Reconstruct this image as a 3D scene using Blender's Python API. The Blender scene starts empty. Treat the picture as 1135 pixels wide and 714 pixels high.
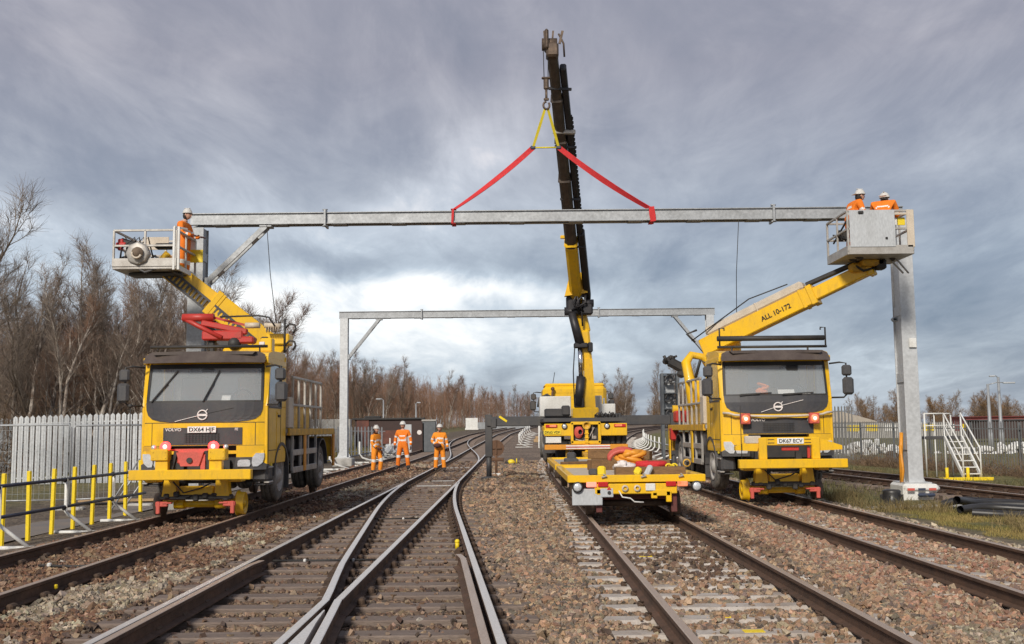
import bpy, math, random
import numpy as np
from mathutils import Vector, Matrix, Euler
random.seed(7); rng = np.random.default_rng(11)
PI = math.pi; R = math.radians
S = bpy.context.scene; COL = S.collection

# ------------------------------------------------------------------ materials
def nodes(m):
    m.use_nodes = True
    nt = m.node_tree; nt.nodes.clear()
    return nt, nt.nodes, nt.links
def ramp(N, stops):
    r = N.new('ShaderNodeValToRGB'); e = r.color_ramp.elements
    while len(e) < len(stops): e.new(0.5)
    for el, (p, c) in zip(e, stops):
        el.position = p; el.color = (*c, 1) if len(c) == 3 else c
    return r
def mat(name, col, rough=.5, metal=0., dirt=None, amt=.35, scale=3., fine=40., bump=0., emit=0., alpha=1., coat=0., spec=.5, var=.12, stretch=(1, 1, 1), speck=0.):
    m = bpy.data.materials.new(name); nt, N, L = nodes(m)
    o = N.new('ShaderNodeOutputMaterial'); b = N.new('ShaderNodeBsdfPrincipled')
    L.new(b.outputs[0], o.inputs[0])
    tc = N.new('ShaderNodeTexCoord'); mp = N.new('ShaderNodeMapping'); mp.inputs['Scale'].default_value = stretch
    L.new(tc.outputs['Object'], mp.inputs[0])
    n1 = N.new('ShaderNodeTexNoise'); n1.inputs['Scale'].default_value = scale; n1.inputs['Detail'].default_value = 8; n1.inputs['Roughness'].default_value = .65
    n2 = N.new('ShaderNodeTexNoise'); n2.inputs['Scale'].default_value = fine; n2.inputs['Detail'].default_value = 4
    L.new(mp.outputs[0], n1.inputs['Vector']); L.new(mp.outputs[0], n2.inputs['Vector'])
    d = dirt if dirt else tuple(c * .55 for c in col)
    r = ramp(N, [(.48 - amt * .35, (1, 1, 1)), (.78 - amt * .3, (0, 0, 0))])
    r.color_ramp.elements[0].color = (0, 0, 0, 1); r.color_ramp.elements[1].color = (1, 1, 1, 1)
    L.new(n1.outputs[0], r.inputs[0])
    am = N.new('ShaderNodeMath'); am.operation = 'MULTIPLY'; am.inputs[1].default_value = min(1, amt * 1.6)
    L.new(r.outputs[0], am.inputs[0])
    mx = N.new('ShaderNodeMix'); mx.data_type = 'RGBA'
    mx.inputs['A'].default_value = (*col, 1); mx.inputs['B'].default_value = (*d, 1)
    L.new(am.outputs[0], mx.inputs['Factor'])
    hv = N.new('ShaderNodeHueSaturation'); mr = N.new('ShaderNodeMapRange')
    mr.inputs['From Min'].default_value = .3; mr.inputs['From Max'].default_value = .7
    mr.inputs['To Min'].default_value = 1 - var; mr.inputs['To Max'].default_value = 1 + var
    if speck:
        n3 = N.new('ShaderNodeTexNoise'); n3.inputs['Scale'].default_value = 11; n3.inputs['Detail'].default_value = 7; n3.inputs['Roughness'].default_value = .7
        mp3 = N.new('ShaderNodeMapping'); mp3.inputs['Scale'].default_value = (1, 1, .3); L.new(tc.outputs['Object'], mp3.inputs[0]); L.new(mp3.outputs[0], n3.inputs['Vector'])
        r3 = ramp(N, [(.52, (0, 0, 0)), (.72, (1, 1, 1))]); L.new(n3.outputs[0], r3.inputs[0])
        a3 = N.new('ShaderNodeMath'); a3.operation = 'MULTIPLY'; a3.inputs[1].default_value = speck; L.new(r3.outputs[0], a3.inputs[0])
        m3 = N.new('ShaderNodeMix'); m3.data_type = 'RGBA'; m3.inputs['B'].default_value = (*(c * .8 for c in d), 1); L.new(a3.outputs[0], m3.inputs['Factor']); L.new(mx.outputs['Result'], m3.inputs['A']); mx = m3
    L.new(n2.outputs[0], mr.inputs[0]); L.new(mr.outputs[0], hv.inputs['Value']); L.new(mx.outputs['Result'], hv.inputs['Color'])
    L.new(hv.outputs[0], b.inputs['Base Color'])
    mr2 = N.new('ShaderNodeMapRange'); mr2.inputs['To Min'].default_value = rough * .85; mr2.inputs['To Max'].default_value = min(1, rough * 1.25 + amt * .15)
    L.new(n1.outputs[0], mr2.inputs[0]); L.new(mr2.outputs[0], b.inputs['Roughness'])
    b.inputs['Metallic'].default_value = metal; b.inputs['Alpha'].default_value = alpha
    b.inputs['Coat Weight'].default_value = coat; b.inputs['Specular IOR Level'].default_value = spec
    if emit:
        b.inputs['Emission Color'].default_value = (*col, 1); b.inputs['Emission Strength'].default_value = emit
    if bump:
        bp = N.new('ShaderNodeBump'); bp.inputs['Strength'].default_value = bump; bp.inputs['Distance'].default_value = .02
        L.new(n2.outputs[0], bp.inputs['Height']); L.new(bp.outputs[0], b.inputs['Normal'])
    return m
M = {}
M['yellow'] = mat('yellow_paint', (.86, .50, .004), .36, dirt=(.50, .31, .06), amt=.25, scale=2.2, coat=.2, var=.035, speck=.45)
M['yellow_dirty'] = mat('worn_yellow_paint', (.80, .44, .008), .5, dirt=(.26, .16, .06), amt=.42, scale=4., var=.06, speck=.6)
M['post_yellow'] = mat('barrier_yellow', (.85, .62, .01), .5, dirt=(.5, .38, .05), amt=.2)
M['amber'] = mat('amber_paint', (.75, .30, .02), .45, dirt=(.4, .2, .05), amt=.25)
M['dark'] = mat('dark_grey_plastic', (.055, .055, .06), .5, dirt=(.12, .105, .09), amt=.3)
M['panel'] = mat('charcoal_panel', (.048, .048, .055), .42, dirt=(.09, .08, .07), amt=.3)
M['visor'] = mat('brown_tinted_visor', (.07, .052, .045), .3, dirt=(.15, .12, .10), amt=.3)
M['black'] = mat('black_rubber_and_steel', (.02, .02, .022), .55, dirt=(.07, .06, .05), amt=.35)
M['tyre'] = mat('tyre_rubber', (.055, .052, .05), .85, dirt=(.20, .18, .155), amt=.6, scale=5, bump=.3)
M['rim'] = mat('dusty_steel_rim', (.50, .48, .45), .6, .2, dirt=(.26, .22, .19), amt=.45, scale=7)
M['galv'] = mat('galvanised_steel', (.42, .435, .45), .45, .4, dirt=(.30, .31, .32), amt=.5, scale=2.5, fine=18, var=.16)
M['galv_light'] = mat('bright_galvanised_steel', (.58, .595, .61), .45, .3, dirt=(.46, .47, .48), amt=.4, scale=2.2, fine=14, var=.12)
M['alu'] = mat('weathered_aluminium', (.50, .48, .45), .45, .35, dirt=(.26, .23, .2), amt=.4, scale=4)
M['sheet'] = mat('grey_sheet_metal', (.52, .54, .56), .5, .2, dirt=(.40, .41, .42), amt=.35, scale=3, stretch=(1, 1, .35))
M['white'] = mat('white_paint', (.74, .74, .72), .45, dirt=(.45, .42, .37), amt=.3)
M['cream'] = mat('cream_plastic', (.6, .52, .42), .5, dirt=(.35, .29, .22), amt=.3)
M['red'] = mat('red_paint', (.55, .03, .025), .42, dirt=(.24, .06, .04), amt=.35)
M['salmon'] = mat('faded_red_paint', (.62, .10, .075), .5, dirt=(.3, .09, .06), amt=.3)
M['maroon'] = mat('dark_red_primer', (.16, .025, .025), .6, dirt=(.08, .04, .03), amt=.4)
M['sling'] = mat('red_webbing', (.62, .025, .03), .75, dirt=(.35, .03, .03), amt=.35, scale=9)
M['ysling'] = mat('yellow_webbing', (.72, .58, .03), .75, amt=.2)
M['hook'] = mat('rusty_hook_steel', (.17, .12, .085), .55, .5, dirt=(.08, .06, .05), amt=.5, scale=9)
M['jib'] = mat('dark_brown_jib_steel', (.075, .06, .052), .42, .5, dirt=(.16, .125, .1), amt=.45, scale=6, stretch=(1, 1, .3))
M['jib_black'] = mat('black_jib_steel', (.022, .022, .026), .45, .2, dirt=(.07, .06, .06), amt=.3)
M['chrome'] = mat('piston_chrome', (.7, .7, .72), .15, 1., amt=.05)
M['lamp_red'] = mat('lit_red_lamp', (1., .03, .03), .3, emit=5)
M['lamp_hot'] = mat('lit_lamp_core', (1., .34, .27), .3, emit=2.6)
M['lamp_white'] = mat('clear_lamp_glass', (.75, .77, .8), .12, .3, dirt=(.5, .5, .52), amt=.3, scale=14, coat=1.)
M['lamp_orange'] = mat('orange_lamp', (.75, .16, .05), .3, dirt=(.8, .45, .3), amt=.4, scale=12, emit=.35)
M['lamp_redoff'] = mat('red_reflector', (.55, .02, .02), .2, coat=.6)
M['rw_white'] = mat('reflective_white', (.8, .78, .76), .4, dirt=(.6, .4, .35), amt=.3)
M['rail_side'] = mat('rusty_rail_side', (.135, .073, .045), .75, .1, dirt=(.06, .037, .026), amt=.5, scale=4, fine=60, bump=.2)
M['rail_top'] = mat('worn_rail_head', (.52, .40, .31), .38, .45, dirt=(.34, .235, .17), amt=.15, scale=2, stretch=(6, .4, 1))
M['rail_top_bright'] = mat('polished_rail_head', (.82, .77, .71), .36, .5, dirt=(.52, .43, .35), amt=.12, scale=2, stretch=(6, .4, 1))
M['rail_silver'] = mat('ground_steel', (.84, .81, .77), .42, .5, dirt=(.55, .49, .43), amt=.12, scale=5)
M['lamp_tail'] = mat('lit_tail_lamp', (1., .26, .19), .3, emit=.75)
M['clip'] = mat('rusty_fastening', (.052, .034, .025), .8, dirt=(.12, .07, .04), amt=.4)
M['timber'] = mat('weathered_sleeper_timber', (.14, .10, .08), .7, dirt=(.23, .18, .15), amt=.5, scale=3, fine=30, bump=.4, stretch=(.6, 6, 6), var=.25)
M['concrete'] = mat('sleeper_concrete', (.52, .48, .44), .6, dirt=(.25, .18, .125), amt=.42, scale=2.6, fine=50, bump=.3)
M['conc'] = mat('pale_concrete', (.46, .45, .43), .8, dirt=(.28, .26, .23), amt=.45, scale=3, bump=.2)
M['wood'] = mat('oak_baulk_timber', (.25, .135, .055), .75, dirt=(.13, .07, .03), amt=.5, scale=3, fine=26, bump=.4, stretch=(.5, 5, 5), var=.3)
M['plank'] = mat('pale_plank', (.48, .32, .17), .75, amt=.4, stretch=(.6, 5, 5))
M['steelgrey'] = mat('dull_palisade_steel', (.34, .36, .38), .55, .4, dirt=(.22, .22, .22), amt=.45, scale=1.5, var=.18)
M['steeldark'] = mat('dark_weathered_palisade', (.13, .135, .14), .65, .2, dirt=(.22, .21, .2), amt=.45, scale=1.5, var=.2)
M['brick'] = mat('dark_red_brick', (.19, .07, .05), .85, dirt=(.08, .045, .04), amt=.5, scale=2, bump=.4)
M['brickdark'] = mat('soot_dark_brick', (.05, .034, .032), .85, dirt=(.09, .055, .048), amt=.4, scale=2, bump=.4)
M['pipe'] = mat('black_plastic_duct', (.018, .018, .02), .38, dirt=(.05, .045, .04), amt=.4, scale=4)
M['bluebar'] = mat('dark_blue_bar', (.03, .045, .09), .45, dirt=(.08, .08, .09), amt=.35)
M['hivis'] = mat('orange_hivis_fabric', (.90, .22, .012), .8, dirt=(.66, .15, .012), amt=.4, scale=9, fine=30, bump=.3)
M['hivis_y'] = mat('amber_hivis_fabric', (.92, .31, .02), .8, dirt=(.74, .22, .015), amt=.4, scale=9, fine=30, bump=.3)  # lighter, yellower fabric colour than the plain orange suits
M['reflect'] = mat('silver_reflective_tape', (.75, .74, .70), .45, amt=.15)
M['skin'] = mat('skin', (.56, .31, .22), .55, amt=.15)
M['glove'] = mat('dark_glove', (.09, .035, .03), .8)
M['boot'] = mat('boot_leather', (.05, .04, .035), .6)
M['helmet'] = mat('white_helmet_shell', (.60, .58, .55), .3, amt=.1)
M['hair'] = mat('dark_hair', (.03, .022, .018), .7)
M['glass'] = mat('windscreen_glass', (.62, .68, .72), .04, 0., dirt=(.66, .68, .68), amt=.4, scale=1.6, alpha=.25, coat=1., spec=1., var=.02)
M['sideglass'] = mat('side_window_glass', (.33, .43, .5), .05, 0., amt=.1, alpha=.7, coat=1., spec=1.)
M['plate_w'] = mat('number_plate_white', (.8, .8, .78), .4, amt=.1)
M['plate_y'] = mat('number_plate_yellow', (.82, .62, .03), .4, amt=.1)
M['ink'] = mat('black_lettering', (.012, .012, .012), .5, amt=.05)
M['paper'] = mat('paper', (.78, .78, .76), .7, amt=.05)
M['path'] = mat('grey_cess_path', (.16, .15, .15), .9, dirt=(.23, .19, .16), amt=.5, scale=1.2, fine=50, bump=.5)
M['roof'] = mat('warehouse_roof', (.42, .37, .31), .7, dirt=(.3, .26, .22), amt=.4)
M['straw'] = mat('dead_straw_grass', (.26, .19, .085), .9, dirt=(.15, .12, .05), amt=.5, scale=3, var=.3)
M['redwall'] = mat('faded_red_cladding', (.30, .05, .055), .7, dirt=(.38, .16, .14), amt=.5, scale=.4)
M['signal'] = mat('signal_grey_paint', (.085, .095, .105), .5, dirt=(.15, .16, .17), amt=.4)
M['rust'] = mat('brown_rust', (.10, .055, .035), .85, dirt=(.17, .09, .05), amt=.5, scale=8)
M['bark_birch'] = mat('birch_bark', (.58, .52, .45), .85, dirt=(.10, .07, .055), amt=.6, scale=3.5, fine=9, var=.35, stretch=(1, 1, .5))
M['bark'] = mat('brown_bark', (.12, .085, .062), .9, dirt=(.22, .17, .12), amt=.5, scale=3)
M['twig'] = mat('purple_brown_twigs', (.16, .112, .088), .9, dirt=(.22, .155, .11), amt=.5, scale=.8, var=.25)
M['twig_red'] = mat('reddish_birch_twigs', (.195, .100, .066), .9, dirt=(.24, .145, .09), amt=.5, scale=.6, var=.25)
M['twig_tan'] = mat('tan_winter_shrub_twigs', (.30, .17, .075), .9, dirt=(.12, .085, .05), amt=.5, scale=.8, var=.25)
M['twig_grey'] = mat('grey_brown_twigs', (.17, .135, .112), .9, dirt=(.23, .18, .14), amt=.5, scale=.6, var=.25)
M['grass'] = mat('rough_grass', (.125, .135, .028), .9, dirt=(.30, .22, .075), amt=.6, scale=1.4, var=.3)
M['weed'] = mat('green_weed_leaves', (.085, .088, .034), .8, dirt=(.19, .145, .07), amt=.4, scale=4)
M['bramble'] = mat('brown_bramble_stems', (.10, .065, .045), .9, dirt=(.2, .13, .07), amt=.5, scale=1.2, var=.3)

# ------------------------------------------------------------------ mesh builder
class MB:
    def __init__(s): s.v = []; s.f = []; s.m = []; s.sm = []; s.n = 0
    def add(s, V, F, mi=0, smooth=False):
        V = [tuple(p) for p in V]
        s.v.extend(V); b = s.n; s.n += len(V)
        for f in F: s.f.append([i + b for i in f]); s.m.append(mi); s.sm.append(smooth)
        return s
    def box(s, c, d, b=0., rot=None, mi=0):
        hx, hy, hz = d[0] / 2, d[1] / 2, d[2] / 2
        b = min(b, hx * .9, hy * .9, hz * .9)
        if b <= 0:
            V = [(x * hx, y * hy, z * hz) for x in (-1, 1) for y in (-1, 1) for z in (-1, 1)]
            F = [(0, 1, 3, 2), (4, 6, 7, 5), (0, 4, 5, 1), (2, 3, 7, 6), (0, 2, 6, 4), (1, 5, 7, 3)]
        else:
            V = []; idx = {}
            for sx in (-1, 1):
                for sy in (-1, 1):
                    for sz in (-1, 1):
                        for k in range(3):
                            p = [sx * hx, sy * hy, sz * hz]
                            for j, sg in enumerate((sx, sy, sz)):
                                if j != k: p[j] -= sg * b
                            idx[(sx, sy, sz, k)] = len(V); V.append(tuple(p))
            F = []
            I = idx
            for k in range(3):
                for sg in (-1, 1):
                    q = []
                    for a_, b_ in ((-1, -1), (1, -1), (1, 1), (-1, 1)):
                        t = [0, 0, 0]; t[k] = sg; t[(k + 1) % 3] = a_; t[(k + 2) % 3] = b_
                        q.append(I[(*t, k)])
                    F.append(q if sg > 0 else q[::-1])
            for k in range(3):
                i, j = (k + 1) % 3, (k + 2) % 3
                for a_ in (-1, 1):
                    for b_ in (-1, 1):
                        t0 = [0, 0, 0]; t0[i] = a_; t0[j] = b_; t1 = list(t0); t0[k] = -1; t1[k] = 1
                        q = [I[(*t0, i)], I[(*t1, i)], I[(*t1, j)], I[(*t0, j)]]
                        F.append(q if a_ * b_ < 0 else q[::-1])
            for sx in (-1, 1):
                for sy in (-1, 1):
                    for sz in (-1, 1):
                        q = [I[(sx, sy, sz, 0)], I[(sx, sy, sz, 1)], I[(sx, sy, sz, 2)]]
                        F.append(q if sx * sy * sz > 0 else q[::-1])
        c = Vector(c)
        if rot is not None:
            m = rot if isinstance(rot, Matrix) else Euler(rot).to_matrix()
            V = [m @ Vector(p) + c for p in V]
        else: V = [Vector(p) + c for p in V]
        return s.add(V, F, mi)
    def bar(s, a, b_, w, h=None, mi=0, bev=0., up=(0, 0, 1)):
        a, b_ = Vector(a), Vector(b_); d = b_ - a; h = h or w
        y = d.normalized(); u = Vector(up)
        if abs(y.dot(u)) > .98: u = Vector((0, 1, 0)) if abs(y.y) < .9 else Vector((1, 0, 0))
        x = y.cross(u).normalized(); z = x.cross(y)
        return s.box((a + b_) / 2, (w, d.length, h), bev, Matrix((x, y, z)).transposed(), mi)
    def tube(s, P, r, n=8, mi=0, cap=True, smooth=True):
        P = [Vector(p) for p in P]; k = len(P)
        rr = r if isinstance(r, (list, tuple)) else [r] * k
        V = []; prev = None
        for i in range(k):
            t = (P[min(i + 1, k - 1)] - P[max(i - 1, 0)]).normalized()
            if prev is None:
                u = Vector((0, 0, 1)) if abs(t.z) < .9 else Vector((1, 0, 0))
                x = t.cross(u).normalized()
            else:
                x = (prev - t * prev.dot(t)).normalized()
            prev = x; y = t.cross(x)
            for j in range(n):
                a = 2 * PI * j / n
                V.append(P[i] + (x * math.cos(a) + y * math.sin(a)) * rr[i])
        F = []
        for i in range(k - 1):
            for j in range(n):
                F.append((i * n + j, i * n + (j + 1) % n, (i + 1) * n + (j + 1) % n, (i + 1) * n + j))
        s.add(V, F, mi, smooth)
        if cap:
            s.f.append([s.n - k * n + j for j in range(n)][::-1]); s.m.append(mi); s.sm.append(False)
            s.f.append([s.n - n + j for j in range(n)]); s.m.append(mi); s.sm.append(False)
        return s
    def cyl(s, a, b_, r, r2=None, n=20, mi=0): return s.tube([a, b_], [r, r if r2 is None else r2], n, mi)
    def ring(s, c, ax, prof, n=28, mi=0, smooth=True):
        # lathe: prof = [(offset along axis, radius)...]
        ax = Vector(ax).normalized(); u = Vector((0, 0, 1)) if abs(ax.z) < .9 else Vector((1, 0, 0))
        x = ax.cross(u).normalized(); y = ax.cross(x); c = Vector(c); V = []
        for o, r in prof:
            for j in range(n):
                a = 2 * PI * j / n; V.append(c + ax * o + (x * math.cos(a) + y * math.sin(a)) * max(r, 1e-4))
        F = [(i * n + j, i * n + (j + 1) % n, (i + 1) * n + (j + 1) % n, (i + 1) * n + j) for i in range(len(prof) - 1) for j in range(n)]
        return s.add(V, F, mi, smooth)
    def ball(s, c, r, n=12, mi=0, rot=None):
        r = r if isinstance(r, (tuple, list)) else (r, r, r); V = []; h = n // 2
        for i in range(h + 1):
            t = PI * i / h
            for j in range(n):
                a = 2 * PI * j / n
                p = Vector((r[0] * math.sin(t) * math.cos(a), r[1] * math.sin(t) * math.sin(a), r[2] * math.cos(t)))
                if rot is not None: p = rot @ p
                V.append(p + Vector(c))
        F = [(i * n + j, (i + 1) * n + j, (i + 1) * n + (j + 1) % n, i * n + (j + 1) % n) for i in range(h) for j in range(n)]
        return s.add(V, F, mi, True)
    def prism(s, poly, axis, a, b_, mi=0):
        # poly: 2D points; axis 'x': (y,z), 'y': (x,z), 'z': (x,y)
        def P(p, t): return {'x': (t, p[0], p[1]), 'y': (p[0], t, p[1]), 'z': (p[0], p[1], t)}[axis]
        n = len(poly); V = [P(p, a) for p in poly] + [P(p, b_) for p in poly]
        F = [list(range(n))[::-1], list(range(n, 2 * n))] + [(i, (i + 1) % n, n + (i + 1) % n, n + i) for i in range(n)]
        return s.add(V, F, mi)
    def build(s, name, mats, parent=None, loc=(0, 0, 0)):
        me = bpy.data.meshes.new(name); me.from_pydata(s.v, [], s.f)
        if not isinstance(mats, (list, tuple)): mats = [mats]
        for m in mats: me.materials.append(M[m] if isinstance(m, str) else m)
        me.polygons.foreach_set('material_index', s.m); me.polygons.foreach_set('use_smooth', s.sm)
        if len(s.f) < 60000:
            import bmesh
            bm = bmesh.new(); bm.from_mesh(me); bmesh.ops.recalc_face_normals(bm, faces=bm.faces); bm.to_mesh(me); bm.free()
        me.update()
        o = bpy.data.objects.new(name, me); COL.objects.link(o); o.location = loc
        if parent: o.parent = parent
        return o
def tag(o, label=None, cat=None, group=None, kind=None):
    if label: o['label'] = label
    if cat: o['category'] = cat
    if group: o['group'] = group
    if kind: o['kind'] = kind
    return o
def thing(name, label, cat, loc=(0, 0, 0), rz=0., group=None):
    o = bpy.data.objects.new(name, None); COL.objects.link(o); o.empty_display_size = .2
    o.location = loc; o.rotation_euler = (0, 0, rz)
    return tag(o, label, cat, group)
def copy_tree(o, parent=None):
    c = o.copy(); COL.objects.link(c); c.parent = parent
    for ch in list(o.children): copy_tree(ch, c)
    return c
_fnt = {}
def text(name, body, size, parent, loc, rot, material='ink', w=None, depth=.002, align='CENTER'):
    cu = bpy.data.curves.new(name, 'FONT'); cu.body = body; cu.size = size; cu.align_x = align; cu.align_y = 'CENTER'; cu.extrude = depth; cu.offset = size * .018
    t = bpy.data.objects.new(name + '_curve', cu); COL.objects.link(t)
    bpy.context.view_layer.update()
    me = bpy.data.meshes.new_from_object(t.evaluated_get(bpy.context.evaluated_depsgraph_get()))
    bpy.data.objects.remove(t); bpy.data.curves.remove(cu)
    xs = [v.co.x for v in me.vertices]
    k = 1. if not w else w / max(1e-6, max(xs) - min(xs))
    for v in me.vertices: v.co.x *= k
    me.name = name; me.materials.clear(); me.materials.append(M[material])
    o = bpy.data.objects.new(name, me); COL.objects.link(o); o.location = loc; o.rotation_euler = rot
    if parent: o.parent = parent
    return o
ORD = ['first', 'second', 'third', 'fourth', 'fifth', 'sixth', 'seventh', 'eighth', 'ninth', 'tenth', 'eleventh', 'twelfth']
def sstep(a, b, x):
    t = min(1, max(0, (x - a) / (b - a))); return t * t * (3 - 2 * t)

# ------------------------------------------------------------------ layout of the line (z = 0 is the rail head, y runs away along the track)
def grade(y):
    if y < 50: return 0.
    if y < 120: return 1.56e-4 * (y - 50) ** 2
    return .764 + .012 * (min(y, 200) - 120) + .004 * max(0, min(y, 420) - 200)
def offA(y): return max(0, y - 60) ** 2 / 3000 if y < 360 else 30 + (y - 360) * .2
def offB(y): return max(0, y - 30) ** 2 / 1000 if y < 190 else 25.6 + (y - 190) * .32
T1 = lambda y: -5.62 + offA(y)
T2 = lambda y: -2.33 + offA(y)
T3 = lambda y: 2.03 + offB(y)
T4 = lambda y: 5.30 + offB(y)
T5 = lambda y: 11.3 - .085 * (y - 24) + max(0, y - 34) ** 2 / 900
def DV(y):
    if y < 19: return -1.94 - .081 * (y - 21)
    return -2.33 + .00298 * max(0, 32.6 - y) ** 2
DC = lambda y: DV(y) + .065 * (1 - sstep(9.2, 12.5, y))      # the rail led into the crossing
def gz(x, y):
    g = grade(y) * (1 - sstep(18, 45, x - offA(y)))
    if x < -10 and y < 400: g += .10 * sstep(28, 40, y) * sstep(-10, -13, x)
    return g
# ------------------------------------------------------------------ ground sheet
def vec_noise(x, y, seed=0):
    r = np.random.default_rng(seed); o = np.zeros_like(x, dtype=float)
    for k in range(6):
        f = .25 * 1.9 ** k; a = r.uniform(0, 2 * PI, 3); th = r.uniform(0, 2 * PI)
        o += np.sin((x * math.cos(th) + y * math.sin(th)) * f * 2.3 + a[0]) * np.sin((x * math.sin(th) - y * math.cos(th)) * f * 1.7 + a[1]) / (1.25 ** k)
    return o / 3.
def ground_z(x, y):
    l = -7.45 + offA(y); r = 7.15 + offB(y)
    z = -.255
    if x < l: z = -.255 - .07 * sstep(0, .8, l - x)
    elif x > r: z = -.255 - .04 * sstep(0, .7, x - r)
    return z + gz(x, y)
def axis(segs):
    o = []
    for a, b, st in segs:
        o += list(np.arange(a, b, st))
    return np.array(o + [segs[-1][1]])
gx = axis([(-900, -200, 70), (-200, -60, 10), (-60, -20, 2), (-20, 20, .5), (20, 60, 2), (60, 200, 10), (200, 900, 70)])
gy = axis([(-60, 0, 5), (0, 45, .5), (45, 130, 2), (130, 420, 10), (420, 2500, 130)])
GV = []; zone = []
for y in gy:
    for x in gx:
        n = float(vec_noise(np.array(x), np.array(y), 3))
        z = ground_z(x, y)
        l = -7.5 + offA(y); r = 7.0 + offB(y)
        outside = max(l - x, x - r, 0)
        z += .03 * n * min(1, outside)
        bal = 1 - sstep(0, .6, outside + .25 * n)
        t5 = abs(x - T5(y))
        if y < 75: bal = max(bal, 1 - sstep(1.35, 2.1, t5 + .25 * n))
        gr = (1 - bal) * (sstep(7.2, 7.9, x - .15 * n) if x > 0 else sstep(11.5, 14, -x + offA(y)) * .8)
        GV.append((x, y, z)); zone.append((bal, gr, n * .5 + .5, 1))
nx = len(gx)
GF = [(j * nx + i, j * nx + i + 1, (j + 1) * nx + i + 1, (j + 1) * nx + i) for j in range(len(gy) - 1) for i in range(nx - 1)]
gm = bpy.data.materials.new('ballast_and_earth'); nt, N, L = nodes(gm)
o_ = N.new('ShaderNodeOutputMaterial'); bs = N.new('ShaderNodeBsdfPrincipled'); bs.inputs['Roughness'].default_value = .92; L.new(bs.outputs[0], o_.inputs[0])
at = N.new('ShaderNodeAttribute'); at.attribute_name = 'zone'; sp = N.new('ShaderNodeSeparateColor'); L.new(at.outputs['Color'], sp.inputs[0])
tc = N.new('ShaderNodeTexCoord')
vo = N.new('ShaderNodeTexVoronoi'); vo.inputs['Scale'].default_value = 13; L.new(tc.outputs['Object'], vo.inputs['Vector'])
vs = N.new('ShaderNodeSeparateColor'); L.new(vo.outputs['Color'], vs.inputs[0])
r1 = ramp(N, [(0, (.08, .054, .040)), (.3, (.16, .11, .078)), (.55, (.24, .17, .122)), (.8, (.17, .135, .108)), (1, (.33, .26, .20))]); L.new(vs.outputs[0], r1.inputs[0])
nb = N.new('ShaderNodeTexNoise'); nb.inputs['Scale'].default_value = .5; nb.inputs['Detail'].default_value = 7; L.new(tc.outputs['Object'], nb.inputs['Vector'])
mpb = N.new('ShaderNodeMapRange'); mpb.inputs['From Min'].default_value = .3; mpb.inputs['From Max'].default_value = .7; mpb.inputs['To Min'].default_value = .7; mpb.inputs['To Max'].default_value = 1.35; L.new(nb.outputs[0], mpb.inputs[0])
hb = N.new('ShaderNodeHueSaturation'); L.new(r1.outputs[0], hb.inputs['Color']); L.new(mpb.outputs[0], hb.inputs['Value'])
nd = N.new('ShaderNodeTexNoise'); nd.inputs['Scale'].default_value = 2.2; nd.inputs['Detail'].default_value = 10; nd.inputs['Roughness'].default_value = .7; L.new(tc.outputs['Object'], nd.inputs['Vector'])
r2 = ramp(N, [(.3, (.06, .045, .035)), (.5, (.12, .09, .065)), (.62, (.19, .15, .105)), (.8, (.10, .095, .05))]); L.new(nd.outputs[0], r2.inputs[0])
r3 = ramp(N, [(.3, (.055, .06, .02)), (.48, (.13, .125, .04)), (.62, (.23, .18, .075)), (.8, (.10, .085, .05))]); L.new(nd.outputs[0], r3.inputs[0])
m1 = N.new('ShaderNodeMix'); m1.data_type = 'RGBA'; L.new(sp.outputs[1], m1.inputs['Factor']); L.new(r2.outputs[0], m1.inputs['A']); L.new(r3.outputs[0], m1.inputs['B'])
m2 = N.new('ShaderNodeMix'); m2.data_type = 'RGBA'; L.new(sp.outputs[0], m2.inputs['Factor']); L.new(m1.outputs['Result'], m2.inputs['A']); L.new(hb.outputs[0], m2.inputs['B'])
L.new(m2.outputs['Result'], bs.inputs['Base Color'])
bp = N.new('ShaderNodeBump'); bp.inputs['Strength'].default_value = 1.; bp.inputs['Distance'].default_value = .05
vd = N.new('ShaderNodeMath'); vd.operation = 'SUBTRACT'; vd.inputs[0].default_value = 1; L.new(vo.outputs['Distance'], vd.inputs[1])
ad = N.new('ShaderNodeMath'); ad.operation = 'MULTIPLY_ADD'; ad.inputs[1].default_value = 1.2; L.new(nd.outputs[0], ad.inputs[0]); L.new(vd.outputs[0], ad.inputs[2])
L.new(ad.outputs[0], bp.inputs['Height']); L.new(bp.outputs[0], bs.inputs['Normal'])
gmb = MB(); gmb.add(GV, GF, 0, True)
ground = tag(gmb.build('ground', gm), kind='structure', label='brown ballast bed, bare earth and rough grass under the tracks')
ca = ground.data.color_attributes.new('zone', 'FLOAT_COLOR', 'POINT'); ca.data.foreach_set('color', np.array(zone, dtype=np.float32).ravel())

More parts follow.
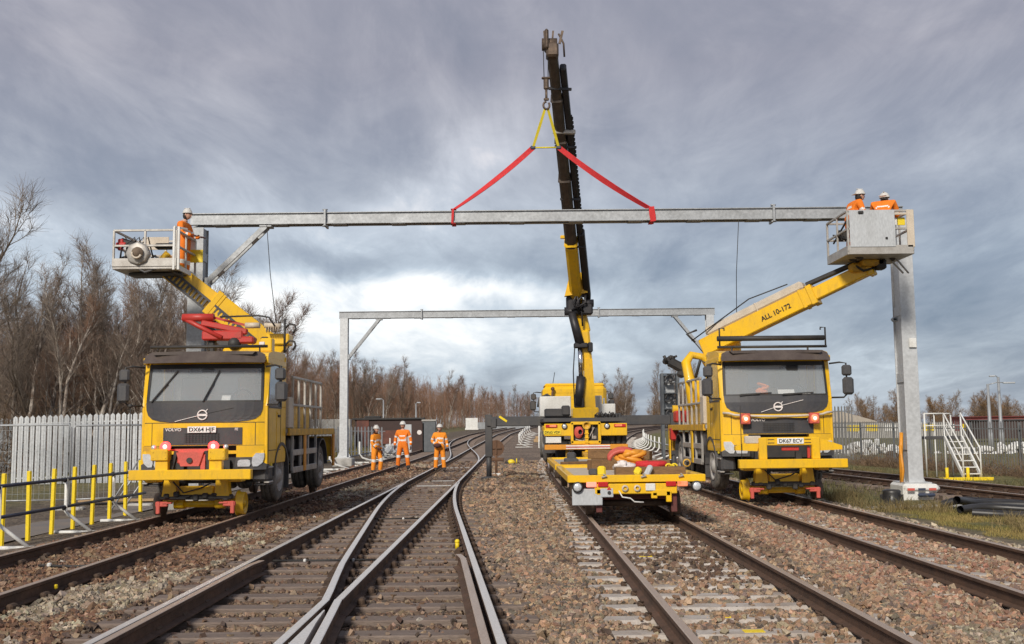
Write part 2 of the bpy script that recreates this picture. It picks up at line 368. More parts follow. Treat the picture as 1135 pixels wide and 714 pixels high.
# ------------------------------------------------------------------ rails
def rail_profile(hw=.035):
    return [(-hw, -.004), (-hw + .006, 0), (hw - .006, 0), (hw, -.004), (hw, -.035), (.011, -.05), (.011, -.13), (.07, -.147), (.07, -.159), (-.07, -.159), (-.07, -.147), (-.011, -.13), (-.011, -.05), (-hw, -.035)]
def rail_mb(fx, ys, dz=0., mb=None, hw=.035, z0=None):
    mb = mb or MB(); P = rail_profile(hw); n = len(P); V = []
    for i, y in enumerate(ys):
        x = fx(y); g = grade(y) if z0 is None else z0
        for px, pz in P: V.append((x + px, y, g + pz + dz))
    k = len(ys); b = mb.n; mb.add(V, [], 0)
    for i in range(k - 1):
        for j in range(n):
            mb.f.append([b + i * n + j, b + i * n + (j + 1) % n, b + (i + 1) * n + (j + 1) % n, b + (i + 1) * n + j])
            mb.m.append(1 if j in (0, 1, 2) else 0); mb.sm.append(False)
    for e in (0, k - 1):
        q = [b + e * n + j for j in range(n)]; mb.f.append(q if e else q[::-1]); mb.m.append(0); mb.sm.append(False)
    return mb
YS = list(np.arange(2, 60, 1.)) + list(np.arange(60, 200, 4.)) + list(np.arange(200, 420, 15.))
def ysub(a, b): return [a] + [y for y in YS if a + .3 < y < b - .3] + [b]
SL = {}                                             # sleepers' rows for the ballast: (kind, centre function, half length, ys)
def timber_sleeper(name, x0, x1, y, parent, rails, jig):
    m = MB(); g = grade(y)
    m.box(((x0 + x1) / 2, y, g - .225), (x1 - x0, .25, .115), .012, (0, 0, jig), 0)
    for rx in rails:
        z = g - .166
        m.box((rx, y, z + .004), (.34, .17, .022), .004, None, 1)
        for s in (-1, 1):
            m.box((rx + s * .112, y, z + .035), (.07, .14, .075), .018, None, 1)
            m.box((rx + s * .15, y + .03, z + .022), (.04, .05, .04), .008, None, 1)
        m.box((rx - .075, y, z + .06), (.04, .17, .05), .01, None, 1)
    return m.build(name, ['timber', 'clip'], parent)
def concrete_sleeper_mb(cx, y, jig, m=None):
    m = m or MB(); g = grade(y)
    m.box((cx, y, g - .245), (2.5, .26, .16), .03, (0, 0, jig), 0)
    for s in (-1, 1):
        m.box((cx + s * .7525, y, g - .186), (.5, .2, .048), .02, (0, 0, jig), 0)
        for t in (-1, 1):
            m.tube([(cx + s * .7525 + t * .085, y - .06, g - .15), (cx + s * .7525 + t * .13, y - .02, g - .13), (cx + s * .7525 + t * .12, y + .05, g - .135), (cx + s * .7525 + t * .07, y + .06, g - .14)], .011, 5, 1)
            m.box((cx + s * .7525 + t * .11, y, g - .155), (.05, .09, .03), .008, None, 1)
    return m
def track(name_label, cx, bright, y0, y1, sl_kind, sp, ysl, far_to):
    t = thing('railway_track', name_label, 'railway track', (0, 0, 0))
    for s in (-1, 1):
        rail_mb(lambda y: cx(y) + s * .7525, ysub(y0, y1)).build('rail', ['rail_side', 'rail_top_bright' if bright else 'rail_top'], t)
    ys = []; y = ysl
    while y < far_to:
        ys.append(y + random.uniform(-.02, .02)); y += sp
    for y in ys[:84]:
        j = random.uniform(-.012, .012); c = cx(y) + random.uniform(-.02, .02)
        if sl_kind == 'timber': timber_sleeper('sleeper', c - 1.3, c + 1.3, y, t, (cx(y) - .7525, cx(y) + .7525), j)
        else: concrete_sleeper_mb(c, y, j).build('sleeper', ['concrete', 'clip'], t)
    if len(ys) > 84:
        m = MB()
        for y in ys[84:]: m.box((cx(y), y, grade(y) - .235), (2.55, .25, .13), .01)
        tag(m.build('sleepers', ['timber' if sl_kind == 'timber' else 'concrete'], t), kind='stuff')
    return t, ys
trk1, s1 = track('rusty railway track under the left yellow truck with buried sleepers', T1, False, 2, 420, 'timber', .68, 8, 130)
trk3, s3 = track('railway track under the crane truck and flat trailers, pale sleepers half buried', T3, False, 2, 420, 'concrete', .62, 5, 110)
trk4, s4 = track('rusty railway track under the right yellow truck with part buried concrete sleepers', T4, False, 2, 420, 'concrete', .65, 6, 110)
trk5 = thing('railway_track', 'rusty siding track running past the white access stairs by the right fence', 'railway track')
for s in (-1, 1): rail_mb(lambda y: T5(y) + s * .7525, ysub(10, 75), z0=None).build('rail', ['rail_side', 'rail_top'], trk5)
s5 = list(np.arange(12, 60, .7))
for y in s5: timber_sleeper('sleeper', T5(y) - 1.25, T5(y) + 1.25, y, trk5, (T5(y) - .7525, T5(y) + .7525), 0)

for y_, x_, mn in ((9.0, 1.95, 'post_yellow'), (8.4, 2.0, 'salmon'), (9.6, 1.9, 'post_yellow'), (7.8, 2.02, 'salmon'), (12.1, 1.95, 'amber'), (13.9, 1.7, 'post_yellow')):
    yy = min(s3, key=lambda q: abs(q - y_)); m = MB(); m.box((x_, yy, -.1625), (.17, .11, .004)); m.build('paint_mark', mn, trk3)
# the points in the second track
t2 = thing('railway_track', 'bright railed track where three workers stand, second from the left truck', 'railway track')
TB = ['rail_side', 'rail_top_bright']
rail_mb(lambda y: T2(y) - .7525, ysub(2, 420)).build('rail', TB, t2)
rail_mb(lambda y: T2(y) + .7525, ysub(9.5, 420)).build('rail', TB, t2)
ys2 = list(np.arange(34, 120, .68))
for y in ys2[:80]: timber_sleeper('sleeper', T2(y) - 1.3, T2(y) + 1.3, y, t2, (T2(y) - .7525, T2(y) + .7525), random.uniform(-.01, .01))
m = MB()
for y in ys2[80:]: m.box((T2(y), y, grade(y) - .235), (2.55, .25, .13), .01)
tag(m.build('sleepers', 'timber', t2), kind='stuff')
tp = thing('rail_turnout', 'set of points with silver crossing nose and long timbers in the foreground', 'railway points')
Yv = 9.5
rail_mb(lambda y: DC(y) - .7525, ysub(Yv, 29.6)).build('closure_rail', ['rail_side', 'rail_silver'], tp)
rail_mb(lambda y: DV(y) + .7525, ysub(2, 29.6)).build('closure_rail', TB, tp)
def wing(fx, bend):
    ys = [6.6, 6.9, 7.4, 8.0, 8.8, Yv]
    return rail_mb(lambda y: fx(y) + (bend if y < 6.7 else 0), ys)
tag(wing(lambda y: -1.695, -.05).build('wing_rail', ['rail_side', 'rail_silver'], tp), 'silver wing rail left of the crossing nose')
tag(wing(lambda y: DC(y) - .7525 + .115, .05).build('wing_rail', ['rail_side', 'rail_silver'], tp), 'silver wing rail right of the crossing nose')
nose = MB(); prev = None
NY = list(np.arange(2, 8.8, .4)) + [8.95]
V = []
for y in NY:
    a = -1.58 - .035; b = DC(y) - .7525 + .035
    b = max(b, a + .012)
    for x in (a, b): V += [(x, y, 0.), (x, y, -.155)]
F = []
for i in range(len(NY) - 1):
    q = i * 4; n_ = q + 4
    F += [(q, q + 2, n_ + 2, n_), (q, n_, n_ + 1, q + 1), (q + 2, q + 3, n_ + 3, n_ + 2)]
e = (len(NY) - 1) * 4
F += [(e, e + 2, e + 3, e + 1)]
# only the solid part of the nose (up to where it splits into two rails)
keep = [i for i, y in enumerate(NY) if y > 6.0]
k0 = keep[0] * 4
V2 = V[k0:]; F2 = [tuple(i - k0 for i in f) for f in F if min(f) >= k0]
nose.add(V2, F2, 0)
nose.build('crossing_nose', ['rail_silver'], tp)
rail_mb(lambda y: -1.58, [2, 4, 5.9]).build('running_rail', TB, tp)
rail_mb(lambda y: DC(y) - .7525, [2, 4, 5.9]).build('running_rail', TB, tp)
def check(fx, a, b, fl):
    return rail_mb(lambda y: fx(y) + (fl if y > b - .35 else 0), [a, 4, 6, 8, 10, b - .8, b - .36, b], .018)
tag(check(lambda y: -2.963, 3, 12.2, .04).build('check_rail', ['rail_side', 'rail_top'], tp), 'rusty check rail with blunt end inside the left rail')
tag(check(lambda y: DV(y) + .7525 - .117, 3, 12.6, -.04).build('check_rail', ['rail_side', 'rail_top'], tp), 'brown check rail inside the curved right rail')
st = list(np.arange(5.4, 33.6, .68))
for y in st:
    dv = DV(y); x1 = max(dv + 1.22, -1.0) if y < 29 else -1.0
    rl = [-3.0825, dv + .7525]
    if y > 9.5: rl += [-1.58] if abs(dv + .7525 + 1.58) > .3 else []
    if y > 9.5 and abs(dv - .7525 + 3.08) > .3: rl.append(DC(y) - .7525)
    timber_sleeper('sleeper', -3.68 + random.uniform(-.03, .03), x1 + random.uniform(-.04, .04), y, tp, rl, random.uniform(-.008, .008))
for y in (30.4, 33.2, 44): 
    m = MB(); m.box((T2(y), y + .2, -.155), (1.0, .16, .012), .003); tag(m.build('painted_board', 'white', tp), 'white painted board between the rails')
for y in (13.1, 19):
    m = MB(); m.tube([(-3.0, y, -.1), (-1.66, y, -.1)], .014, 6)
    for x in (-2.6, -2.0): m.box((x, y, -.1), (.035, .05, .04), .01, None, 1)
    m.build('stretcher_bar', ['black', 'white'], tp)
xo = thing('rail_crossover', 'far crossover curving from the second track over to the left track', 'railway points')
cxo = lambda y: -2.33 + (-5.62 + 2.33) * sstep(44, 108, y) + offA(y)
for s in (-1, 1): rail_mb(lambda y: cxo(y) + s * .7525, [44 + i * 2 for i in range(33)], -.003).build('rail', TB, xo)
m = MB()
for y in np.arange(50, 104, .68): m.box((cxo(y), y, grade(y) - .24), (2.7, .24, .12), .01)
tag(m.build('sleepers', 'timber', xo), kind='stuff')

# ------------------------------------------------------------------ ballast stones (one mass nobody could count)
def chip():
    v = np.array([(x, y, z) for x in (-1, 1) for y in (-1, 1) for z in (-1, 1)], float) * .72
    f = np.array([(0, 1, 3), (0, 3, 2), (4, 6, 7), (4, 7, 5), (0, 4, 5), (0, 5, 1), (2, 3, 7), (2, 7, 6), (0, 2, 6), (0, 6, 4), (1, 5, 7), (1, 7, 3)])
    return v, f
def ico():
    t = (1 + 5 ** .5) / 2
    v = np.array([(-1, t, 0), (1, t, 0), (-1, -t, 0), (1, -t, 0), (0, -1, t), (0, 1, t), (0, -1, -t), (0, 1, -t), (t, 0, -1), (t, 0, 1), (-t, 0, -1), (-t, 0, 1)], float)
    v /= np.linalg.norm(v[0])
    f = np.array([(0, 11, 5), (0, 5, 1), (0, 1, 7), (0, 7, 10), (0, 10, 11), (1, 5, 9), (5, 11, 4), (11, 10, 2), (10, 7, 6), (7, 1, 8), (3, 9, 4), (3, 4, 2), (3, 2, 6), (3, 6, 8), (3, 8, 9), (4, 9, 5), (2, 4, 11), (6, 2, 10), (8, 6, 7), (9, 8, 1)])
    return v, f
IV, IF = chip(); NV = 8
vA = np.vectorize(offA); vB = np.vectorize(offB); vG = np.vectorize(grade)
def scatter(y0, y1, dens, size, xl, xr):
    """xl/xr: half-plane limits as functions of y; returns x,y,r"""
    A = (xr(y1) - xl(y1)) * (y1 - y0); n = int(A * dens)
    y = rng.uniform(y0, y1, n); x = rng.uniform(xl(y1), xr(y1), n)
    ok = (x > xl(0) * 0 + np.array([xl(v) for v in y])) & (x < np.array([xr(v) for v in y]))
    x, y = x[ok], y[ok]
    return x, y, size * rng.lognormal(0, .28, len(x)) / 2
fr = lambda y: .56 * y + 1.2
bands = [(6, 10, 1250, .047), (10, 14, 900, .051), (14, 19, 580, .058), (19, 26, 300, .074), (26, 36, 140, .094), (36, 52, 52, .125)]
XS, YS_, RS = [], [], []
for a, b, dn, sz in bands:
    x, y, r_ = scatter(a, b, dn, sz, lambda v: -min(fr(v), 7.7), lambda v: min(fr(v), 7.35 + .0))
    XS.append(x); YS_.append(y); RS.append(r_)
x = np.concatenate(XS); y = np.concatenate(YS_); r_ = np.concatenate(RS)
u = rng.random(len(x)); oB = vB(y); oA = vA(y)
keep = np.ones(len(x), bool); base = np.full(len(x), -.19)
def sleep_phase(ys, yv):
    ys = np.array(ys); i = np.searchsorted(ys, yv); i0 = np.clip(i - 1, 0, len(ys) - 1); i1 = np.clip(i, 0, len(ys) - 1)
    return np.minimum(abs(yv - ys[i0]), abs(yv - ys[i1]))
nz = vec_noise(x * 1.2, y * 1.2, 21)
dvv = np.vectorize(DV)(y)
for c, ys, kind in ((T1, s1, 'b1'), (T3, s3, 'c'), (T4, s4, 'c4')):
    cv = np.array([c(v) for v in y]); dx = np.abs(x - cv); on = dx < 1.28; ph = sleep_phase(ys, y)
    top = on & (ph < .15)
    if kind == 'c':
        pr = np.where(dx > .95, np.where(x < cv, .12, .5), np.where(nz > .1, .5, .16))
        keep &= ~(top & (u > pr))
        keep &= ~(on & (u < .12))
        base = np.where(on & ~top, -.205, base); base = np.where(top, -.163, base)
    elif kind == 'c4':
        pr = np.where((x < cv) & (dx < .7), np.where(nz > .2, .4, .08), .65)
        keep &= ~(top & (u > pr)); base = np.where(top, -.163, np.where(on, -.19, base))
    else:
        keep &= ~(top & (u > .8)); base = np.where(top, -.165, np.where(on, -.19, base))
    for s in (-1, 1): keep &= np.abs(x - cv - s * .7525) > .082 + r_ * .35
inT2 = (x > -3.7) & (x < np.maximum(dvv + 1.22, -1.)) & (y < 34)
ph = sleep_phase(st, y); top = inT2 & (ph < .15)
edge = x > dvv + .95
keep &= ~(top & (u > np.where(edge, np.where((nz > 0) & (y > 10.5), .6, .14), .035)))
base = np.where(inT2 & ~top, -.224, np.where(top, -.172, base))
in2 = (np.abs(x + 2.33 - oA) < 1.3) & (y >= 34); ph2 = sleep_phase(ys2, y)
keep &= ~(in2 & (ph2 < .15) & (u > .15)); base = np.where(in2, -.205, base)
for rx in (np.full(len(x), -3.0825) + oA, np.full(len(x), -1.5775) + oA, np.vectorize(DC)(y) - .7525, dvv + .7525):
    keep &= np.abs(x - rx) > .085 + r_ * .35
keep &= np.abs(x + 2.963) > .09
sh = (x > -.2) & (x < .9) & ~inT2
base = np.where(sh, -.18 - .02 * nz, base)
base = np.where(x < -7.1, -.26 - .10 * np.clip((-7.1 - x) / .6, 0, 1), base)
base = np.where(x > 6.9 + oB, -.21 - .13 * np.clip((x - 6.9 - oB) / .5, 0, 1), base)
x, y, r_, base, nz = (q[keep] for q in (x, y, r_, base, nz)); n = len(x)
z = base + vG(y) - r_ * .15 + rng.uniform(-.012, .02, n)
# colours
pal = {
 'brown': [(.115, .066, .042), (.15, .09, .058), (.085, .055, .042), (.20, .145, .10), (.135, .075, .045)],
 'dark': [(.085, .055, .04), (.115, .075, .052), (.16, .115, .08), (.065, .048, .04), (.2, .15, .11)],
 'grey': [(.215, .185, .145), (.265, .235, .185), (.135, .12, .10), (.30, .27, .22), (.19, .15, .11)],
 'tan': [(.25, .165, .11), (.205, .14, .096), (.28, .205, .145), (.15, .118, .096), (.105, .088, .076), (.225, .185, .14)],
 'pink': [(.265, .15, .105), (.22, .15, .108), (.28, .215, .155), (.14, .105, .09), (.20, .12, .085), (.24, .2, .155)]}
C = np.zeros((n, 3)); nz2 = vec_noise(x * .8 + 9, y * .55, 5)
zid = np.where(x < -3.75, 0, np.where(x < dvv[keep] + .9, 1, np.where(x < 3.6, 2, np.where(x < 6.6 + vB(y), 3, 4))))
names = ['brown', 'dark', 'tan', 'pink', 'grey']
ch = [names[i] for i in zid]
for i in range(n):
    k = ch[i]
    if k == 'brown' and nz2[i] > .12 and x[i] > -4.75: k = 'grey'
    if k == 'brown' and nz2[i] < -.35: k = 'tan'
    if k == 'pink' and nz2[i] > .25: k = 'grey'
    if k == 'tan' and nz2[i] < -.3: k = 'dark'
    p = pal[k]; C[i] = p[int(rng.integers(len(p)))]
C *= rng.uniform(.82, 1.65, (n, 1)) * np.array([[1.05, .98, .90]]); C *= 1 + rng.uniform(-.06, .06, (n, 3))
lucky = rng.random(n) < .003; C[lucky] = (.4, .36, .31)
# geometry
P = np.repeat(IV[None], n, 0) * rng.uniform(.5, 1.35, (n, NV, 3)) * (r_[:, None, None] * np.stack([rng.uniform(.85, 1.35, n), rng.uniform(.75, 1.15, n), rng.uniform(.6, .9, n)], 1)[:, None, :])
q = rng.normal(size=(n, 4)) * np.array([1.2, .7, .7, 1.]); q /= np.linalg.norm(q, axis=1, keepdims=True)
w_, a_, b_, c_ = q.T
RM = np.stack([1 - 2 * (b_ * b_ + c_ * c_), 2 * (a_ * b_ - c_ * w_), 2 * (a_ * c_ + b_ * w_), 2 * (a_ * b_ + c_ * w_), 1 - 2 * (a_ * a_ + c_ * c_), 2 * (b_ * c_ - a_ * w_), 2 * (a_ * c_ - b_ * w_), 2 * (b_ * c_ + a_ * w_), 1 - 2 * (a_ * a_ + b_ * b_)], 1).reshape(n, 3, 3)
P = np.einsum('nij,nkj->nki', RM, P) + np.stack([x, y, z], 1)[:, None, :]
F = (IF[None] + (np.arange(n) * NV)[:, None, None]).reshape(-1, 3)
me = bpy.data.meshes.new('ballast'); me.vertices.add(n * NV); me.vertices.foreach_set('co', P.astype(np.float32).ravel())
me.loops.add(len(F) * 3); me.loops.foreach_set('vertex_index', F.astype(np.int32).ravel())
me.polygons.add(len(F)); me.polygons.foreach_set('loop_start', (np.arange(len(F)) * 3).astype(np.int32))
me.polygons.foreach_set('use_smooth', np.zeros(len(F), dtype=bool)); me.update(calc_edges=True)
ca = me.color_attributes.new('stone', 'FLOAT_COLOR', 'POINT')
ca.data.foreach_set('color', np.concatenate([np.repeat(C, NV, 0), np.ones((n * NV, 1))], 1).astype(np.float32).ravel())
bm_ = bpy.data.materials.new('crushed_stone'); nt, N, L = nodes(bm_)
o_ = N.new('ShaderNodeOutputMaterial'); bs = N.new('ShaderNodeBsdfPrincipled'); bs.inputs['Roughness'].default_value = .75; L.new(bs.outputs[0], o_.inputs[0])
at = N.new('ShaderNodeAttribute'); at.attribute_name = 'stone'
tc = N.new('ShaderNodeTexCoord'); nn = N.new('ShaderNodeTexNoise'); nn.inputs['Scale'].default_value = 70; nn.inputs['Detail'].default_value = 5; L.new(tc.outputs['Object'], nn.inputs['Vector'])
mr = N.new('ShaderNodeMapRange'); mr.inputs['From Min'].default_value = .3; mr.inputs['From Max'].default_value = .7; mr.inputs['To Min'].default_value = .72; mr.inputs['To Max'].default_value = 1.28; L.new(nn.outputs[0], mr.inputs[0])
hv = N.new('ShaderNodeHueSaturation'); L.new(at.outputs['Color'], hv.inputs['Color']); L.new(mr.outputs[0], hv.inputs['Value']); L.new(hv.outputs[0], bs.inputs['Base Color'])
bp = N.new('ShaderNodeBump'); bp.inputs['Strength'].default_value = .5; bp.inputs['Distance'].default_value = .008; L.new(nn.outputs[0], bp.inputs['Height']); L.new(bp.outputs[0], bs.inputs['Normal'])
me.materials.append(bm_)
ob = bpy.data.objects.new('ballast_stones', me); COL.objects.link(ob)
tag(ob, 'crushed brown and grey ballast stones between and beside the rails', 'ballast', kind='stuff')
print('stones', n)
# ------------------------------------------------------------------ road-rail trucks
def yf(x, z): return .15 * abs(x / 1.15) ** 3.5 + max(0, z - 2.02) * .17
def slab(m, rows, off, th, nxs=14, mi=0, yfun=yf):
    """rows: [(z, x0, x1)...]; a curved panel that follows the cab front, set off metres proud, th thick"""
    k = len(rows); n = nxs + 1; V = []
    for o in (off, off + th):
        for z, x0, x1 in rows:
            for i in range(n):
                x = x0 + (x1 - x0) * i / nxs; V.append((x, yfun(x, z) + o, z))
    F = []; B = k * n
    for j in range(k - 1):
        for i in range(nxs):
            a = j * n + i; F.append((a, a + 1, a + n + 1, a + n)); F.append((B + a, B + a + n, B + a + n + 1, B + a + 1))
    for i in range(nxs):
        F.append((i, B + i, B + i + 1, i + 1)); t = (k - 1) * n + i; F.append((t, t + 1, B + t + 1, B + t))
    for j in range(k - 1):
        a = j * n; F.append((a, a + n, B + a + n, B + a)); a += nxs; F.append((a, B + a, B + a + n, a + n))
    return m.add(V, F, mi, False)
def wheel(parent, x, y, z, r=.5, w=.29, side=1, name='wheel', dual=False):
    m = MB()
    def ty(cx):
        m.ring((cx, y, z), (1, 0, 0), [(-w / 2 + .02, r * .60), (-w / 2, r * .68), (-w / 2 + .01, r * .9), (-w / 2 + .04, r * .97), (-w * .2, r), (-w * .19, r * .975), (-w * .13, r * .975), (-w * .12, r), (w * .12, r), (w * .13, r * .975), (w * .19, r * .975), (w * .2, r), (w / 2 - .04, r * .97), (w / 2 - .01, r * .9), (w / 2, r * .68), (w / 2 - .02, r * .60)], 36)
    ty(x)
    if dual: ty(x - side * (w + .04))
    t = m.build(name, 'tyre', parent)
    h = MB(); s = side
    h.ring((x, y, z), (s, 0, 0), [(w / 2 - .02, r * .61), (w / 2 + .005, r * .59), (w / 2 - .02, r * .55), (w / 2 - .09, r * .5), (w / 2 - .1, r * .34), (w / 2 - .03, r * .3), (w / 2 + .02, r * .2), (w / 2 + .03, .0001)], 28)
    for k in range(10):
        a = 2 * PI * k / 10; h.cyl((x + s * (w / 2 - .1), y + math.cos(a) * r * .42, z + math.sin(a) * r * .42), (x + s * (w / 2 - .06), y + math.cos(a) * r * .42, z + math.sin(a) * r * .42), .018, n=6)
    h.build('rim', 'rim', t)
    return t
def rail_wheel(parent, x, y, s, material):
    m = MB(); m.ring((x, y, .205), (s, 0, 0), [(-.09, .0001), (-.09, .225), (-.065, .235), (-.055, .205), (.05, .2), (.055, .17), (.02, .15), (.02, .07), (.06, .06), (.06, .0001)], 30)
    return m.build('rail_wheel', material, parent)
def mirror(parent, s, z0=0):
    m = MB()
    m.tube([(s * 1.12, .12, z0 + 2.68), (s * 1.3, .02, z0 + 2.7), (s * 1.42, -.02, z0 + 2.68), (s * 1.43, -.02, z0 + 2.05), (s * 1.36, 0, z0 + 1.98), (s * 1.15, .12, z0 + 1.98)], .018, 8)
    f = m.build('mirror', 'black', parent)
    a = MB(); a.box((s * 1.42, -.05, z0 + 2.53), (.19, .12, .22), .035); a.build('mirror_head', 'dark', f)
    a = MB(); a.box((s * 1.44, -.05, z0 + 2.21), (.22, .13, .36), .045); a.build('mirror_head', 'dark', f)
    return f
def rail_truck(label, loc, dz, plate, kind):
    """kind 'a': the truck on the left, 'b': the one on the right"""
    t = thing('road_rail_truck', label, 'truck', loc)
    # cab: sides with real window openings, back, roof, floor
    c = MB()
    for s in (-1, 1):
        X = s * 1.13
        c.box((X, .88, 1.42 + dz), (.05, 1.5, 1.06), .012)                     # door and lower side
        c.box((X, 1.42, 2.35 + dz), (.05, .42, .8), .012)                      # rear pillar
        c.box((X, .88, 2.80 + dz), (.05, 1.5, .12), .012)
        c.bar((X, .16, 1.94 + dz), (X, .34, 2.78 + dz), .07, .05, bev=.012, up=(1, 0, 0))     # front pillar
        c.box((s * 1.155, .86, 1.4 + dz), (.012, .02, .95), 0)
        c.box((s * 1.158, .95, 1.83 + dz), (.03, .16, .035), .01)              # door grab
    c.box((0, 1.66, 1.95 + dz), (2.3, .05, 2.0), .02)
    c.prism([(.2, 2.84 + dz), (1.68, 2.84 + dz), (1.68, 2.97 + dz), (1.45, 3.03 + dz), (.6, 3.0 + dz), (.25, 2.93 + dz)], 'x', -1.13, 1.13)
    c.box((0, .85, 1.12 + dz), (2.2, 1.5, .06), 0)
    slab(c, [(1.24 + dz, -1.15, 1.15), (1.45 + dz, -1.15, 1.15), (1.68 + dz, -1.15, 1.15), (1.9 + dz, -1.15, 1.15), (2.04 + dz, -1.15, 1.15)], 0, .06)
    for s in (-1, 1):
        slab(c, [(2.0 + dz, s * 1.155, s * 1.08), (2.4 + dz, s * 1.155, s * 1.075), (2.86 + dz, s * 1.15, s * 1.06)], 0, .06, 4)
    slab(c, [(2.74 + dz, -1.1, 1.1), (2.9 + dz, -1.1, 1.1)], .0, .05)
    cab = c.build('cab', 'yellow', t)
    c = MB()
    for zz in (1.655, 1.235): slab(c, [(zz + dz, -1.1, 1.1), (zz + .012 + dz, -1.1, 1.1)], -.003, .004)
    for s in (-1, 1):
        slab(c, [(1.24 + dz, s * .94, s * .95), (1.65 + dz, s * .94, s * .95)], -.003, .004, 1)
        c.box((s * 1.157, .2, 1.42 + dz), (.006, .014, 1.0)); c.box((s * 1.157, 1.2, 1.6 + dz), (.006, .014, .7)); c.box((s * 1.157, .7, 1.14 + dz), (.006, 1.0, .014)); c.box((s * 1.165, 1.05, 1.78 + dz), (.02, .2, .05), .008)
    c.build('panel_seams', 'black', cab)
    p = MB()
    slab(p, [(1.675 + dz, -.62, .62), (1.69 + dz, -.8, .8), (1.73 + dz, -.95, .95), (1.80 + dz, -1.03, 1.03), (1.9 + dz, -1.065, 1.065), (2.03 + dz, -1.075, 1.075)], -.014, .012)
    pan = p.build('front_panel', 'panel', cab)
    g = MB(); slab(g, [(1.26 + dz, -.72, .72), (1.57 + dz, -.72, .72)], -.012, .01); 
    for k in range(5): slab(g, [(1.31 + k * .035 + dz, -.32, .32), (1.325 + k * .035 + dz, -.32, .32)], -.022, .01, 6, 1)
    for k in range(-5, 6): slab(g, [(1.3 + dz, k * .058 - .006, k * .058 + .006), (1.475 + dz, k * .058 - .006, k * .058 + .006)], -.026, .006, 1, 1)
    g.build('grille', ['panel', 'black'], cab)
    w = MB(); slab(w, [(2.03 + dz, -1.07, 1.07), (2.3 + dz, -1.065, 1.065), (2.75 + dz, -1.045, 1.045)], .012, .008); w.build('windscreen', 'glass', cab)
    w = MB()
    slab(w, [(2.655 + dz, -1.045, 1.045), (2.75 + dz, -1.04, 1.04)], .002, .008)
    for s in (-1, 1): slab(w, [(2.03 + dz, s * 1.075, s * 1.03), (2.75 + dz, s * 1.05, s * 1.01)], .001, .009, 2)
    slab(w, [(2.015 + dz, -1.06, 1.06), (2.065 + dz, -1.06, 1.06)], -.008, .014)
    w.build('windscreen_seal', 'black', cab)
    for s in (-1, 1):
        q = MB(); q.prism([(.24, 1.96 + dz), (1.2, 1.96 + dz), (1.2, 2.73 + dz), (.4, 2.73 + dz)], 'x', s * 1.128, s * 1.135); q.build('side_window', 'sideglass', cab)
        q = MB(); q.bar((s * 1.15, .2, 1.94 + dz), (s * 1.15, 1.24, 1.94 + dz), .03, .04); q.bar((s * 1.15, 1.23, 1.94 + dz), (s * 1.15, 1.23, 2.75 + dz), .03, .05); q.build('window_trim', 'dark', cab)
    v = MB()
    slab(v, [(2.75 + dz, -1.11, 1.11), (2.80 + dz, -1.12, 1.12), (2.91 + dz, -1.09, 1.09), (2.965 + dz, -.98, .98)], 0, .05, 16, 0, lambda x, z: .16 * abs(x / 1.12) ** 3 - .16 + (z - 2.75 - dz) * .75)
    for s in (-1, 1):
        v.prism([(s * .30, 2.90 + dz), (s * .42, 2.965 + dz), (s * .95, 2.95 + dz), (s * .9, 2.90 + dz)], 'y', -.04, .1)
    v.build('sun_visor', 'visor', cab)
    # what shows inside
    i = MB(); i.box((0, .42, 1.93 + dz), (2.1, .5, .16), .05); i.build('dashboard', 'dark', cab)
    i = MB(); i.box((0, 1.6, 2.2 + dz), (2.1, .06, 1.2), 0); i.box((0, 1.56, 2.45 + dz), (1.3, .02, .42), .01, None, 1); i.box((-.7, 1.5, 2.3 + dz), (.06, .08, .8), .02, None, 2); i.box((.72, 1.45, 2.55 + dz), (.3, .1, .4), .08, None, 2); i.build('cab_lining', ['white', 'sideglass', 'dark'], cab)
    for s in (-1, 1):
        i = MB(); i.box((s * .55, 1.25, 2.2 + dz), (.5, .16, .75), .06, (R(-10), 0, 0)); i.box((s * .55, 1.33, 2.62 + dz), (.28, .12, .2), .05); i.build('seat', 'cream' if (s < 0) == (kind == 'b') else 'bluebar', cab)
    i = MB(); i.tube([(.55 + .2 * math.cos(a * PI / 8), .7 - .06 * math.sin(a * PI / 8), 2.08 + dz + .2 * math.sin(a * PI / 8)) for a in range(17)], .018, 6); i.build('steering_wheel', 'black', cab)
    i = MB(); i.box((.25 if kind == 'b' else .35, .26, 2.1 + dz), (.34 if kind == 'b' else .16, .02, .13), 0, (R(-30), 0, 0))
    if kind == 'b': i.box((.55, .25, 2.055 + dz), (.4, .02, .06), 0, (R(-30), 0, 0))
    i.build('paper', 'paper', cab)
    if kind == 'b':
        i = MB(); i.box((-.2, .5, 2.12 + dz), (.26, .16, .16), .06, (0, .2, 0)); i.box((-.13, .48, 2.2 + dz), (.2, .12, .12), .05, (0, -.4, .2)); i.box((-.2, .46, 2.27 + dz), (.22, .1, .06), .03, (0, .3, 0)); tag(i.build('folded_jacket', 'hivis', cab), 'orange jacket bundled on the dashboard')
    i = MB(); i.box((.05 if kind == 'a' else .35, .14, 2.59 + dz), (.26, .05, .13), .03); i.box((.05 if kind == 'a' else .35, .16, 2.7 + dz), (.03, .03, .12)); i.build('rear_view_mirror', 'black', cab)
    for x0, x1, z1 in (((-.95, -.5, 2.62), (.02, .27, 2.62)) if kind == 'a' else ((-.75, -.12, 2.09), (.12, .75, 2.09))):
        wv = MB(); y_ = lambda x, z: yf(x, z) - .012
        wv.bar((x0, y_(x0, 2.05), 2.06 + dz), (x1, y_(x1, z1), z1 + dz), .028, .02); wv.bar((x0 - .02, y_(x0, 2.04) - .01, 2.04 + dz), ((x0 * .4 + x1 * .6), y_((x0 * .4 + x1 * .6), 2.06 * .4 + z1 * .6) - .012, (2.04 * .4 + z1 * .6) + dz), .03, .02); wv.build('wiper', 'black', cab)
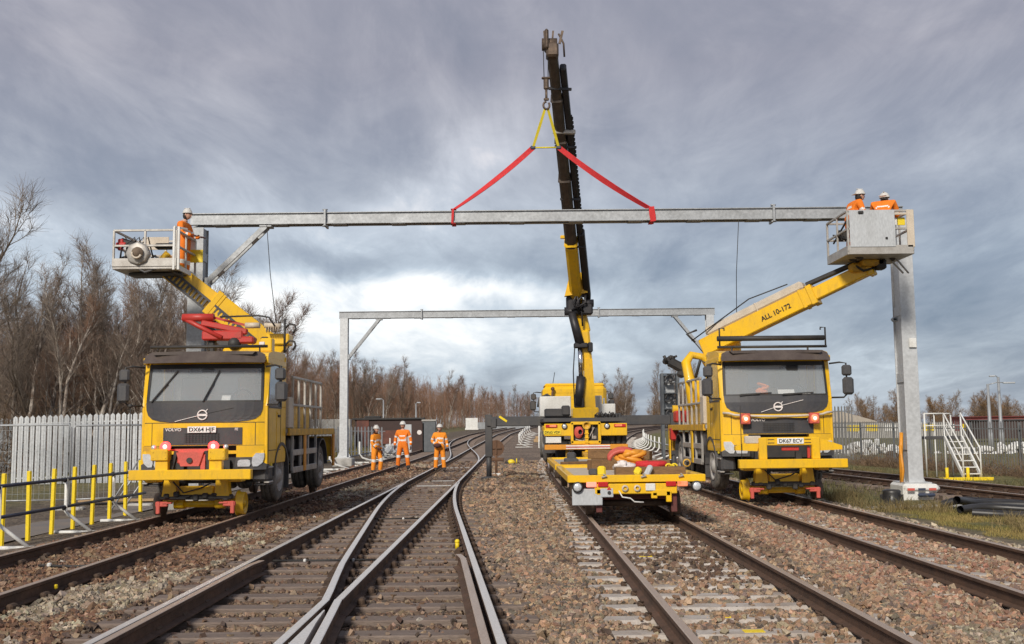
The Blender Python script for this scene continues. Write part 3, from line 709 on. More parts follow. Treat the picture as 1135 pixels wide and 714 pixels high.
    # emblem and lettering
    e = MB(); e.tube([(.085 * math.cos(a * PI / 10), yf(0, 1.8) - .025, 1.80 + dz + .085 * math.sin(a * PI / 10)) for a in range(21)], .014, 6)
    e.bar((.055, -.027, 1.86 + dz), (.095, -.027, 1.905 + dz), .014, .012); e.box((0, -.03, 1.80 + dz), (.15, .012, .04), 0); 
    if kind == 'a': e.bar((-.50, yf(.5, 1.7) - .02, 1.685 + dz), (-.09, -.02, 1.785 + dz), .028, .01)
    else: e.bar((-.35, yf(.3, 1.7) - .02, 1.695 + dz), (-.09, -.02, 1.78 + dz), .028, .01); e.bar((.09, -.02, 1.83 + dz), (.52, yf(.5, 1.9) - .02, 1.935 + dz), .028, .01)
    if kind == 'a': e.bar((.09, -.018, 1.83 + dz), (.55, yf(.55, 1.9) - .018, 1.925 + dz), .012, .008, 1)
    e.build('badge', ['rw_white', 'black'], cab)
    text('maker_lettering', 'VOLVO', .075, cab, (-.53 if kind == 'a' else -.42, yf(.5, 1.5) - .016, 1.535 + dz), (PI / 2, 0, -.06), 'rw_white', w=.30)
    text('model_lettering', 'FE', .065, cab, (.62, yf(.6, 1.5) - .02, 1.535 + dz), (PI / 2, 0, .1), 'rw_white')
    # lower front corners with lamps
    for s in (-1, 1):
        h = MB(); slab(h, [(.86 + dz, s * .62, s * 1.14), (1.1 + dz, s * .62, s * 1.15), (1.24 + dz, s * .62, s * 1.15)], -.01, .3, 6)
        cr = h.build('corner_bumper', 'yellow' if s > 0 or kind == 'b' else 'yellow_dirty', cab)
        h = MB(); slab(h, [(.80 + dz, s * .6, s * 1.14), (.9 + dz, s * .6, s * 1.15), (1.03 + dz, s * .62, s * .9)], -.025, .2, 6); h.build('lamp_housing', 'dark', cr)
        l = MB(); slab(l, [(.86 + dz, s * .66, s * .86), (.90 + dz, s * .65, s * .88), (.965 + dz, s * .66, s * .87), (.985 + dz, s * .70, s * .84)], -.045, .05, 6); l.build('headlight', 'lamp_white', cr)
        l = MB(); slab(l, [(.86 + dz, s * .92, s * 1.0), (.92 + dz, s * .90, s * 1.08), (1.02 + dz, s * .91, s * 1.11), (1.10 + dz, s * .97, s * 1.11)], -.045, .05, 6); l.build('headlight', 'lamp_white', cr)
        l = MB(); l.box((s * 1.145, .5, .88 + dz), (.02, .12, .07), .01); l.build('side_marker', 'plate_y', cr)
    u = MB(); u.box((0, .3, 1.0 + dz), (1.3, .2, .5), .02); u.box((0, .9, .8), (1.5, 1.2, .5), .05); u.box((-.42, 3.6, .85), (.12, 7., .24)); u.box((.42, 3.6, .85), (.12, 7., .24))
    u.box((0, 3.6, .8), (1., .5, .4), .05); u.box((0, 1.3, .6), (1.9, .14, .14), .04); u.box((0, 5.6, .6), (1.7, .22, .22), .06); u.ball((0, 5.6, .6), .24)
    u.build('chassis', 'black', t)
    for s in (-1, 1): mirror(t, s, dz)
    # steps and front mudguards
    for s in (-1, 1):
        f = MB()
        P = [(1.3 + .64 * math.cos(a), .66 + .62 * math.sin(a)) for a in [PI * (k / 12) for k in range(0, 13)]]
        Q = [(1.3 + .58 * math.cos(a), .66 + .56 * math.sin(a)) for a in [PI * (k / 12) for k in range(12, -1, -1)]]
        for i_ in range(12):
            q0, q1 = P[i_], P[i_ + 1]; r0, r1 = Q[12 - i_], Q[11 - i_]
            f.prism([q0, q1, r1, r0], 'x', s * .8, s * 1.17)
        f.box((s * 1.0, .42, .74), (.3, .42, .34), .05); f.box((s * 1.02, .45, .52), (.28, .3, .03), .01)
        fm = f.build('front_mudguard', 'dark', t)
        f = MB()
        for z in (.56, .83): f.box((s * 1.12, .42, z), (.1, .34, .035), .01)
        f.build('cab_step', 'alu', fm)
        f = MB(); f.box((s * 1.0, 1.92, .62), (.34, .02, .5), .008); f.build('mud_flap', 'dark', fm)
    for s in (-1, 1): wheel(t, s * .98, 1.3, .64, side=s); wheel(t, s * .98, 5.6, .66, side=s, dual=True)
    # front bumper beam and hi-rail axle
    b = MB(); b.box((0.05, -.8, .755), (2.12, .16, .175), .012); bb = b.build('buffer_beam', 'yellow', t)
    b = MB()
    for s in (-1, 1): b.box((s * .45, -.4, .74), (.12, .8, .12), .01)
    b.build('beam_arm', 'yellow_dirty', bb)
    if kind == 'a':
        for s in (-1, 1):
            b = MB(); b.box((s * .50, -.72, 1.1), (.30, .22, .2), .015); b.box((s * .47, -.72, .92), (.22, .14, .18), .01)
            for k in (-1, 1):
                for zz in (1.05, 1.15): b.cyl((s * .5 + k * .11, -.84, zz), (s * .5 + k * .11, -.82, zz), .012, n=8)
            bk = b.build('lamp_bracket', 'yellow', t)
            l = MB(); l.ring((s * .5 - .08 * s, -.72, 1.245), (0, -1, 0), [(-.04, .055), (.05, .055)], 16); l.cyl((s * .5 - .08 * s, -.70, 1.18), (s * .5 - .08 * s, -.70, 1.22), .015, n=8); l.build('lamp_casing', 'lamp_redoff', bk)
            l = MB(); l.ball((s * .5 - .08 * s, -.775, 1.245), (.04, .02, .04), 14); tag(l.build('marker_lamp', 'lamp_hot', bk), 'lit red marker lamp')
            l = MB(); l.ring((s * .5 - .08 * s, -.772, 1.245), (0, -1, 0), [(0, .034), (.012, .06), (.006, .085), (-.05, .088)], 18); l.build('lamp_rim', 'lamp_red', bk)
            l = MB(); l.ball((s * .66 - .03 * s, -.72, 1.23), (.045, .05, .045), 12); l.build('clear_lamp', 'lamp_white', bk)
        b = MB(); b.box((0, -.5, 1.05), (.5, .3, .24), .03); b.prism([(-.24, 1.14), (.24, 1.14), (.16, .9), (-.16, .9)], 'y', -.72, -.62); b.bar((-.36, -.6, 1.18), (.36, -.6, 1.18), .03, .04); b.bar((.22, -.66, .84), (.22, -.66, 1.1), .08, .05)
        b.build('tow_coupling', 'salmon', t)
        b = MB()
        for s in (-1, 1): b.bar((s * .34, -.62, .84), (s * .26, -.62, 1.16), .1, .06)
        b.cyl((0, -.75, 1.0), (0, -.71, 1.0), .05, n=14); b.build('coupling_hose', 'black', t)
        pl = MB(); pl.box((.0, -.045, 1.535 + dz), (.52, .012, .115), .004); po = pl.build('number_plate', 'plate_w', cab)
        text('plate_lettering', plate, .1, po, (0, -.0535, 1.533 + dz), (PI / 2, 0, 0), 'ink', w=.46)
    else:
        b = MB()
        for s in (-1, 1): b.box((s * .52, -.74, 1.05), (.16, .12, .42), .012); b.prism([(s * .55, 1.26), (s * .62, 1.0), (s * 1.05, 1.02), (s * 1.05, 1.10), (s * .8, 1.18)], 'y', -.74, -.6)
        b.box((0, -.741, 1.19), (1.1, .10, .16), .012)
        for s in (-1, 1):
            for zz in (1.16, 1.225): b.box((s * .36, -.795, zz), (.13, .008, .014), .002, None, 1)
        b.build('bull_frame', ['yellow', 'black'], bb)
        b = MB(); b.box((.04, -.68, 1.04), (.34, .05, .07), .01); b.bar((.4, -.68, .86), (.4, -.68, 1.08), .05, .04); b.build('tow_coupling', 'red', t)
        pl = MB(); pl.box((.02, -.803, 1.195), (.52, .012, .115), .004); po = pl.build('number_plate', 'plate_w', bb)
        text('plate_lettering', plate, .1, po, (.02, -.811, 1.193), (PI / 2, 0, 0), 'ink', w=.46)
        b = MB(); b.box((-.70, -.7, 1.22), (.32, .1, .16), .02); b.build('electrics_box', 'cream', bb)
        b = MB(); P = []
        for k in range(21):
            x = -1.12 + 2.24 * k / 20; P.append((x, yf(x, 1.6) - .09 - .02 * math.sin(k), 1.655 + dz - .05 * math.sin(PI * k / 20) + (.03 if abs(x) > .95 else 0)))
        b.tube(P, .024, 8); b.build('front_hose', 'cream', cab)
        for s in (-1, 1):
            b = MB(); b.box((s * .70, -.10, 1.56 + dz), (.20, .12, .22), .015); bk = b.build('work_lamp', 'salmon', cab)
            b = MB(); b.ball((s * .70, -.165, 1.56 + dz), (.085, .025, .085), 14); b.build('lamp_lens', 'lamp_orange', bk)
            b = MB(); b.ball((s * .70, -.187, 1.56 + dz), (.04, .012, .04), 10); b.build('lamp_core', 'lamp_hot', bk)
        b = MB(); b.tube([(-.95, -.82, .85), (-.95, -.82, 1.9)], .008, 6); b.build('gauge_rod', 'black', bb)
    b = MB()
    for s in (-1, 1):
        b.prism([(s * .36, .66), (s * .56, .66), (s * .60, .36), (s * .34, .36)], 'y', -.35, -.15); b.box((s * .74, -.35, .64), (.22, .3, .06), .01)
    b.box((0, -.25, .45), (.62, .12, .17), .02); b.tube([(-.44, -.05, .2), (.44, -.05, .2)], .06, 14)
    for s in (-1, 1): b.tube([(s * .28, -.05, .2), (s * .46, -.05, .2)], .085, 14); b.box((s * .52, -.1, .27), (.25, .15, .05), .01)
    ax = b.build('rail_axle', 'yellow', t)
    b = MB(); b.box((0, -.28, .34), (1.3, .12, .09), .02)
    for k in range(7): b.box((-.5 + k * .17 + random.uniform(-.03, .03), -.33, .32 + random.uniform(-.04, .08)), (.1, .1, random.uniform(.05, .14)), .02)
    b.tube([(-.4, -.36, .62), (-.2, -.38, .42), (.1, -.37, .5), (.3, -.36, .6)], .014, 6); b.build('axle_frame', 'black', ax)
    for s in (-1, 1):
        b = MB(); b.box((s * .60, -.32, .22), (.22, .08, .09), .015); b.box((s * .66, -.34, .16), (.07, .06, .22), .012); b.box((s * .5, -.32, .24), (.16, .1, .03), .008); b.build('rail_guard', 'salmon', ax)
        rail_wheel(ax, s * .7525, 0, s, 'yellow' if (s > 0) == (kind == 'a') else 'hook')
        rail_wheel(t, s * .7525, 6.75, s, 'hook')
    # body behind the cab
    d = MB(); d.box((0, 4.3, 1.49), (2.42, 5.2, .1), .012)
    for s in (-1, 1): d.box((s * 1.2, 4.3, 1.47), (.06, 5.2, .14), .01, None, 1)
    dk = d.build('deck', ['alu', 'yellow_dirty'], t)
    for s in (-1, 1):
        rl = MB()
        for k in range(6): y_ = 2.15 + k * .62; rl.box((s * 1.18, y_, 2.07), (.045, .045, 1.06), .006)
        for z in (2.58, 2.02): rl.box((s * 1.18, 3.7, z), (.05, 3.2, .05), .008)
        rl.build('side_railing', 'alu', dk)
        bx = MB(); bx.box((s * 1.02, 1.97, 1.86), (.36, .40, .62), .02); bx.build('tool_box', 'cream', dk)
        bx = MB(); bx.box((s * .86, 3.35, 1.79), (.46, 2., .5), .02)
        for k in range(4): bx.box((s * 1.095, 3.35, 1.62 + k * .12), (.012, 1.9, .02), .003)
        bx.build('yellow_locker', 'yellow', dk)
        fr_ = MB()
        for y_ in (2.25, 3.05, 3.85, 4.75): fr_.box((s * 1.16, y_, 1.06), (.05, .06, .76), .006)
        for z in (.70, 1.05): fr_.box((s * 1.165, 3.5, z), (.06, 2.5, .12), .008)
        fr_.build('side_guard', 'alu', t)
        q = MB(); q.box((s * 1.2, 3.35, 1.06), (.03, .22, .82), .008); q.box((s * 1.2, 6.88, 1.05), (.04, .2, .85), .008); q.build('marker_post', 'amber' if kind == 'a' else 'yellow', t)
        q = MB(); q.box((s * .8, 2.75, 1.1), (.5, .7, .5), .04); q.build('under_deck_tank', 'dark' if s > 0 else 'rim', t); q = MB(); q.box((s * .8, 4.2, 1.1), (.5, .8, .6), .04); q.build('under_deck_locker', 'dark' if s > 0 else 'rim', t)
        q = MB()
        P = [(5.6 + .62 * math.cos(PI * k / 10), .7 + .62 * math.sin(PI * k / 10)) for k in range(11)]
        for i_ in range(10): q.prism([P[i_], P[i_ + 1], (5.6 + (P[i_ + 1][0] - 5.6) * .95, .7 + (P[i_ + 1][1] - .7) * .95), (5.6 + (P[i_][0] - 5.6) * .95, .7 + (P[i_][1] - .7) * .95)], 'x', s * .6, s * 1.17)
        q.build('rear_mudguard', 'dark', t)
    q = MB(); q.box((0, 6.92, 1.1), (2.3, .1, .5), .01); q.build('rear_panel', 'yellow_dirty', t)
    q = MB(); q.cyl((0, 4.5, 1.55), (0, 4.5, 2.5), .42, .38, 24); q.box((0, 4.5, 2.75), (.7, .8, .6), .05); q.box((0, 4.55, 3.2), (.5, .5, .8), .05); q.build('turret', 'yellow', t)
    q = MB()
    for k in range(5): q.box((random.uniform(-.5, .5), 3.2 + k * .25, 1.8 + random.uniform(0, .6)), (.4, .25, random.uniform(.2, .5)), .03)
    q.build('hydraulic_unit', 'dark', dk)
    return t, cab

def boom(t, a, b, w0, h0, w1, h1, split, side_chain=0):
    a, b = Vector(a), Vector(b); d = (b - a).normalized(); mid = a.lerp(b, split)
    m = MB(); m.bar(a - d * .35, mid, w0, h0, bev=.02); m.bar(mid - d * .12, mid + d * .02, w0 + .05, h0 + .05, bev=.012); m.bar(a.lerp(b, split * .88), a.lerp(b, split * .88) + d * .08, w0 + .03, h0 + .03, bev=.01)
    o = m.build('boom', 'yellow', t)
    m = MB(); m.bar(mid, b, w1, h1, bev=.02); m.bar(b - d * .1, b + d * .05, w1 + .06, h1 + .08, bev=.02); m.build('inner_boom', 'yellow', o)
    return o, d
def cage(bk, x0, x1, y0, y1, z0, z1, skip=(), n=2):
    m = MB(); r = .022
    for z in (z1, (z0 + z1) / 2 + .05):
        for a_, b_ in (((x0, y0), (x1, y0)), ((x1, y0), (x1, y1)), ((x1, y1), (x0, y1)), ((x0, y1), (x0, y0))): m.bar((*a_, z), (*b_, z), .045, .045, bev=.006)
    for i in range(n + 1):
        x = x0 + (x1 - x0) * i / n
        for y in (y0, y1): m.bar((x, y, z0), (x, y, z1), .045, .045, bev=.006)
    for x in (x0, x1): m.bar((x, (y0 + y1) / 2, z0), (x, (y0 + y1) / 2, z1), .04, .04, bev=.006)
    return m.build('basket_rail', 'alu', bk)

# left truck -----------------------------------------------------------
LT, LC = rail_truck('yellow road-rail truck on the left track, boom raised to the left, two red lamps lit', (-5.66, 19.0, 0), 0., 'DX64 HJF', 'a')
m = MB(); m.tube([(-1.08, .28, 3.07), (1.1, .28, 3.07)], .028, 8)
for x in (-.95, 0, .95): m.tube([(x, .32, 2.95), (x, .28, 3.07)], .016, 6)
m.box((1.0, .26, 3.12), (.1, .05, .06), .01, None, 1); m.build('roof_bar', ['black', 'rw_white'], LC)
m = MB(); m.box((1.0, .7, 3.12), (.22, .25, .26), .02); m.build('roof_box', 'yellow', LC)
bo, bd = boom(LT, (.12, 4.5, 3.42), (-2.22, 4.05, 5.28), .5, .56, .42, .46, .52)
mm = MB(); A, B = Vector((-.22, 4.2, 3.38)), Vector((-2.40, 3.78, 5.24)); up = Vector((.5, 0, .62))
for o_ in (0, .26): mm.bar(A + up * o_, B + up * o_, .03, .05)
for k in range(30):
    p = A.lerp(B, k / 29); mm.bar(p, p + up * .26, .02, .05)
mm.build('cable_chain', 'dark', bo)
text('boom_lettering', '9-120', .22, bo, Vector((-.62, 4.16, 3.98)), Euler((PI / 2, R(38.5), 0)).to_matrix().to_euler(), 'ink')
m = MB(); m.box((-1.25, 4.3, 4.0), (.35, .4, .3), .04); m.bar((-.4, 4.5, 3.1), (-1.35, 4.4, 3.9), .2, .2); m.build('lift_cylinder', 'dark', bo)
bk = MB(); bk.box((-2.32, 4.0, 5.07), (1.40, 1.4, .1), .012); bk.box((-2.32, 3.29, 5.17), (1.40, .02, .18), .004); bk = bk.build('basket', 'alu', LT)
cage(bk, -3.0, -1.64, 3.32, 4.68, 5.1, 5.88)
m = MB(); m.ring((-2.45, 3.26, 5.36), (0, -1, 0), [(-.12, .25), (.02, .26), (.06, .22), (.04, .15), (.08, .13), (.08, .0001)], 8); m.build('slew_drum', 'alu', bk)
m = MB(); m.ring((-2.43, 3.17, 5.36), (0, -1, 0), [(0, .13), (.03, .12), (.03, .08), (.05, .075), (.05, .0001)], 14); m.build('drum_hub', 'bark', bk)
m = MB(); m.tube([(-2.43 + .1 * math.cos(a), 3.12, 5.34 + .1 * math.sin(a)) for a in [PI * (.9 + k / 8) for k in range(9)]], .025, 6); m.build('hub_hose', 'cream', bk)
m = MB()
rq = random.Random(31)
for k in range(9): m.box((-2.85 + rq.random() * 1.0, 3.5 + rq.random() * .9, 5.2 + rq.random() * .12), (rq.uniform(.12, .3), .2, rq.uniform(.12, .3)), .03, (0, rq.uniform(-.3, .3), 0), k % 3)
for k in range(4): m.tube([(-2.9 + k * .12, 3.4, 5.15), (-2.85 + k * .12, 3.38, 5.5), (-2.6 + k * .1, 3.45, 5.75), (-2.5 + k * .1, 3.5, 5.3)], .02, 6, 1)
m.build('loose_gear', ['cream', 'black', 'rim'], bk)
for c_, d_, r_z in (((-2.72, 3.6, 5.62), (.5, .2, .16), .3), ((-2.75, 3.6, 5.3), (.4, .3, .12), -.2), ((-1.9, 3.5, 5.55), (.5, .25, .12), 0)):
    m = MB(); m.box(c_, d_, .04, (0, r_z, 0)); m.build('tool_bag', 'black', bk)
m = MB(); m.box((-2.55, 4.66, 5.83), (.6, .02, .3), .005); m.box((-1.85, 4.66, 5.78), (.45, .02, .36), .005, None, 1); m.box((-1.7, 4.64, 5.52), (.5, .02, .3), .005, None, 2); m.build('basket_sheet', ['cream', 'white', 'plate_y'], bk)
m = MB(); m.box((-2.92, 3.5, 5.6), (.12, .06, .26), .02); m.box((-2.9, 3.46, 5.6), (.22, .05, .09), .02); m.build('control_box', 'red', bk)
m = MB()
for x in (-1.68, -1.58): m.bar((x, 3.3, 5.0), (x, 3.3, 5.95), .05, .05, bev=.006)
m.bar((-1.68, 3.3, 5.95), (-1.5, 3.6, 5.95), .04, .04); m.bar((-1.68, 3.3, 5.1), (-1.5, 3.9, 5.0), .04, .1); m.build('basket_gate', 'white', bk)
m = MB(); m.bar((-2.3, 4.1, 5.0), (-2.3, 4.0, 5.3), .3, .3); m.box((-2.2, 3.9, 4.97), (1.2, .5, .06), .02); m.tube([(-2.6, 3.4, 5.1), (-2.3, 3.3, 4.95), (-1.95, 3.45, 5.1), (-1.6, 3.7, 4.9)], .03, 6); m.build('basket_mount', 'dark', bk)
# red folded arm over the cab
m = MB()
m.tube([(-1.2, 2.5, 3.86), (-.55, 2.5, 3.86)], .085, 10); m.tube([(-1.2, 2.5, 3.86), (-.9, 2.45, 3.7), (-.35, 2.4, 3.42)], .05, 8)
m.bar((-.8, 2.5, 3.75), (.15, 2.5, 3.55), .14, .12, bev=.02); m.bar((-.55, 2.55, 3.86), (.25, 2.55, 3.66), .05, .05); m.box((-.35, 2.55, 3.48), (.85, .3, .2), .03); m.box((.1, 2.55, 3.38), (.4, .3, .14), .03)
ra = m.build('folded_arm', 'red', LT)
m = MB(); m.cyl((.12, 2.45, 3.68), (.42, 2.45, 3.68), .06, n=12); m.cyl((.52, 2.45, 3.68), (.86, 2.45, 3.66), .055, n=12)
for k in range(6): m.cyl((.56 + k * .05, 2.45, 3.6), (.57 + k * .05, 2.45, 3.6), .075, n=10)
m.build('insulator', 'cream', ra)
m = MB(); m.tube([(-.4, 2.4, 3.86), (.4, 2.4, 3.88), (.62, 2.4, 3.84), (.75, 2.4, 3.65)], .02, 6); m.tube([(.95, 2.4, 3.1), (.95, 2.4, 3.8)], .025, 6)
for z in (3.25, 3.6): m.tube([(.95, 2.4, z), (1.05, 2.4, z + .1), (1.15, 2.4, z + .08), (1.18, 2.4, z), (1.12, 2.4, z - .1)], .022, 6)
m.ball((-.1, 2.45, 3.3), .14); m.box((-.6, 2.6, 3.2), (.14, .2, .4), .03); m.box((.5, 2.6, 3.2), (.16, .2, .5), .03); m.build('pantograph_fittings', 'black', ra)
m = MB(); m.box((.1, 2.7, 3.1), (.9, .5, .25), .04); m.box((.75, 2.8, 3.4), (.5, .4, .24), .03); m.build('arm_base', 'yellow', LT)
m = MB(); m.tube([(-1.05, -.75, .85), (-1.05, -.75, 1.95)], .01, 6); m.ball((-1.05, -.75, 1.96), .04); m.build('gauge_rod', 'black', LT)

# right truck ----------------------------------------------------------
RT, RC = rail_truck('yellow road-rail truck on the right track, boom up to the right, orange jacket behind windscreen', (5.42, 21.3, 0), .08, 'DK67 ECV', 'b')
m = MB(); m.tube([(-1.1, .5, 3.33), (1.15, .5, 3.33)], .055, 12); m.tube([(-1.1, .5, 3.15), (1.2, .5, 3.15)], .028, 8)
for x in (-1.05, 1.18): m.tube([(x, .5, 3.13), (x, .5, 3.55), (x - .1 * (1 if x > 0 else -1), .5, 3.55), (x - .1 * (1 if x > 0 else -1), .5, 3.5)], .018, 6)
for x in (-.8, .8): m.tube([(x, .5, 3.0), (x, .5, 3.15)], .02, 6)
m.build('roof_rack', 'black', RC)
bo, bd = boom(RT, (-.38, 4.3, 3.55), (2.82, 2.25, 5.08), .36, .43, .26, .30, .66)
dd = bd; m = MB(); up = Vector((0, 0, 1)) - dd * dd.z; up.normalize(); a_ = Vector((-.38, 4.3, 3.55))
m.bar(a_ + up * .32 - dd * .1, a_ + up * .32 + dd * 2.55, .32, .22, bev=.05); m.bar(a_ + up * .32 + dd * 1.3, a_ + up * .32 + dd * 1.34, .34, .24, bev=.03); m.build('boom_cover', 'cream', bo)
m = MB(); m.bar(a_ + up * .3 + dd * 2.6, a_ + up * .24 + dd * 3.9, .16, .1, bev=.02); m.tube([a_ + Vector((-.6, 0, .05)), a_ + up * .62 + dd * 1.2, a_ + up * .52 + dd * 2.2], .016, 6); m.tube([a_ + Vector((-.55, -.2, 0)), a_ + Vector((-.75, -.2, .2)), a_ + Vector((-.5, -.2, .3))], .03, 6); m.build('boom_hoses', 'black', bo)
ex = dd.copy(); sd = Vector((0, 0, 1)).cross(dd).normalized() * -1; sd = dd.cross(up)
if sd.y > 0: sd = -sd
zz = sd; xx = dd; yy = zz.cross(xx)
rm = Matrix((xx, yy, zz)).transposed()
text('boom_lettering', 'ALL 10-172', .165, bo, a_ + dd * 1.72 + sd * .192 - up * .02, rm.to_euler(), 'ink')
bk = MB(); bk.box((2.73, 2.05, 5.27), (1.42, 1.5, .08), .01); bk.box((2.73, 1.29, 5.33), (1.42, .03, .2), .006); bk.box((2.01, 2.05, 5.33), (.03, 1.5, .2), .006); bk.box((3.45, 2.05, 5.33), (.03, 1.5, .2), .006); bk = bk.build('basket', 'alu', RT)
cage(bk, 2.02, 3.44, 1.31, 2.78, 5.3, 6.2)
m = MB(); m.box((2.55, 1.27, 5.8), (1.0, .02, .82), .004)
m.box((2.3, 1.24, 6.16), (.12, .04, .06), .015, None, 1); m.box((2.85, 1.25, 5.58), (.05, .03, .05), .01, None, 1); m.build('basket_panel', ['sheet', 'black'], bk)
m = MB(); m.box((3.4, 1.29, 5.8), (.16, .03, .84), .005); m.box((3.16, 1.30, 6.13), (.5, .03, .05), .005); m.build('basket_post', 'cream', bk)
m = MB(); m.box((3.09, 1.42, 5.98), (.16, .03, .16), .004); m.box((3.24, 1.42, 5.98), (.18, .03, .17), .004, None, 1); m.build('basket_notice', ['white', 'plate_y'], bk)
m = MB()
for k in range(7): m.box((2.12 + random.uniform(0, .12), 1.5 + k * .17, 5.75 + random.uniform(-.1, .3)), (.12, .1, random.uniform(.1, .3)), .03)
m.bar((2.06, 1.4, 6.05), (2.1, 2.6, 5.7), .03, .03); m.bar((2.06, 1.4, 5.6), (2.1, 2.6, 5.9), .03, .03); m.build('control_gear', 'black', bk)
m = MB(); m.box((2.8, 2.2, 5.16), (.5, .5, .16), .04); m.box((2.55, 2.3, 5.08), (.4, .3, .2), .04); m.build('basket_mount', 'yellow_dirty', bk)
m = MB(); m.box((2.98, 2.1, 5.12), (.22, .3, .24), .04); m.tube([(2.4, 2.2, 5.15), (2.6, 2.1, 4.98), (2.85, 2.1, 5.05)], .03, 6); m.build('levelling_gear', 'black', bk)
m = MB()
for q in range(2): m.bar((3.1 + q * .16, 1.9, 5.25), (3.5 + q * .12, 2.1, 4.92), .03, .03)
m.build('basket_bracket', 'alu', bk)
# small loader crane behind the right cab
m = MB(); P = [(-1.05 + .0, 3.9, 1.9), (-1.1, 4.0, 2.6), (-1.15, 4.2, 3.05), (-1.0, 4.3, 3.25), (-.7, 4.3, 3.2), (-.5, 4.3, 2.8)]
m.tube(P, [.13, .13, .12, .1, .1, .09], 10); m.box((-1.0, 3.95, 2.3), (.3, .3, .6), .04); lc = m.build('loader_crane', 'yellow', RT)
m = MB(); m.box((-1.35, 4.5, 3.02), (.42, .3, .22), .05, (0, .5, 0)); m.box((-1.52, 4.55, 3.15), (.3, .3, .16), .05, (0, -.4, 0)); m.box((-1.2, 4.5, 2.85), (.2, .26, .3), .05, (0, .4, 0))
for k in range(4): m.tube([(-1.6 + .12 * k, 4.4, 3.1 + .05 * k), (-1.66 + .14 * k, 4.4, 3.25)], .04, 6)
m.tube([(-1.0, 4.1, 2.5), (-.85, 3.9, 3.1), (-.6, 3.9, 2.95), (-.65, 3.9, 2.5)], .04, 6); m.build('grab', 'black', lc)
m = MB(); m.tube([(-1.25, 5.9, 1.95), (-.4, 5.9, 1.95)], .1, 12); m.build('roller', 'yellow', RT)
m = MB(); m.box((-1.0, 5.6, 1.75), (.5, .5, .3), .04); m.box((-1.15, 6.4, 1.3), (.2, .4, .35), .04); m.build('hose_reel', 'red', RT)
# ------------------------------------------------------------------ crane truck (seen from behind) on the third track
CT = thing('crane_truck', 'yellow crane truck seen from behind with tall black boom and spread outriggers', 'crane truck', (2.12, 30.5, 0))
def hexbeam(m, a, b, w, h, mi=0): return m.bar(a, b, w, h, mi, bev=min(w, h) * .22)
c = MB()
for s in (-1, 1): c.box((s * .80, .0, 1.43), (.82, .09, .36), .015)
c.box((0, -.03, 1.62), (.86, .1, .09), .01); c.box((0, -.03, 1.06), (.86, .1, .1), .01)
for s in (-1, 1): c.box((s * .40, -.03, 1.34), (.08, .1, .6), .01)
c.bar((.02, -.1, .72), (.02, -.1, 1.5), .09, .06)
for k in range(5): c.box((.02, -.14, .80 + k * .13), (.13, .03, .03), .005)
tp_ = c.build('tail_frame', 'yellow', CT)
c = MB(); c.box((0, .12, 1.34), (.74, .1, .54)); c.build('tail_shade_box', 'black', tp_)  # solid black box stands in for the shade inside the open tail frame
c = MB(); c.ring((.02, -.12, 1.55), (0, -1, 0), [(-.05, .09), (0, .125), (.03, .12), (.03, .085), (-.04, .07), (-.04, .0001)], 20); c.build('tow_eye', 'yellow_dirty', tp_)
c = MB()
for q in range(5): c.tube([(-.2 + (.12 - .012 * q) * math.cos(a) + .01 * q, .03 - .015 * q, 1.36 + (.17 - .02 * q) * math.sin(a)) for a in [2 * PI * k / 14 for k in range(15)]], .018, 6)
c.build('coiled_sling', 'salmon', tp_)
c = MB(); c.box((.2, .06, 1.36), (.04, .04, .4), .01); c.box((.27, .05, 1.2), (.1, .05, .1), .02); c.tube([(-.3, .0, 1.15), (-.1, -.02, 1.1), (.1, 0, 1.2), (.25, 0, 1.5)], .018, 6); c.build('tail_fittings', 'rim', tp_)
for s in (-1, 1):
    c = MB(); c.box((s * 1.0, -.06, 1.54), (.34, .03, .09), .012); c.build('tail_lamp', 'lamp_redoff', tp_)
    c = MB(); c.box((s * (1.0 - .04), -.08, 1.545), (.2, .02, .055), .01); c.build('lamp_glow', 'lamp_orange', tp_)
    c = MB(); c.ring((s * .62, -.06, 1.53), (0, -1, 0), [(-.02, .085), (.02, .085), (.025, .06)], 18); c.build('lamp_ring', 'black', tp_)
    c = MB(); c.ball((s * .62, -.08, 1.53), (.062, .02, .062), 12); c.build('reversing_lamp', 'lamp_white', tp_)
c = MB(); c.box((-.98, -.055, 1.36), (.50, .012, .12), .003); pl = c.build('number_plate', 'plate_y', tp_)
text('plate_lettering', 'DK65 VDF', .1, pl, (-.98, -.063, 1.358), (PI / 2, 0, 0), 'ink', w=.44)
c = MB(); c.box((0, -.12, .93), (2.42, .1, .15), .01)
for i, x in enumerate(np.linspace(-.36, .36, 2)): pass
c.box((0.05, -.1725, .965), (1.28, .006, .04), 0, None, 1); c.box((.05, -.1735, .93), (1.28, .006, .032), 0, None, 2); c.box((.05, -.1725, .895), (1.28, .006, .034), 0, None, 1)
c.build('rear_bumper', ['amber', 'rw_white', 'red'], CT)
c = MB(); c.box((-.95, -.08, 1.14), (.45, .03, .17), .005); c.build('notice_board', 'white', tp_)
c = MB(); c.box((-.42, 4, .95), (.14, 7.6, .3)); c.box((.42, 4, .95), (.14, 7.6, .3)); c.box((0, 3.3, .85), (1.7, 4.5, .5), .05); c.box((0, 2., .62), (1.8, .2, .2), .04); c.build('chassis', 'black', CT)
for y in (2.0, 3.35, 6.9):
    for s in (-1, 1): wheel(CT, s * 1.02, y, .92, .5, .29, s, dual=(y < 5))
for s in (-1, 1):
    for k in range(3): c = MB(); c.box((s * .98 + (k - 1) * .17, .4, 1.15), (.15, .3, .3), .04); c.build('gas_bottle', 'dark', CT)
for s in (-1, 1): 
    c = MB(); c.box((s * .98, 1.3, 1.12), (.42, .03, .8), .01); c.build('mud_flap', 'dark', CT)
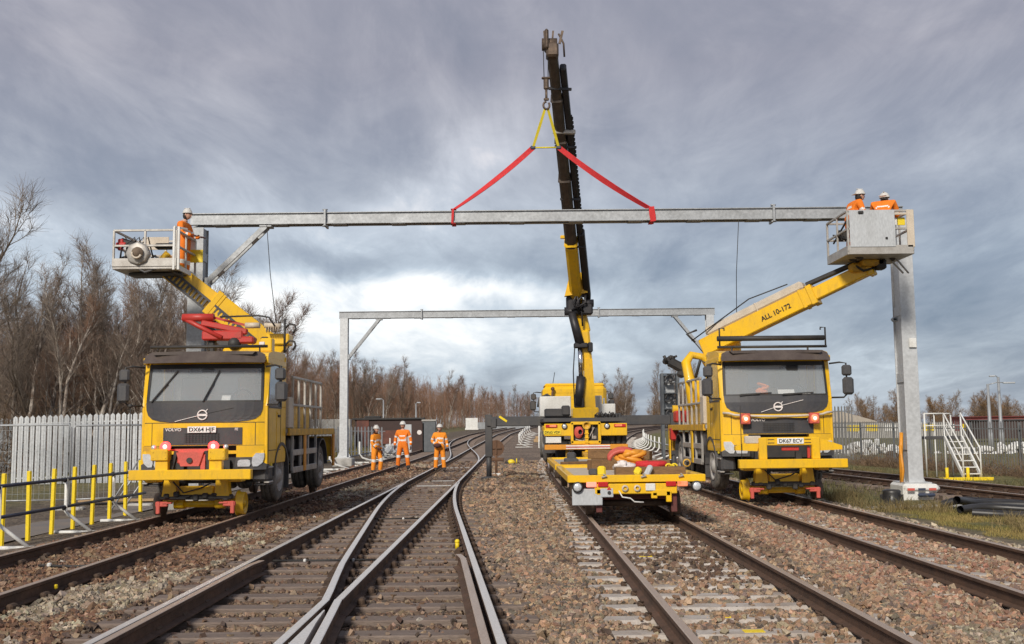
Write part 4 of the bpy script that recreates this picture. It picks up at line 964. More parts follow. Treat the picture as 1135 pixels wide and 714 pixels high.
for y in (.7, 5.2):
    for s in (-1, 1): rail_wheel(CT, -.09 + s * .7525, y, s, 'hook')
    c = MB(); c.tube([(-.8, y, .22), (.7, y, .22)], .08, 10)
    for s in (-1, 1): c.bar((s * .5, y, .22), (s * .45, y + .2, .9), .16, .12)
    c.build('rail_axle', 'yellow_dirty', CT)
# deck, boxes and cab
c = MB(); c.box((0, 2.8, 1.72), (2.46, 5.2, .12), .012); c.build('deck', 'dark', CT)
c = MB(); c.box((-.78, 2.9, 2.16), (.98, 1.3, .64), .02); c.build('white_box', 'white', CT)
c = MB(); c.box((.44, 2.9, 2.16), (.5, 1.2, .66), .02); c.box((.88, 2.9, 2.02), (.46, 1.2, .42), .015); c.cyl((.78, 2.7, 2.2), (.78, 2.7, 2.42), .03); c.build('white_box', 'white', CT)
c = MB(); c.box((-.80, .7, 1.94), (.75, .6, .24), .03); c.box((-.55, .5, 2.0), (.25, .3, .3), .04)
for k in range(8): c.box((.34 + k * .10, .4 + .03 * (k % 3), 1.80 + .02 * (k % 2)), (.085, .2, .16 + .07 * ((k * 3) % 4) / 3), .02)
for k in range(5): c.tube([(.3 + k * .13, .28, 1.84), (.36 + k * .12, .16, 1.92 + .03 * (k % 2)), (.46 + k * .11, .2, 1.82)], .018, 6)
c.box((.9, .6, 1.84), (.4, .4, .1), .03); c.build('hydraulic_unit', 'dark', CT)
c = MB(); c.box((0.06, 7.0, 2.1), (2.25, 1.9, 1.7), .12); c.box((.06, 7.0, 2.98), (2.12, 1.7, .14), .06)
for z in (2.5, 2.72): c.box((.06, 6.045, z), (1.9, .01, .025), .002)
cb = c.build('cab', 'yellow', CT)
for s in (-1, 1): mirror_ = mirror(cb, s, .1); mirror_.location = (.06, 7.8, 0)
c = MB(); c.tube([(-1.25, 5.2, 2.2), (-1.2, 5.2, 2.5), (-.95, 5.2, 2.62), (-.6, 5.2, 2.4), (-.5, 5.2, 2.2)], .05, 8); c.build('intake_hose', 'black', cb)
c = MB(); c.tube([(-.7, 6.4, 3.0), (-.62, 6.4, 3.45)], .012, 5); c.build('aerial', 'black', cb)
c = MB(); c.ball((-.72, 5.9, 2.85), .07); c.tube([(-.72, 5.9, 2.8), (-.78, 5.9, 2.3)], .04, 6); c.build('crane_hook_rest', 'rust', cb)
# outriggers
c = MB(); c.box((.05, 4.2, 1.72), (6.1, .34, .32), .02); ot = c.build('outrigger_beam', 'dark', CT)
for x, lab in ((-2.93, 'l'), (3.2, 'r')):
    c = MB(); c.box((x, 4.2, 1.25), (.24, .24, 1.4), .02); c.cyl((x, 4.2, -.14), (x, 4.2, .7), .09, n=14); c.ring((x, 4.2, -.16), (0, 0, 1), [(0, .0001), (0, .26), (.04, .26), (.08, .1), (.1, .0001)], 20); c.box((x + .17, 4.02, 1.66), (.2, .1, .34), .03); c.build('jack_leg', 'dark', ot)
c = MB(); c.box((-2.45, 4.022, 1.8), (.3, .01, .07), 0, (0, .6, 0)); c.build('warning_label', 'post_yellow', ot)
# crane: column, lower boom, upper boom with telescopes
c = MB(); c.box((.1, 1.6, 1.9), (.8, .8, .4), .04); c.cyl((.12, 1.6, 1.8), (.12, 1.6, 2.1), .35, n=24)
c.prism([(-.06, 2.0), (.42, 2.0), (.40, 2.5), (.34, 3.6), (.10, 3.6), (.06, 2.5)], 'y', 1.38, 1.8); c.build('crane_column', 'yellow', CT)
c = MB(); hexbeam(c, (.22, 1.62, 3.2), (.12, 1.6, 4.5), .30, .42); hexbeam(c, (.12, 1.6, 4.4), (-.12, 1.5, 5.5), .28, .40); lb = c.build('lower_boom', 'yellow', CT)
c = MB(); c.cyl((-.12, 1.3, 2.15), (-.02, 1.3, 3.05), .14, n=16); c.box((-.1, 1.3, 2.25), (.3, .2, .34), .04); c.cyl((-.04, 1.3, 4.05), (-.28, 1.25, 5.0), .14, .12, n=14); c.box((-.02, 1.3, 4.0), (.42, .26, .16), .03); c.box((.28, 1.4, 3.95), (.16, .2, .3), .03); c.tube([(-.24, 1.25, 2.2), (-.26, 1.25, 3.2), (-.2, 1.25, 4.0)], .02, 6); c.tube([(.05, 1.3, 4.6), (.03, 1.2, 5.0), (-.1, 1.2, 5.4)], .03, 6); c.build('lift_cylinder', 'jib_black', lb)
c = MB(); c.cyl((-.02, 1.3, 3.0), (-.04, 1.3, 4.0), .075, n=14); c.build('piston_rod', 'chrome', lb)
for k in range(8):
    pass
K = Vector((-.10, 1.5, 5.45)); TIP = Vector((-1.07, -6.0, 10.62)); dv_ = (TIP - K).normalized(); L_ = (TIP - K).length
c = MB(); c.box((-.22, 1.35, 5.3), (.44, .36, .5), .06); c.box((.2, 1.3, 5.12), (.34, .34, .36), .05); c.cyl((-.5, 1.3, 5.06), (.0, 1.3, 5.06), .13, n=12); c.cyl((-.3, 1.3, 5.65), (.3, 1.3, 5.65), .16, n=14); c.cyl((.05, 1.25, 5.3), (.4, 1.25, 5.3), .12, n=12)
for k in range(6): c.tube([(random.uniform(-.3, .1), 1.15, 5.0 + random.uniform(0, .2)), (random.uniform(-.4, .3), 1.0, 5.3), (random.uniform(-.2, .2), 1.15, 5.7)], .03, 6)
c.build('knuckle_joint', 'jib_black', CT)
ub = MB(); hexbeam(ub, K, K + dv_ * 2.5, .36, .44); ub.prism([(-.50, 5.50), (.2, 5.6), (.12, 6.2), (-.30, 6.3)], 'y', 1.0, 1.3); hexbeam(ub, K + dv_ * 2.5, K + dv_ * 2.62, .40, .48); ub.box(K + dv_ * 2.75 + Vector((-.2, 0, 0)), (.2, .1, .1), .02); ub = ub.build('upper_boom', 'yellow', CT)
w = [.33, .31, .29, .27, .25]; seg = (L_ - 2.4) / 5
for k in range(5):
    c = MB(); hexbeam(c, K + dv_ * (2.4 + seg * k - .1), K + dv_ * (2.4 + seg * (k + 1)), w[k], w[k] * 1.2)
    e_ = K + dv_ * (2.4 + seg * (k + 1)); hexbeam(c, e_ - dv_ * .1, e_, w[k] + .05, w[k] * 1.2 + .05); c.build('telescope_section', 'jib', ub)
side = Vector((.285, .06, 0))
c = MB(); a_ = K + side + dv_ * .1; b_ = K + side * .80 + dv_ * (L_ - .40); hexbeam(c, a_ + Vector((.06, 0, 0)), a_ + dv_ * 2.9 + Vector((.03, 0, 0)), .21, .3); hexbeam(c, a_ + dv_ * 2.7, b_, .165, .24)
for q in np.linspace(2.3, L_ - 1.2, 4): c.bar(K + dv_ * q + Vector((-.2, -.25, 0)), K + dv_ * q + side + Vector((.09, -.22, 0)), .07, .06)
c.build('fly_jib', 'jib_black', ub)
c = MB()
c.bar(K + side * .93 + Vector((.08, -.06, 0)) + dv_ * 2.9, K + side * .85 + Vector((.08, -.06, 0)) + dv_ * 7.2, .05, .05)
for q in np.arange(2.9, 7.2, .14): c.box(K + side * (1 - .2 * q / L_) + Vector((.085, -.06, 0)) + dv_ * q, (.09, .06, .08), .01)
c.build('hose_chain', 'black', ub)
c = MB(); c.bar(K + dv_ * (L_ * .72) + Vector((-.2, -.2, 0)), K + dv_ * (L_ * .72) + side + Vector((.1, -.2, 0)), .12, .12, bev=.02); c.build('jib_bracket', 'alu', ub)
c = MB(); c.box(TIP, (.3, .4, .36), .05); c.cyl(TIP + Vector((-.25, .0, .18)), TIP + Vector((.12, .0, .18)), .15, n=16); c.box(TIP + Vector((-.14, -.05, .25)), (.1, .4, .5), .04)
for k, x in enumerate((-.17, .0, .18)): c.bar(TIP + Vector((x, 0, .2)), TIP + Vector((x - .02 + .05 * k, 0, .52)), .045, .06)
c.tube([TIP + Vector((.16, 0, .45)), TIP + Vector((.28, 0, .2)), TIP + Vector((.3, .1, -.1))], .025, 6); c.build('boom_head', 'hook', ub)
HX, HY = TIP.x - .16, TIP.y - .02
c = MB()
for dx in (-.06, .06): c.tube([(HX + dx, HY, TIP.z + .2), (HX + dx * .8, HY, 9.92)], .011, 5)
c.build('hoist_rope', 'black', ub)
c = MB(); c.box((HX, HY, 9.80), (.13, .1, .3), .04); c.box((HX, HY, 9.95), (.22, .1, .05), .02); c.cyl((HX, HY, 9.4), (HX, HY, 9.66), .03, n=8); c.box((HX, HY, 9.42), (.13, .06, .07), .02)
c.tube([(HX + .0 + .075 * math.cos(a), HY, 9.27 + .09 * math.sin(a)) for a in [PI * .5 + 1.75 * PI * k / 14 for k in range(15)]], .026, 8); c.build('hook_block', 'hook', CT)
HK = Vector((HX + 2.12, HY + 30.5, 9.19))

# ------------------------------------------------------------------ flat rail trailers and their load
def trailer(label, y, ln, rear):
    t = thing('rail_trailer', label, 'rail trailer', (2.03, y, 0), 0, 'flat rail trailers')
    m = MB(); m.box((0, .06, .655), (2.28 if not rear else 2.2, .12, .12), .01); m.box((0, ln - .06, .655), (2.2, .12, .12), .01)
    for s in (-1, 1): m.box((s * 1.08, ln / 2, .655), (.12, ln - .24, .12), .01)
    fr_ = m.build('frame', 'yellow', t)
    m = MB(); m.box((0, ln / 2, .64), (2.04, ln - .25, .05), .0); m.build('deck_boards', 'cream' if not rear else 'conc', t)
    m = MB()
    for s in (-1, 1): m.box((s * .6, ln / 2, .42), (.1, ln - .3, .26), .01)
    for y_ in (.6, ln - .6): m.box((0, y_, .36), (1.3, .16, .16), .02)
    m.build('underframe', 'maroon', t)
    for y_ in (.75, ln - .75):
        m = MB(); m.tube([(-.8, y_, .21), (.8, y_, .21)], .06, 10); a = m.build('axle', 'hook', t)
        for s in (-1, 1): rail_wheel(a, s * .7525, y_, s, 'hook')
    if not rear:
        m = MB(); m.box((-.02, .0, .49), (1.36, .06, .17), .012); m.box((-.62, .0, .44), (.1, .06, .1), .01); m.box((.28, -.02, .38), (.1, .06, .1), .01); m.box((.52, -.02, .36), (.09, .06, .18), .01); m.box((.4, -.02, .42), (.3, .06, .1), .01)
        h = m.build('headstock', 'yellow', fr_)
        for s in (-1, 1):
            m = MB(); m.ring((s * .98, -.04, .525), (0, -1, 0), [(-.06, .085), (.03, .09), (.035, .07)], 20); m.build('lamp_casing', 'black', fr_)
            m = MB(); m.ball((s * .98, -.06, .525), (.072, .03, .072), 14); m.build('round_lamp', 'lamp_white', fr_)
            m = MB(); m.box((s * .56, -.03, .565), (.17, .05, .085), .012); m.build('red_reflector', 'lamp_redoff', fr_)
            m = MB(); m.box((s * .75, -.035, .565), (.17, .05, .085), .012); tag(m.build('rear_lamp', 'lamp_orange' if s > 0 else 'lamp_tail', fr_), 'lit tail lamp' if s < 0 else None)
            m = MB(); m.box((s * .62, .1, .3), (.1, .08, .4), .01); m.build('wheel_guard', 'maroon', fr_)
        m = MB(); m.box((-.82, .0, .36), (.5, .05, .27), .01); m.box((-.5, -.01, .43), (.22, .05, .15), .01); m.cyl((-.46, -.05, .43), (-.46, .0, .43), .03, n=10, mi=1); m.build('battery_box', ['sheet', 'black'], fr_)
        m = MB()
        for x in (-.2, .0): m.ring((x, -.04, .5), (0, -1, 0), [(0, .055), (.02, .055), (.02, .03)], 14)
        m.box((.22, -.045, .515), (.16, .02, .12), .01, None, 1); m.prism([(-.50, .475), (-.42, .475), (-.46, .535)], 'y', -.04, -.034, 2); m.tube([(-.3, -.03, .46), (-.25, -.08, .36), (-.12, -.08, .34), (-.05, -.05, .28), (.1, -.05, .27)], .012, 6, 1); m.build('couplings', ['cream', 'white', 'red'], fr_)
        for x in (-.55, .1, .72): m = MB(); m.tube([(x, -.02, .73), (x + .05, -.03, .7), (x - .03, -.02, .68)], .018, 6); m.build('lashing_ring', 'rim', fr_)
    return t
trailer('yellow flat rail trailer nearest the camera, lamps along its end beam', 17.3, 4.6, False)
trailer('second yellow flat rail trailer, between the near trailer and the crane truck', 22.3, 5.4, True)
m = MB(); m.bar((2.03, 27.7, .5), (2.06, 30.5, .75), .12, .12); m.box((2.03, 22.1, .5), (.2, .5, .1), .02); tag(m.build('drawbar', 'yellow_dirty'), 'yellow drawbar joining the rear trailer to the crane truck', 'drawbar')
def baulk(label, a, b, w=.26, h=.14):
    m = MB(); m.bar(a, b, w, h, bev=.012); return tag(m.build('timber_baulk', 'wood'), label, 'timber', 'timber baulks on the trailers')
baulk('long timber baulk lying across the near trailer just behind its end beam', (1.75, 18.05, .74), (2.95, 18.1, .74), .26, .15)
baulk('thick brown timber baulk stacked crosswise left on the near trailer', (1.5, 20.6, .765), (2.5, 20.9, .765), .3, .2)
baulk('upper brown timber baulk in the left stack, slanting to the right', (1.55, 21.3, .96), (2.75, 20.9, .93), .3, .18)
baulk('pale timber baulk on the right edge behind the orange cloth', (2.3, 20.5, .76), (3.05, 20.3, .78), .22, .16)
baulk('timber baulk topmost at the far end by the crane bumper', (1.75, 23.4, .8), (2.9, 23.2, .84), .3, .2)
baulk('flat timber board on the left of the rear trailer', (1.1, 23.0, .71), (2.2, 23.6, .71), .3, .08)
def loops(name, label, cat, c, r, matn, seed, k=4, tr=.034):
    rr = random.Random(seed); m = MB(); P = []
    n = 14 * k
    for i in range(n + 1):
        a = 2 * PI * i / 14; w = 1 + .35 * math.sin(a * .37 + seed); h = abs(math.sin(a * .31 + seed * .7))
        P.append((c[0] + r[0] * w * math.cos(a) + rr.gauss(0, .012), c[1] + r[1] * math.sin(a + .5 * math.sin(a * .2)) , c[2] + r[2] * h + rr.uniform(0, .015)))
    m.tube(P, [tr * rr.uniform(.75, 1.25) for _ in P], 7)
    return tag(m.build(name, matn), label, cat)
def crumple(name, label, cat, c, r, matn, seed, n=22, flat=.6):
    rr = random.Random(seed); m = MB(); V = []; h = n // 2
    ph = [(rr.uniform(0, 6.28), rr.uniform(2, 6), rr.uniform(1, 5), rr.uniform(.06, .2)) for _ in range(7)]
    for i in range(h + 1):
        t = PI * i / h
        for j in range(n):
            a = 2 * PI * j / n; k = 1 + sum(w * math.sin(p + f * a + g * t) for p, f, g, w in ph)
            V.append((c[0] + r[0] * k * math.sin(t) * math.cos(a), c[1] + r[1] * k * math.sin(t) * math.sin(a), max(c[2] - r[2] * .6, c[2] + r[2] * k * math.cos(t))))
    F = [(i * n + j, (i + 1) * n + j, (i + 1) * n + (j + 1) % n, i * n + (j + 1) % n) for i in range(h) for j in range(n)]
    m.add(V, F, 0, True); return tag(m.build(name, matn), label, cat)
loops('orange_sling', 'bundled orange lifting sling heaped on the timber of the near trailer', 'sling', (2.15, 19.2, .80), (.20, .16, .24), 'amber', 4, 5, .045)
m = MB()
for q in range(3): m.tube([(2.0 + .25 * math.cos(a), 19.1 + q * .04, .90 + .17 * math.sin(a) + q * .02) for a in [PI * k / 10 for k in range(11)]], .04, 7)
tag(m.build('looped_strap', 'salmon'), 'looped orange strap standing up on the near trailer', 'strap')
loops('red_sling', 'red lifting sling lying folded beside the orange sling', 'sling', (2.5, 19.0, .72), (.20, .22, .12), 'sling', 8, 6, .042)
crumple('white_cloth', 'white and pink cloth tucked under the orange sling', 'cloth', (1.96, 18.6, .80), (.15, .13, .075), 'rw_white', 17)
m = MB()
for k in range(3): m.tube([(2.74 + .05 * math.cos(a) + k * .055, 18.5 + k * .03, .80 + .045 * math.sin(a) * (1 if k != 1 else .5)) for a in [2 * PI * q / 10 for q in range(11)]], .017, 6)
tag(m.build('yellow_shackles', 'post_yellow'), 'yellow shackles on the right of the baulk', 'shackle')
m = MB(); m.box((1.5, 17.85, .76), (.14, .12, .17), .03); m.box((1.36, 17.9, .74), (.16, .12, .12), .03, None, 1); tag(m.build('ratchet', ['post_yellow', 'dark']), 'yellow and black ratchet left on the near trailer deck', 'ratchet')
m = MB(); m.box((2.12, 17.9, .75), (.12, .12, .14), .03, (0, .5, 0)); m.box((2.3, 17.85, .76), (.1, .08, .2), .03, (0, .5, 0), 1); tag(m.build('gloves', ['plate_y', 'sheet']), 'yellow and grey gloves dropped on the baulk', 'gloves')
m = MB(); m.ring((2.98, 18.0, .88), (0, 1, 0), [(-.02, .05), (-.02, .07), (.02, .07), (.02, .05), (-.02, .05)], 14); tag(m.build('lifting_ring', 'yellow_dirty'), 'rusty yellow lifting ring on the right end of the baulk', 'ring')
m = MB(); m.box((1.3, 23.6, .76), (.3, .6, .1), .02); m.box((1.35, 24.3, .82), (.2, .3, .22), .04); tag(m.build('tool_crate', 'dark'), 'dark tool crate on the left of the rear trailer', 'crate')

# ------------------------------------------------------------------ steel portals
def column(t, x, y, z0, z1, w=.34, dp=.42, name='mast', matn='galv_light'):
    m = MB(); f = .022
    m.box((x, y - dp / 2 + f / 2, (z0 + z1) / 2), (w, f, z1 - z0), .003); m.box((x, y + dp / 2 - f / 2, (z0 + z1) / 2), (w, f, z1 - z0), .003)
    m.box((x - w / 2 + .045, y, (z0 + z1) / 2), (.014, dp - 2 * f, z1 - z0)); m.box((x + w / 2 - .045, y, (z0 + z1) / 2), (.014, dp - 2 * f, z1 - z0))
    for k in range(int((z1 - z0) / 1.6)):
        zz = z0 + .9 + k * 1.6
        for s in (-1, 1): m.box((x + s * (w / 2 - .02), y, zz), (.012, dp - 2 * f - .004, .22), .002)
    m.box((x, y, z0 + .02), (w + .28, dp + .28, .04), .004)
    for s in (-1, 1): m.prism([(x + s * w / 2, z0 + .04), (x + s * (w / 2 + .13), z0 + .04), (x + s * w / 2, z0 + .34)], 'y', y - .02, y + .02)
    return m.build(name, matn, t)
def trough(t, x0, x1, y, z0, z1, joints, name='beam'):
    m = MB(); h = z1 - z0; f = .02; wd = .36
    for s in (-1, 1):
        m.box(((x0 + x1) / 2, y + s * (wd / 2 - .05), (z0 + z1) / 2), (x1 - x0, .012, h - 2 * f))
    m.box(((x0 + x1) / 2, y, z1 - f / 2), (x1 - x0, wd, f), .002)
    for s in (-1, 1): m.box(((x0 + x1) / 2, y + s * (wd / 2 - .055), z0 + f / 2), (x1 - x0, .11, f), .002)
    n = int((x1 - x0) / 1.4)
    for k in range(n): m.box((x0 + (k + .5) * (x1 - x0) / n, y, z0 - .006), (.36, wd - .02, .012), .002, None, 1)
    o = m.build(name, ['galv', 'steelgrey'], t)
    for jx in joints:
        q = MB(); q.box((jx, y, (z0 + z1) / 2), (.05, wd + .1, h + .12), .004)
        for zz in (z0 - .06, z1 + .06):
            for s in (-1, 0, 1): q.cyl((jx - .06, y - .16 + s * .02, zz + s * .0), (jx + .06, y - .16, zz), .018, n=6)
        q.build('splice_flange', 'galv', o)
    return o
def knee(t, x0, z0, x1, z1, y):
    m = MB()
    for s in (-1, 1): m.bar((x0, y + s * .11, z0), (x1, y + s * .11, z1), .05, .13, bev=.004)
    for q in (.2, .78):
        p = Vector((x0 + (x1 - x0) * q, y, z0 + (z1 - z0) * q)); dvx = Vector((x1 - x0, 0, z1 - z0)).normalized() * .09
        m.bar(p - dvx, p + dvx, .18, .11)
    m.box((x0, y, z0), (.1, .3, .24), .01); m.box((x1, y, z1), (.3, .3, .06), .01)
    return m.build('knee_brace', 'galv', t)
PY = 24.9
ml = thing('steel_mast', 'galvanised steel mast on the left, beside the worker in the raised basket', 'mast', (-7.6, PY, -.1), 0, 'masts of the near portal')
column(ml, 0, 0, .1, 6.5, .36, .44, 'column', 'galv')
m = MB(); m.box((0, 0, -.1), (.95, .95, .38), .03); m.build('foundation', 'conc', ml)
mr_ = thing('steel_mast', 'pale galvanised mast on a white foundation right of the right truck', 'mast', (9.46, PY, -.2), 0, 'masts of the near portal')
column(mr_, 0, 0, .3, 6.6, .35, .52, 'column', 'galv_light')
m = MB(); m.box((-.02, 0, .1), (.72, .9, .42), .05); m.box((.06, -.2, .2), (.84, .6, .2), .08); fd = m.build('foundation', 'white', mr_)
m = MB()
for k in range(3): m.box((-.25 + k * .25, -.575, .19), (.17, .012, .055), .003, None, [0, 1, 0][k])
m.box((.1, -.58, .06), (.4, .1, .08), .03, None, 1); m.build('chalked_marks', ['salmon', 'bluebar'], fd)
m = MB(); m.box((.06, -.30, 3.62), (.17, .03, .22), .005); m.build('number_board', 'white', mr_)
m = MB(); m.box((-.26, -.1, 4.2), (.12, .1, .1), .01); m.bar((-.34, -.1, 4.2), (-.24, -.1, 4.2), .1, .05); m.build('bracket', 'galv', mr_)
m = MB(); m.tube([(-.27, -.05, .1), (-.28, -.1, .9), (-.24, -.1, 1.5)], .045, 7); m.tube([(-.3, -.1, .2), (-.26, -.16, .6), (-.3, -.14, 1.2)], .035, 7); m.build('orange_cable', 'amber', mr_)
bm2 = thing('steel_beam', 'long galvanised portal beam hanging from red slings onto the masts', 'beam', (.6, PY, 6.42))
trough(bm2, -8.37, 8.9, 0, 0.05, .335, (-5.1, 5.76))
knee(bm2, -7.96, -1.35, -6.55, .02, 0)
fp = thing('portal_frame', 'smaller galvanised portal frame standing beyond the crane truck', 'portal frame', (.7, 48.2, 0))
column(fp, -8.52, 0, .2, 6.65, .36, .36, 'mast', 'galv_light'); column(fp, 8.52, 0, .2, 6.65, .36, .36, 'mast', 'galv_light')
m = MB(); m.box((-8.52, 0, .0), (.9, .9, .4), .04); m.box((8.52, 0, .0), (.9, .9, .4), .04); m.build('foundation', 'conc', fp)
trough(fp, -8.75, 8.75, 0, 6.65, 6.97, (-4.9, 3.35))
knee(fp, -8.3, 4.85, -6.9, 6.6, 0); knee(fp, 8.3, 4.85, 6.9, 6.6, 0)
# slings
def strap(m, a, b, w, th=.012, sag=0., mi=0, n=8, twist=0.):
    a, b = Vector(a), Vector(b)
    V = []
    for k in range(n + 1):
        p = a.lerp(b, k / n); p.z -= sag * 4 * (k / n) * (1 - k / n); d = (b - a).normalized()
        up = Vector((0, 1, 0)).cross(d).normalized(); fw = Vector((0, 1, 0)); tw = twist * k / n
        u = up * math.cos(tw) + fw * math.sin(tw); v = fw * math.cos(tw) - up * math.sin(tw); ww = w * (1.15 - .3 * abs(.5 - k / n))
        for s1, s2 in ((-1, -1), (1, -1), (1, 1), (-1, 1)): V.append(p + u * s1 * ww / 2 + v * s2 * th / 2)
    F = [(4 * k + i, 4 * k + (i + 1) % 4, 4 * k + 4 + (i + 1) % 4, 4 * k + 4 + i) for k in range(n) for i in range(4)]
    F += [(3, 2, 1, 0), (4 * n, 4 * n + 1, 4 * n + 2, 4 * n + 3)]
    return m.add(V, F, mi)
HK.y = PY - .0
sp_ = thing('spreader_sling', 'yellow webbing triangle with spreader bar hanging from the crane hook', 'sling', HK)
SL_, SR_ = Vector((-.33, 0, -.85)), Vector((.30, 0, -.85))
for q in (SL_, SR_):
    m = MB(); strap(m, (q.x * .1, HY + 30.5 - PY, 0), q, .06, .012); m.build('webbing', 'ysling', sp_)
m = MB(); m.tube([SL_, SR_], .02, 8); m.build('spreader_bar', 'ysling', sp_)
m = MB()
for q in (SL_, SR_): m.box(q, (.14, .07, .1), .03)
m.build('shackle', 'bluebar', sp_)
for q, bx, lab in ((SL_, -1.42, 'red webbing sling sloping down left from the spreader to the beam'), (SR_, 3.38, 'red webbing sling sloping down right from the spreader to the beam')):
    t = thing('lifting_sling', lab, 'sling', HK + q, 0, 'red slings on the beam')
    e = Vector((bx, PY, 6.80)) - (HK + q)
    m = MB(); strap(m, (0, 0, 0), e, .125, .014, .07, twist=1.0); m.build('webbing', 'sling', t)
    m = MB(); z0 = -.36
    for dy in (-.197, .197): strap(m, e + Vector((.02, dy, .0)), e + Vector((.06 if bx > 0 else -.0, dy, z0)), .13 if bx > 0 else .05, .012, n=2)
    m.box(e + Vector((.03, 0, -.005)), (.13, .40, .012)); m.box(e + Vector((.03, 0, z0)), (.1, .40, .012)); m.build('choke_loop', 'sling', t)
for a, b, lab in (((-5.9, PY - .2, 6.44), (-5.45, PY - 1.0, 3.9), 'thin tag rope hanging from the left end of the beam'), ((5.5, PY - .2, 6.44), (5.5, PY + .4, 3.9), 'thin tag rope hanging from the beam above the right boom')):
    m = MB(); m.tube([a, Vector(a).lerp(Vector(b), .5) + Vector((-.03, 0, 0)), b], .009, 5); tag(m.build('tag_rope', 'black'), lab, 'rope', 'tag ropes on the beam')
# ------------------------------------------------------------------ people
def at(px, py, y, h0=474.):
    hor = h0 - .0105 * (px - 567); return Vector(((px - 567.5) * y / 1150, y, 1.513 + (hor - py) * y / 1150))
def person(label, loc, rz, J={}, suit='hivis', beard=False, sc=1.):
    j = dict(pel=(0, 0, .95), sp=(0, 0, 1.15), ch=(0, 0, 1.36), nk=(0, .01, 1.50), hd=(0, -.01, 1.56),
             sl=(-.2, 0, 1.42), sr=(.2, 0, 1.42), el=(-.27, .03, 1.14), er=(.27, .03, 1.14), wl=(-.27, -.06, .90), wr=(.27, -.06, .90),
             hl=(-.1, 0, .90), hr=(.1, 0, .90), kl=(-.13, -.01, .50), kr=(.13, -.01, .50), al=(-.14, .02, .12), ar=(.14, .02, .12), tl=(-.16, -.15, .05), tr=(.16, -.15, .05))
    j.update(J); names = list(j); idx = {k: i for i, k in enumerate(names)}
    rad = dict(pel=(.175, .135), sp=(.17, .13), ch=(.175, .135), nk=(.075, .075), hd=(.06, .06), sl=(.085, .085), sr=(.085, .085), el=(.064, .064), er=(.064, .064), wl=(.05, .05), wr=(.05, .05),
               hl=(.12, .12), hr=(.12, .12), kl=(.092, .092), kr=(.092, .092), al=(.082, .082), ar=(.082, .082), tl=(.05, .05), tr=(.05, .05))
    E = [('pel', 'sp'), ('sp', 'ch'), ('ch', 'nk'), ('nk', 'hd'), ('ch', 'sl'), ('ch', 'sr'), ('sl', 'el'), ('sr', 'er'), ('el', 'wl'), ('er', 'wr'), ('pel', 'hl'), ('pel', 'hr'), ('hl', 'kl'), ('hr', 'kr'), ('kl', 'al'), ('kr', 'ar'), ('al', 'tl'), ('ar', 'tr')]
    me = bpy.data.meshes.new('skel'); me.from_pydata([j[k] for k in names], [(idx[a], idx[b]) for a, b in E], [])
    o = bpy.data.objects.new('skel', me); COL.objects.link(o)
    o.modifiers.new('s', 'SKIN'); sd = o.modifiers.new('u', 'SUBSURF'); sd.levels = 3; sd.render_levels = 3
    for k in names:
        v = me.skin_vertices[0].data[idx[k]]; v.radius = rad[k]; v.use_root = (k == 'pel')
    bpy.context.view_layer.update()
    bm = bpy.data.meshes.new_from_object(o.evaluated_get(bpy.context.evaluated_depsgraph_get()))
    V = [v.co.copy() for v in bm.vertices]; F = [tuple(p.vertices) for p in bm.polygons]
    bpy.data.objects.remove(o); bpy.data.meshes.remove(bm)
    P = {k: Vector(j[k]) for k in names}; m = MB(); m.add(V, [], 0)
    for f in F:
        c = sum((V[i] for i in f), Vector()) / len(f); best = None
        for a, b in E:
            ab = P[b] - P[a]; t = max(0, min(1, (c - P[a]).dot(ab) / ab.length_squared)); dd = (c - P[a] - ab * t).length
            if best is None or dd < best[0]: best = (dd, a, b, t)
        _, a, b, t = best; mi = 0
        if b == 'hd': mi = 2
        elif b in ('tl', 'tr') or (b in ('al', 'ar') and t > .9): mi = 3
        elif b in ('kl', 'kr') and t > .86: mi = 1
        elif b in ('al', 'ar') and t < .10: mi = 1
        elif b in ('al', 'ar') and .34 < t < .5: mi = 0
        elif (a, b) == ('pel', 'sp') and .62 < t < .95: mi = 1
        elif (a, b) == ('sp', 'ch') and .42 < t < .72: mi = 1
        elif b in ('el', 'er') and .55 < t < .72: mi = 1
        elif b in ('wl', 'wr') and .40 < t < .60: mi = 1
        m.f.append(list(f)); m.m.append(mi); m.sm.append(True)
    hd = P['hd']; H = hd + Vector((0, -.015, .10)); nd = (P['hd'] - P['nk']).normalized()
    m.ball(H, (.078, .095, .112), 14, 2); m.ball(H + Vector((0, -.098, -.01)), (.014, .022, .022), 8, 2); m.ball(H + Vector((0, -.085, -.06)), (.028, .014, .01), 8, 2)
    for s in (-1, 1):
        m.ball(H + Vector((s * .08, .01, 0)), (.012, .022, .03), 8, 2); m.ball(H + Vector((s * .032, -.086, .02)), (.013, .01, .009), 8, 4)
    for s, w_, e_ in ((-1, 'wl', 'el'), (1, 'wr', 'er')):
        d = (P[w_] - P[e_]).normalized(); c = P[w_] + d * .07; sd_ = Vector((0, 1, 0)) if abs(d.y) < .8 else Vector((1, 0, 0)); sd_ = (sd_ - d * sd_.dot(d)).normalized(); nn_ = d.cross(sd_)
        m.ball(c, (.026, .046, .055), 10, 5, Matrix((nn_, sd_, d)).transposed())
        for k in range(4):
            b0 = c + sd_ * (.033 - .022 * k) + d * .04; l = (.062, .075, .07, .055)[k]
            m.tube([b0, b0 + d * l * .55 + nn_ * s * -.006, b0 + d * l * .9 + nn_ * s * -.03], [.0115, .0105, .008], 6, 5)
        b0 = c + sd_ * .04 - d * .01; m.tube([b0, b0 + sd_ * .028 + d * .03, b0 + sd_ * .03 + d * .065], [.0125, .0115, .009], 6, 5)
    t = m.build('person', [suit, 'reflect', 'skin', 'boot', 'hair', 'glove'], None, loc); t.rotation_euler = (0, 0, rz); t.scale = (sc, sc, sc)
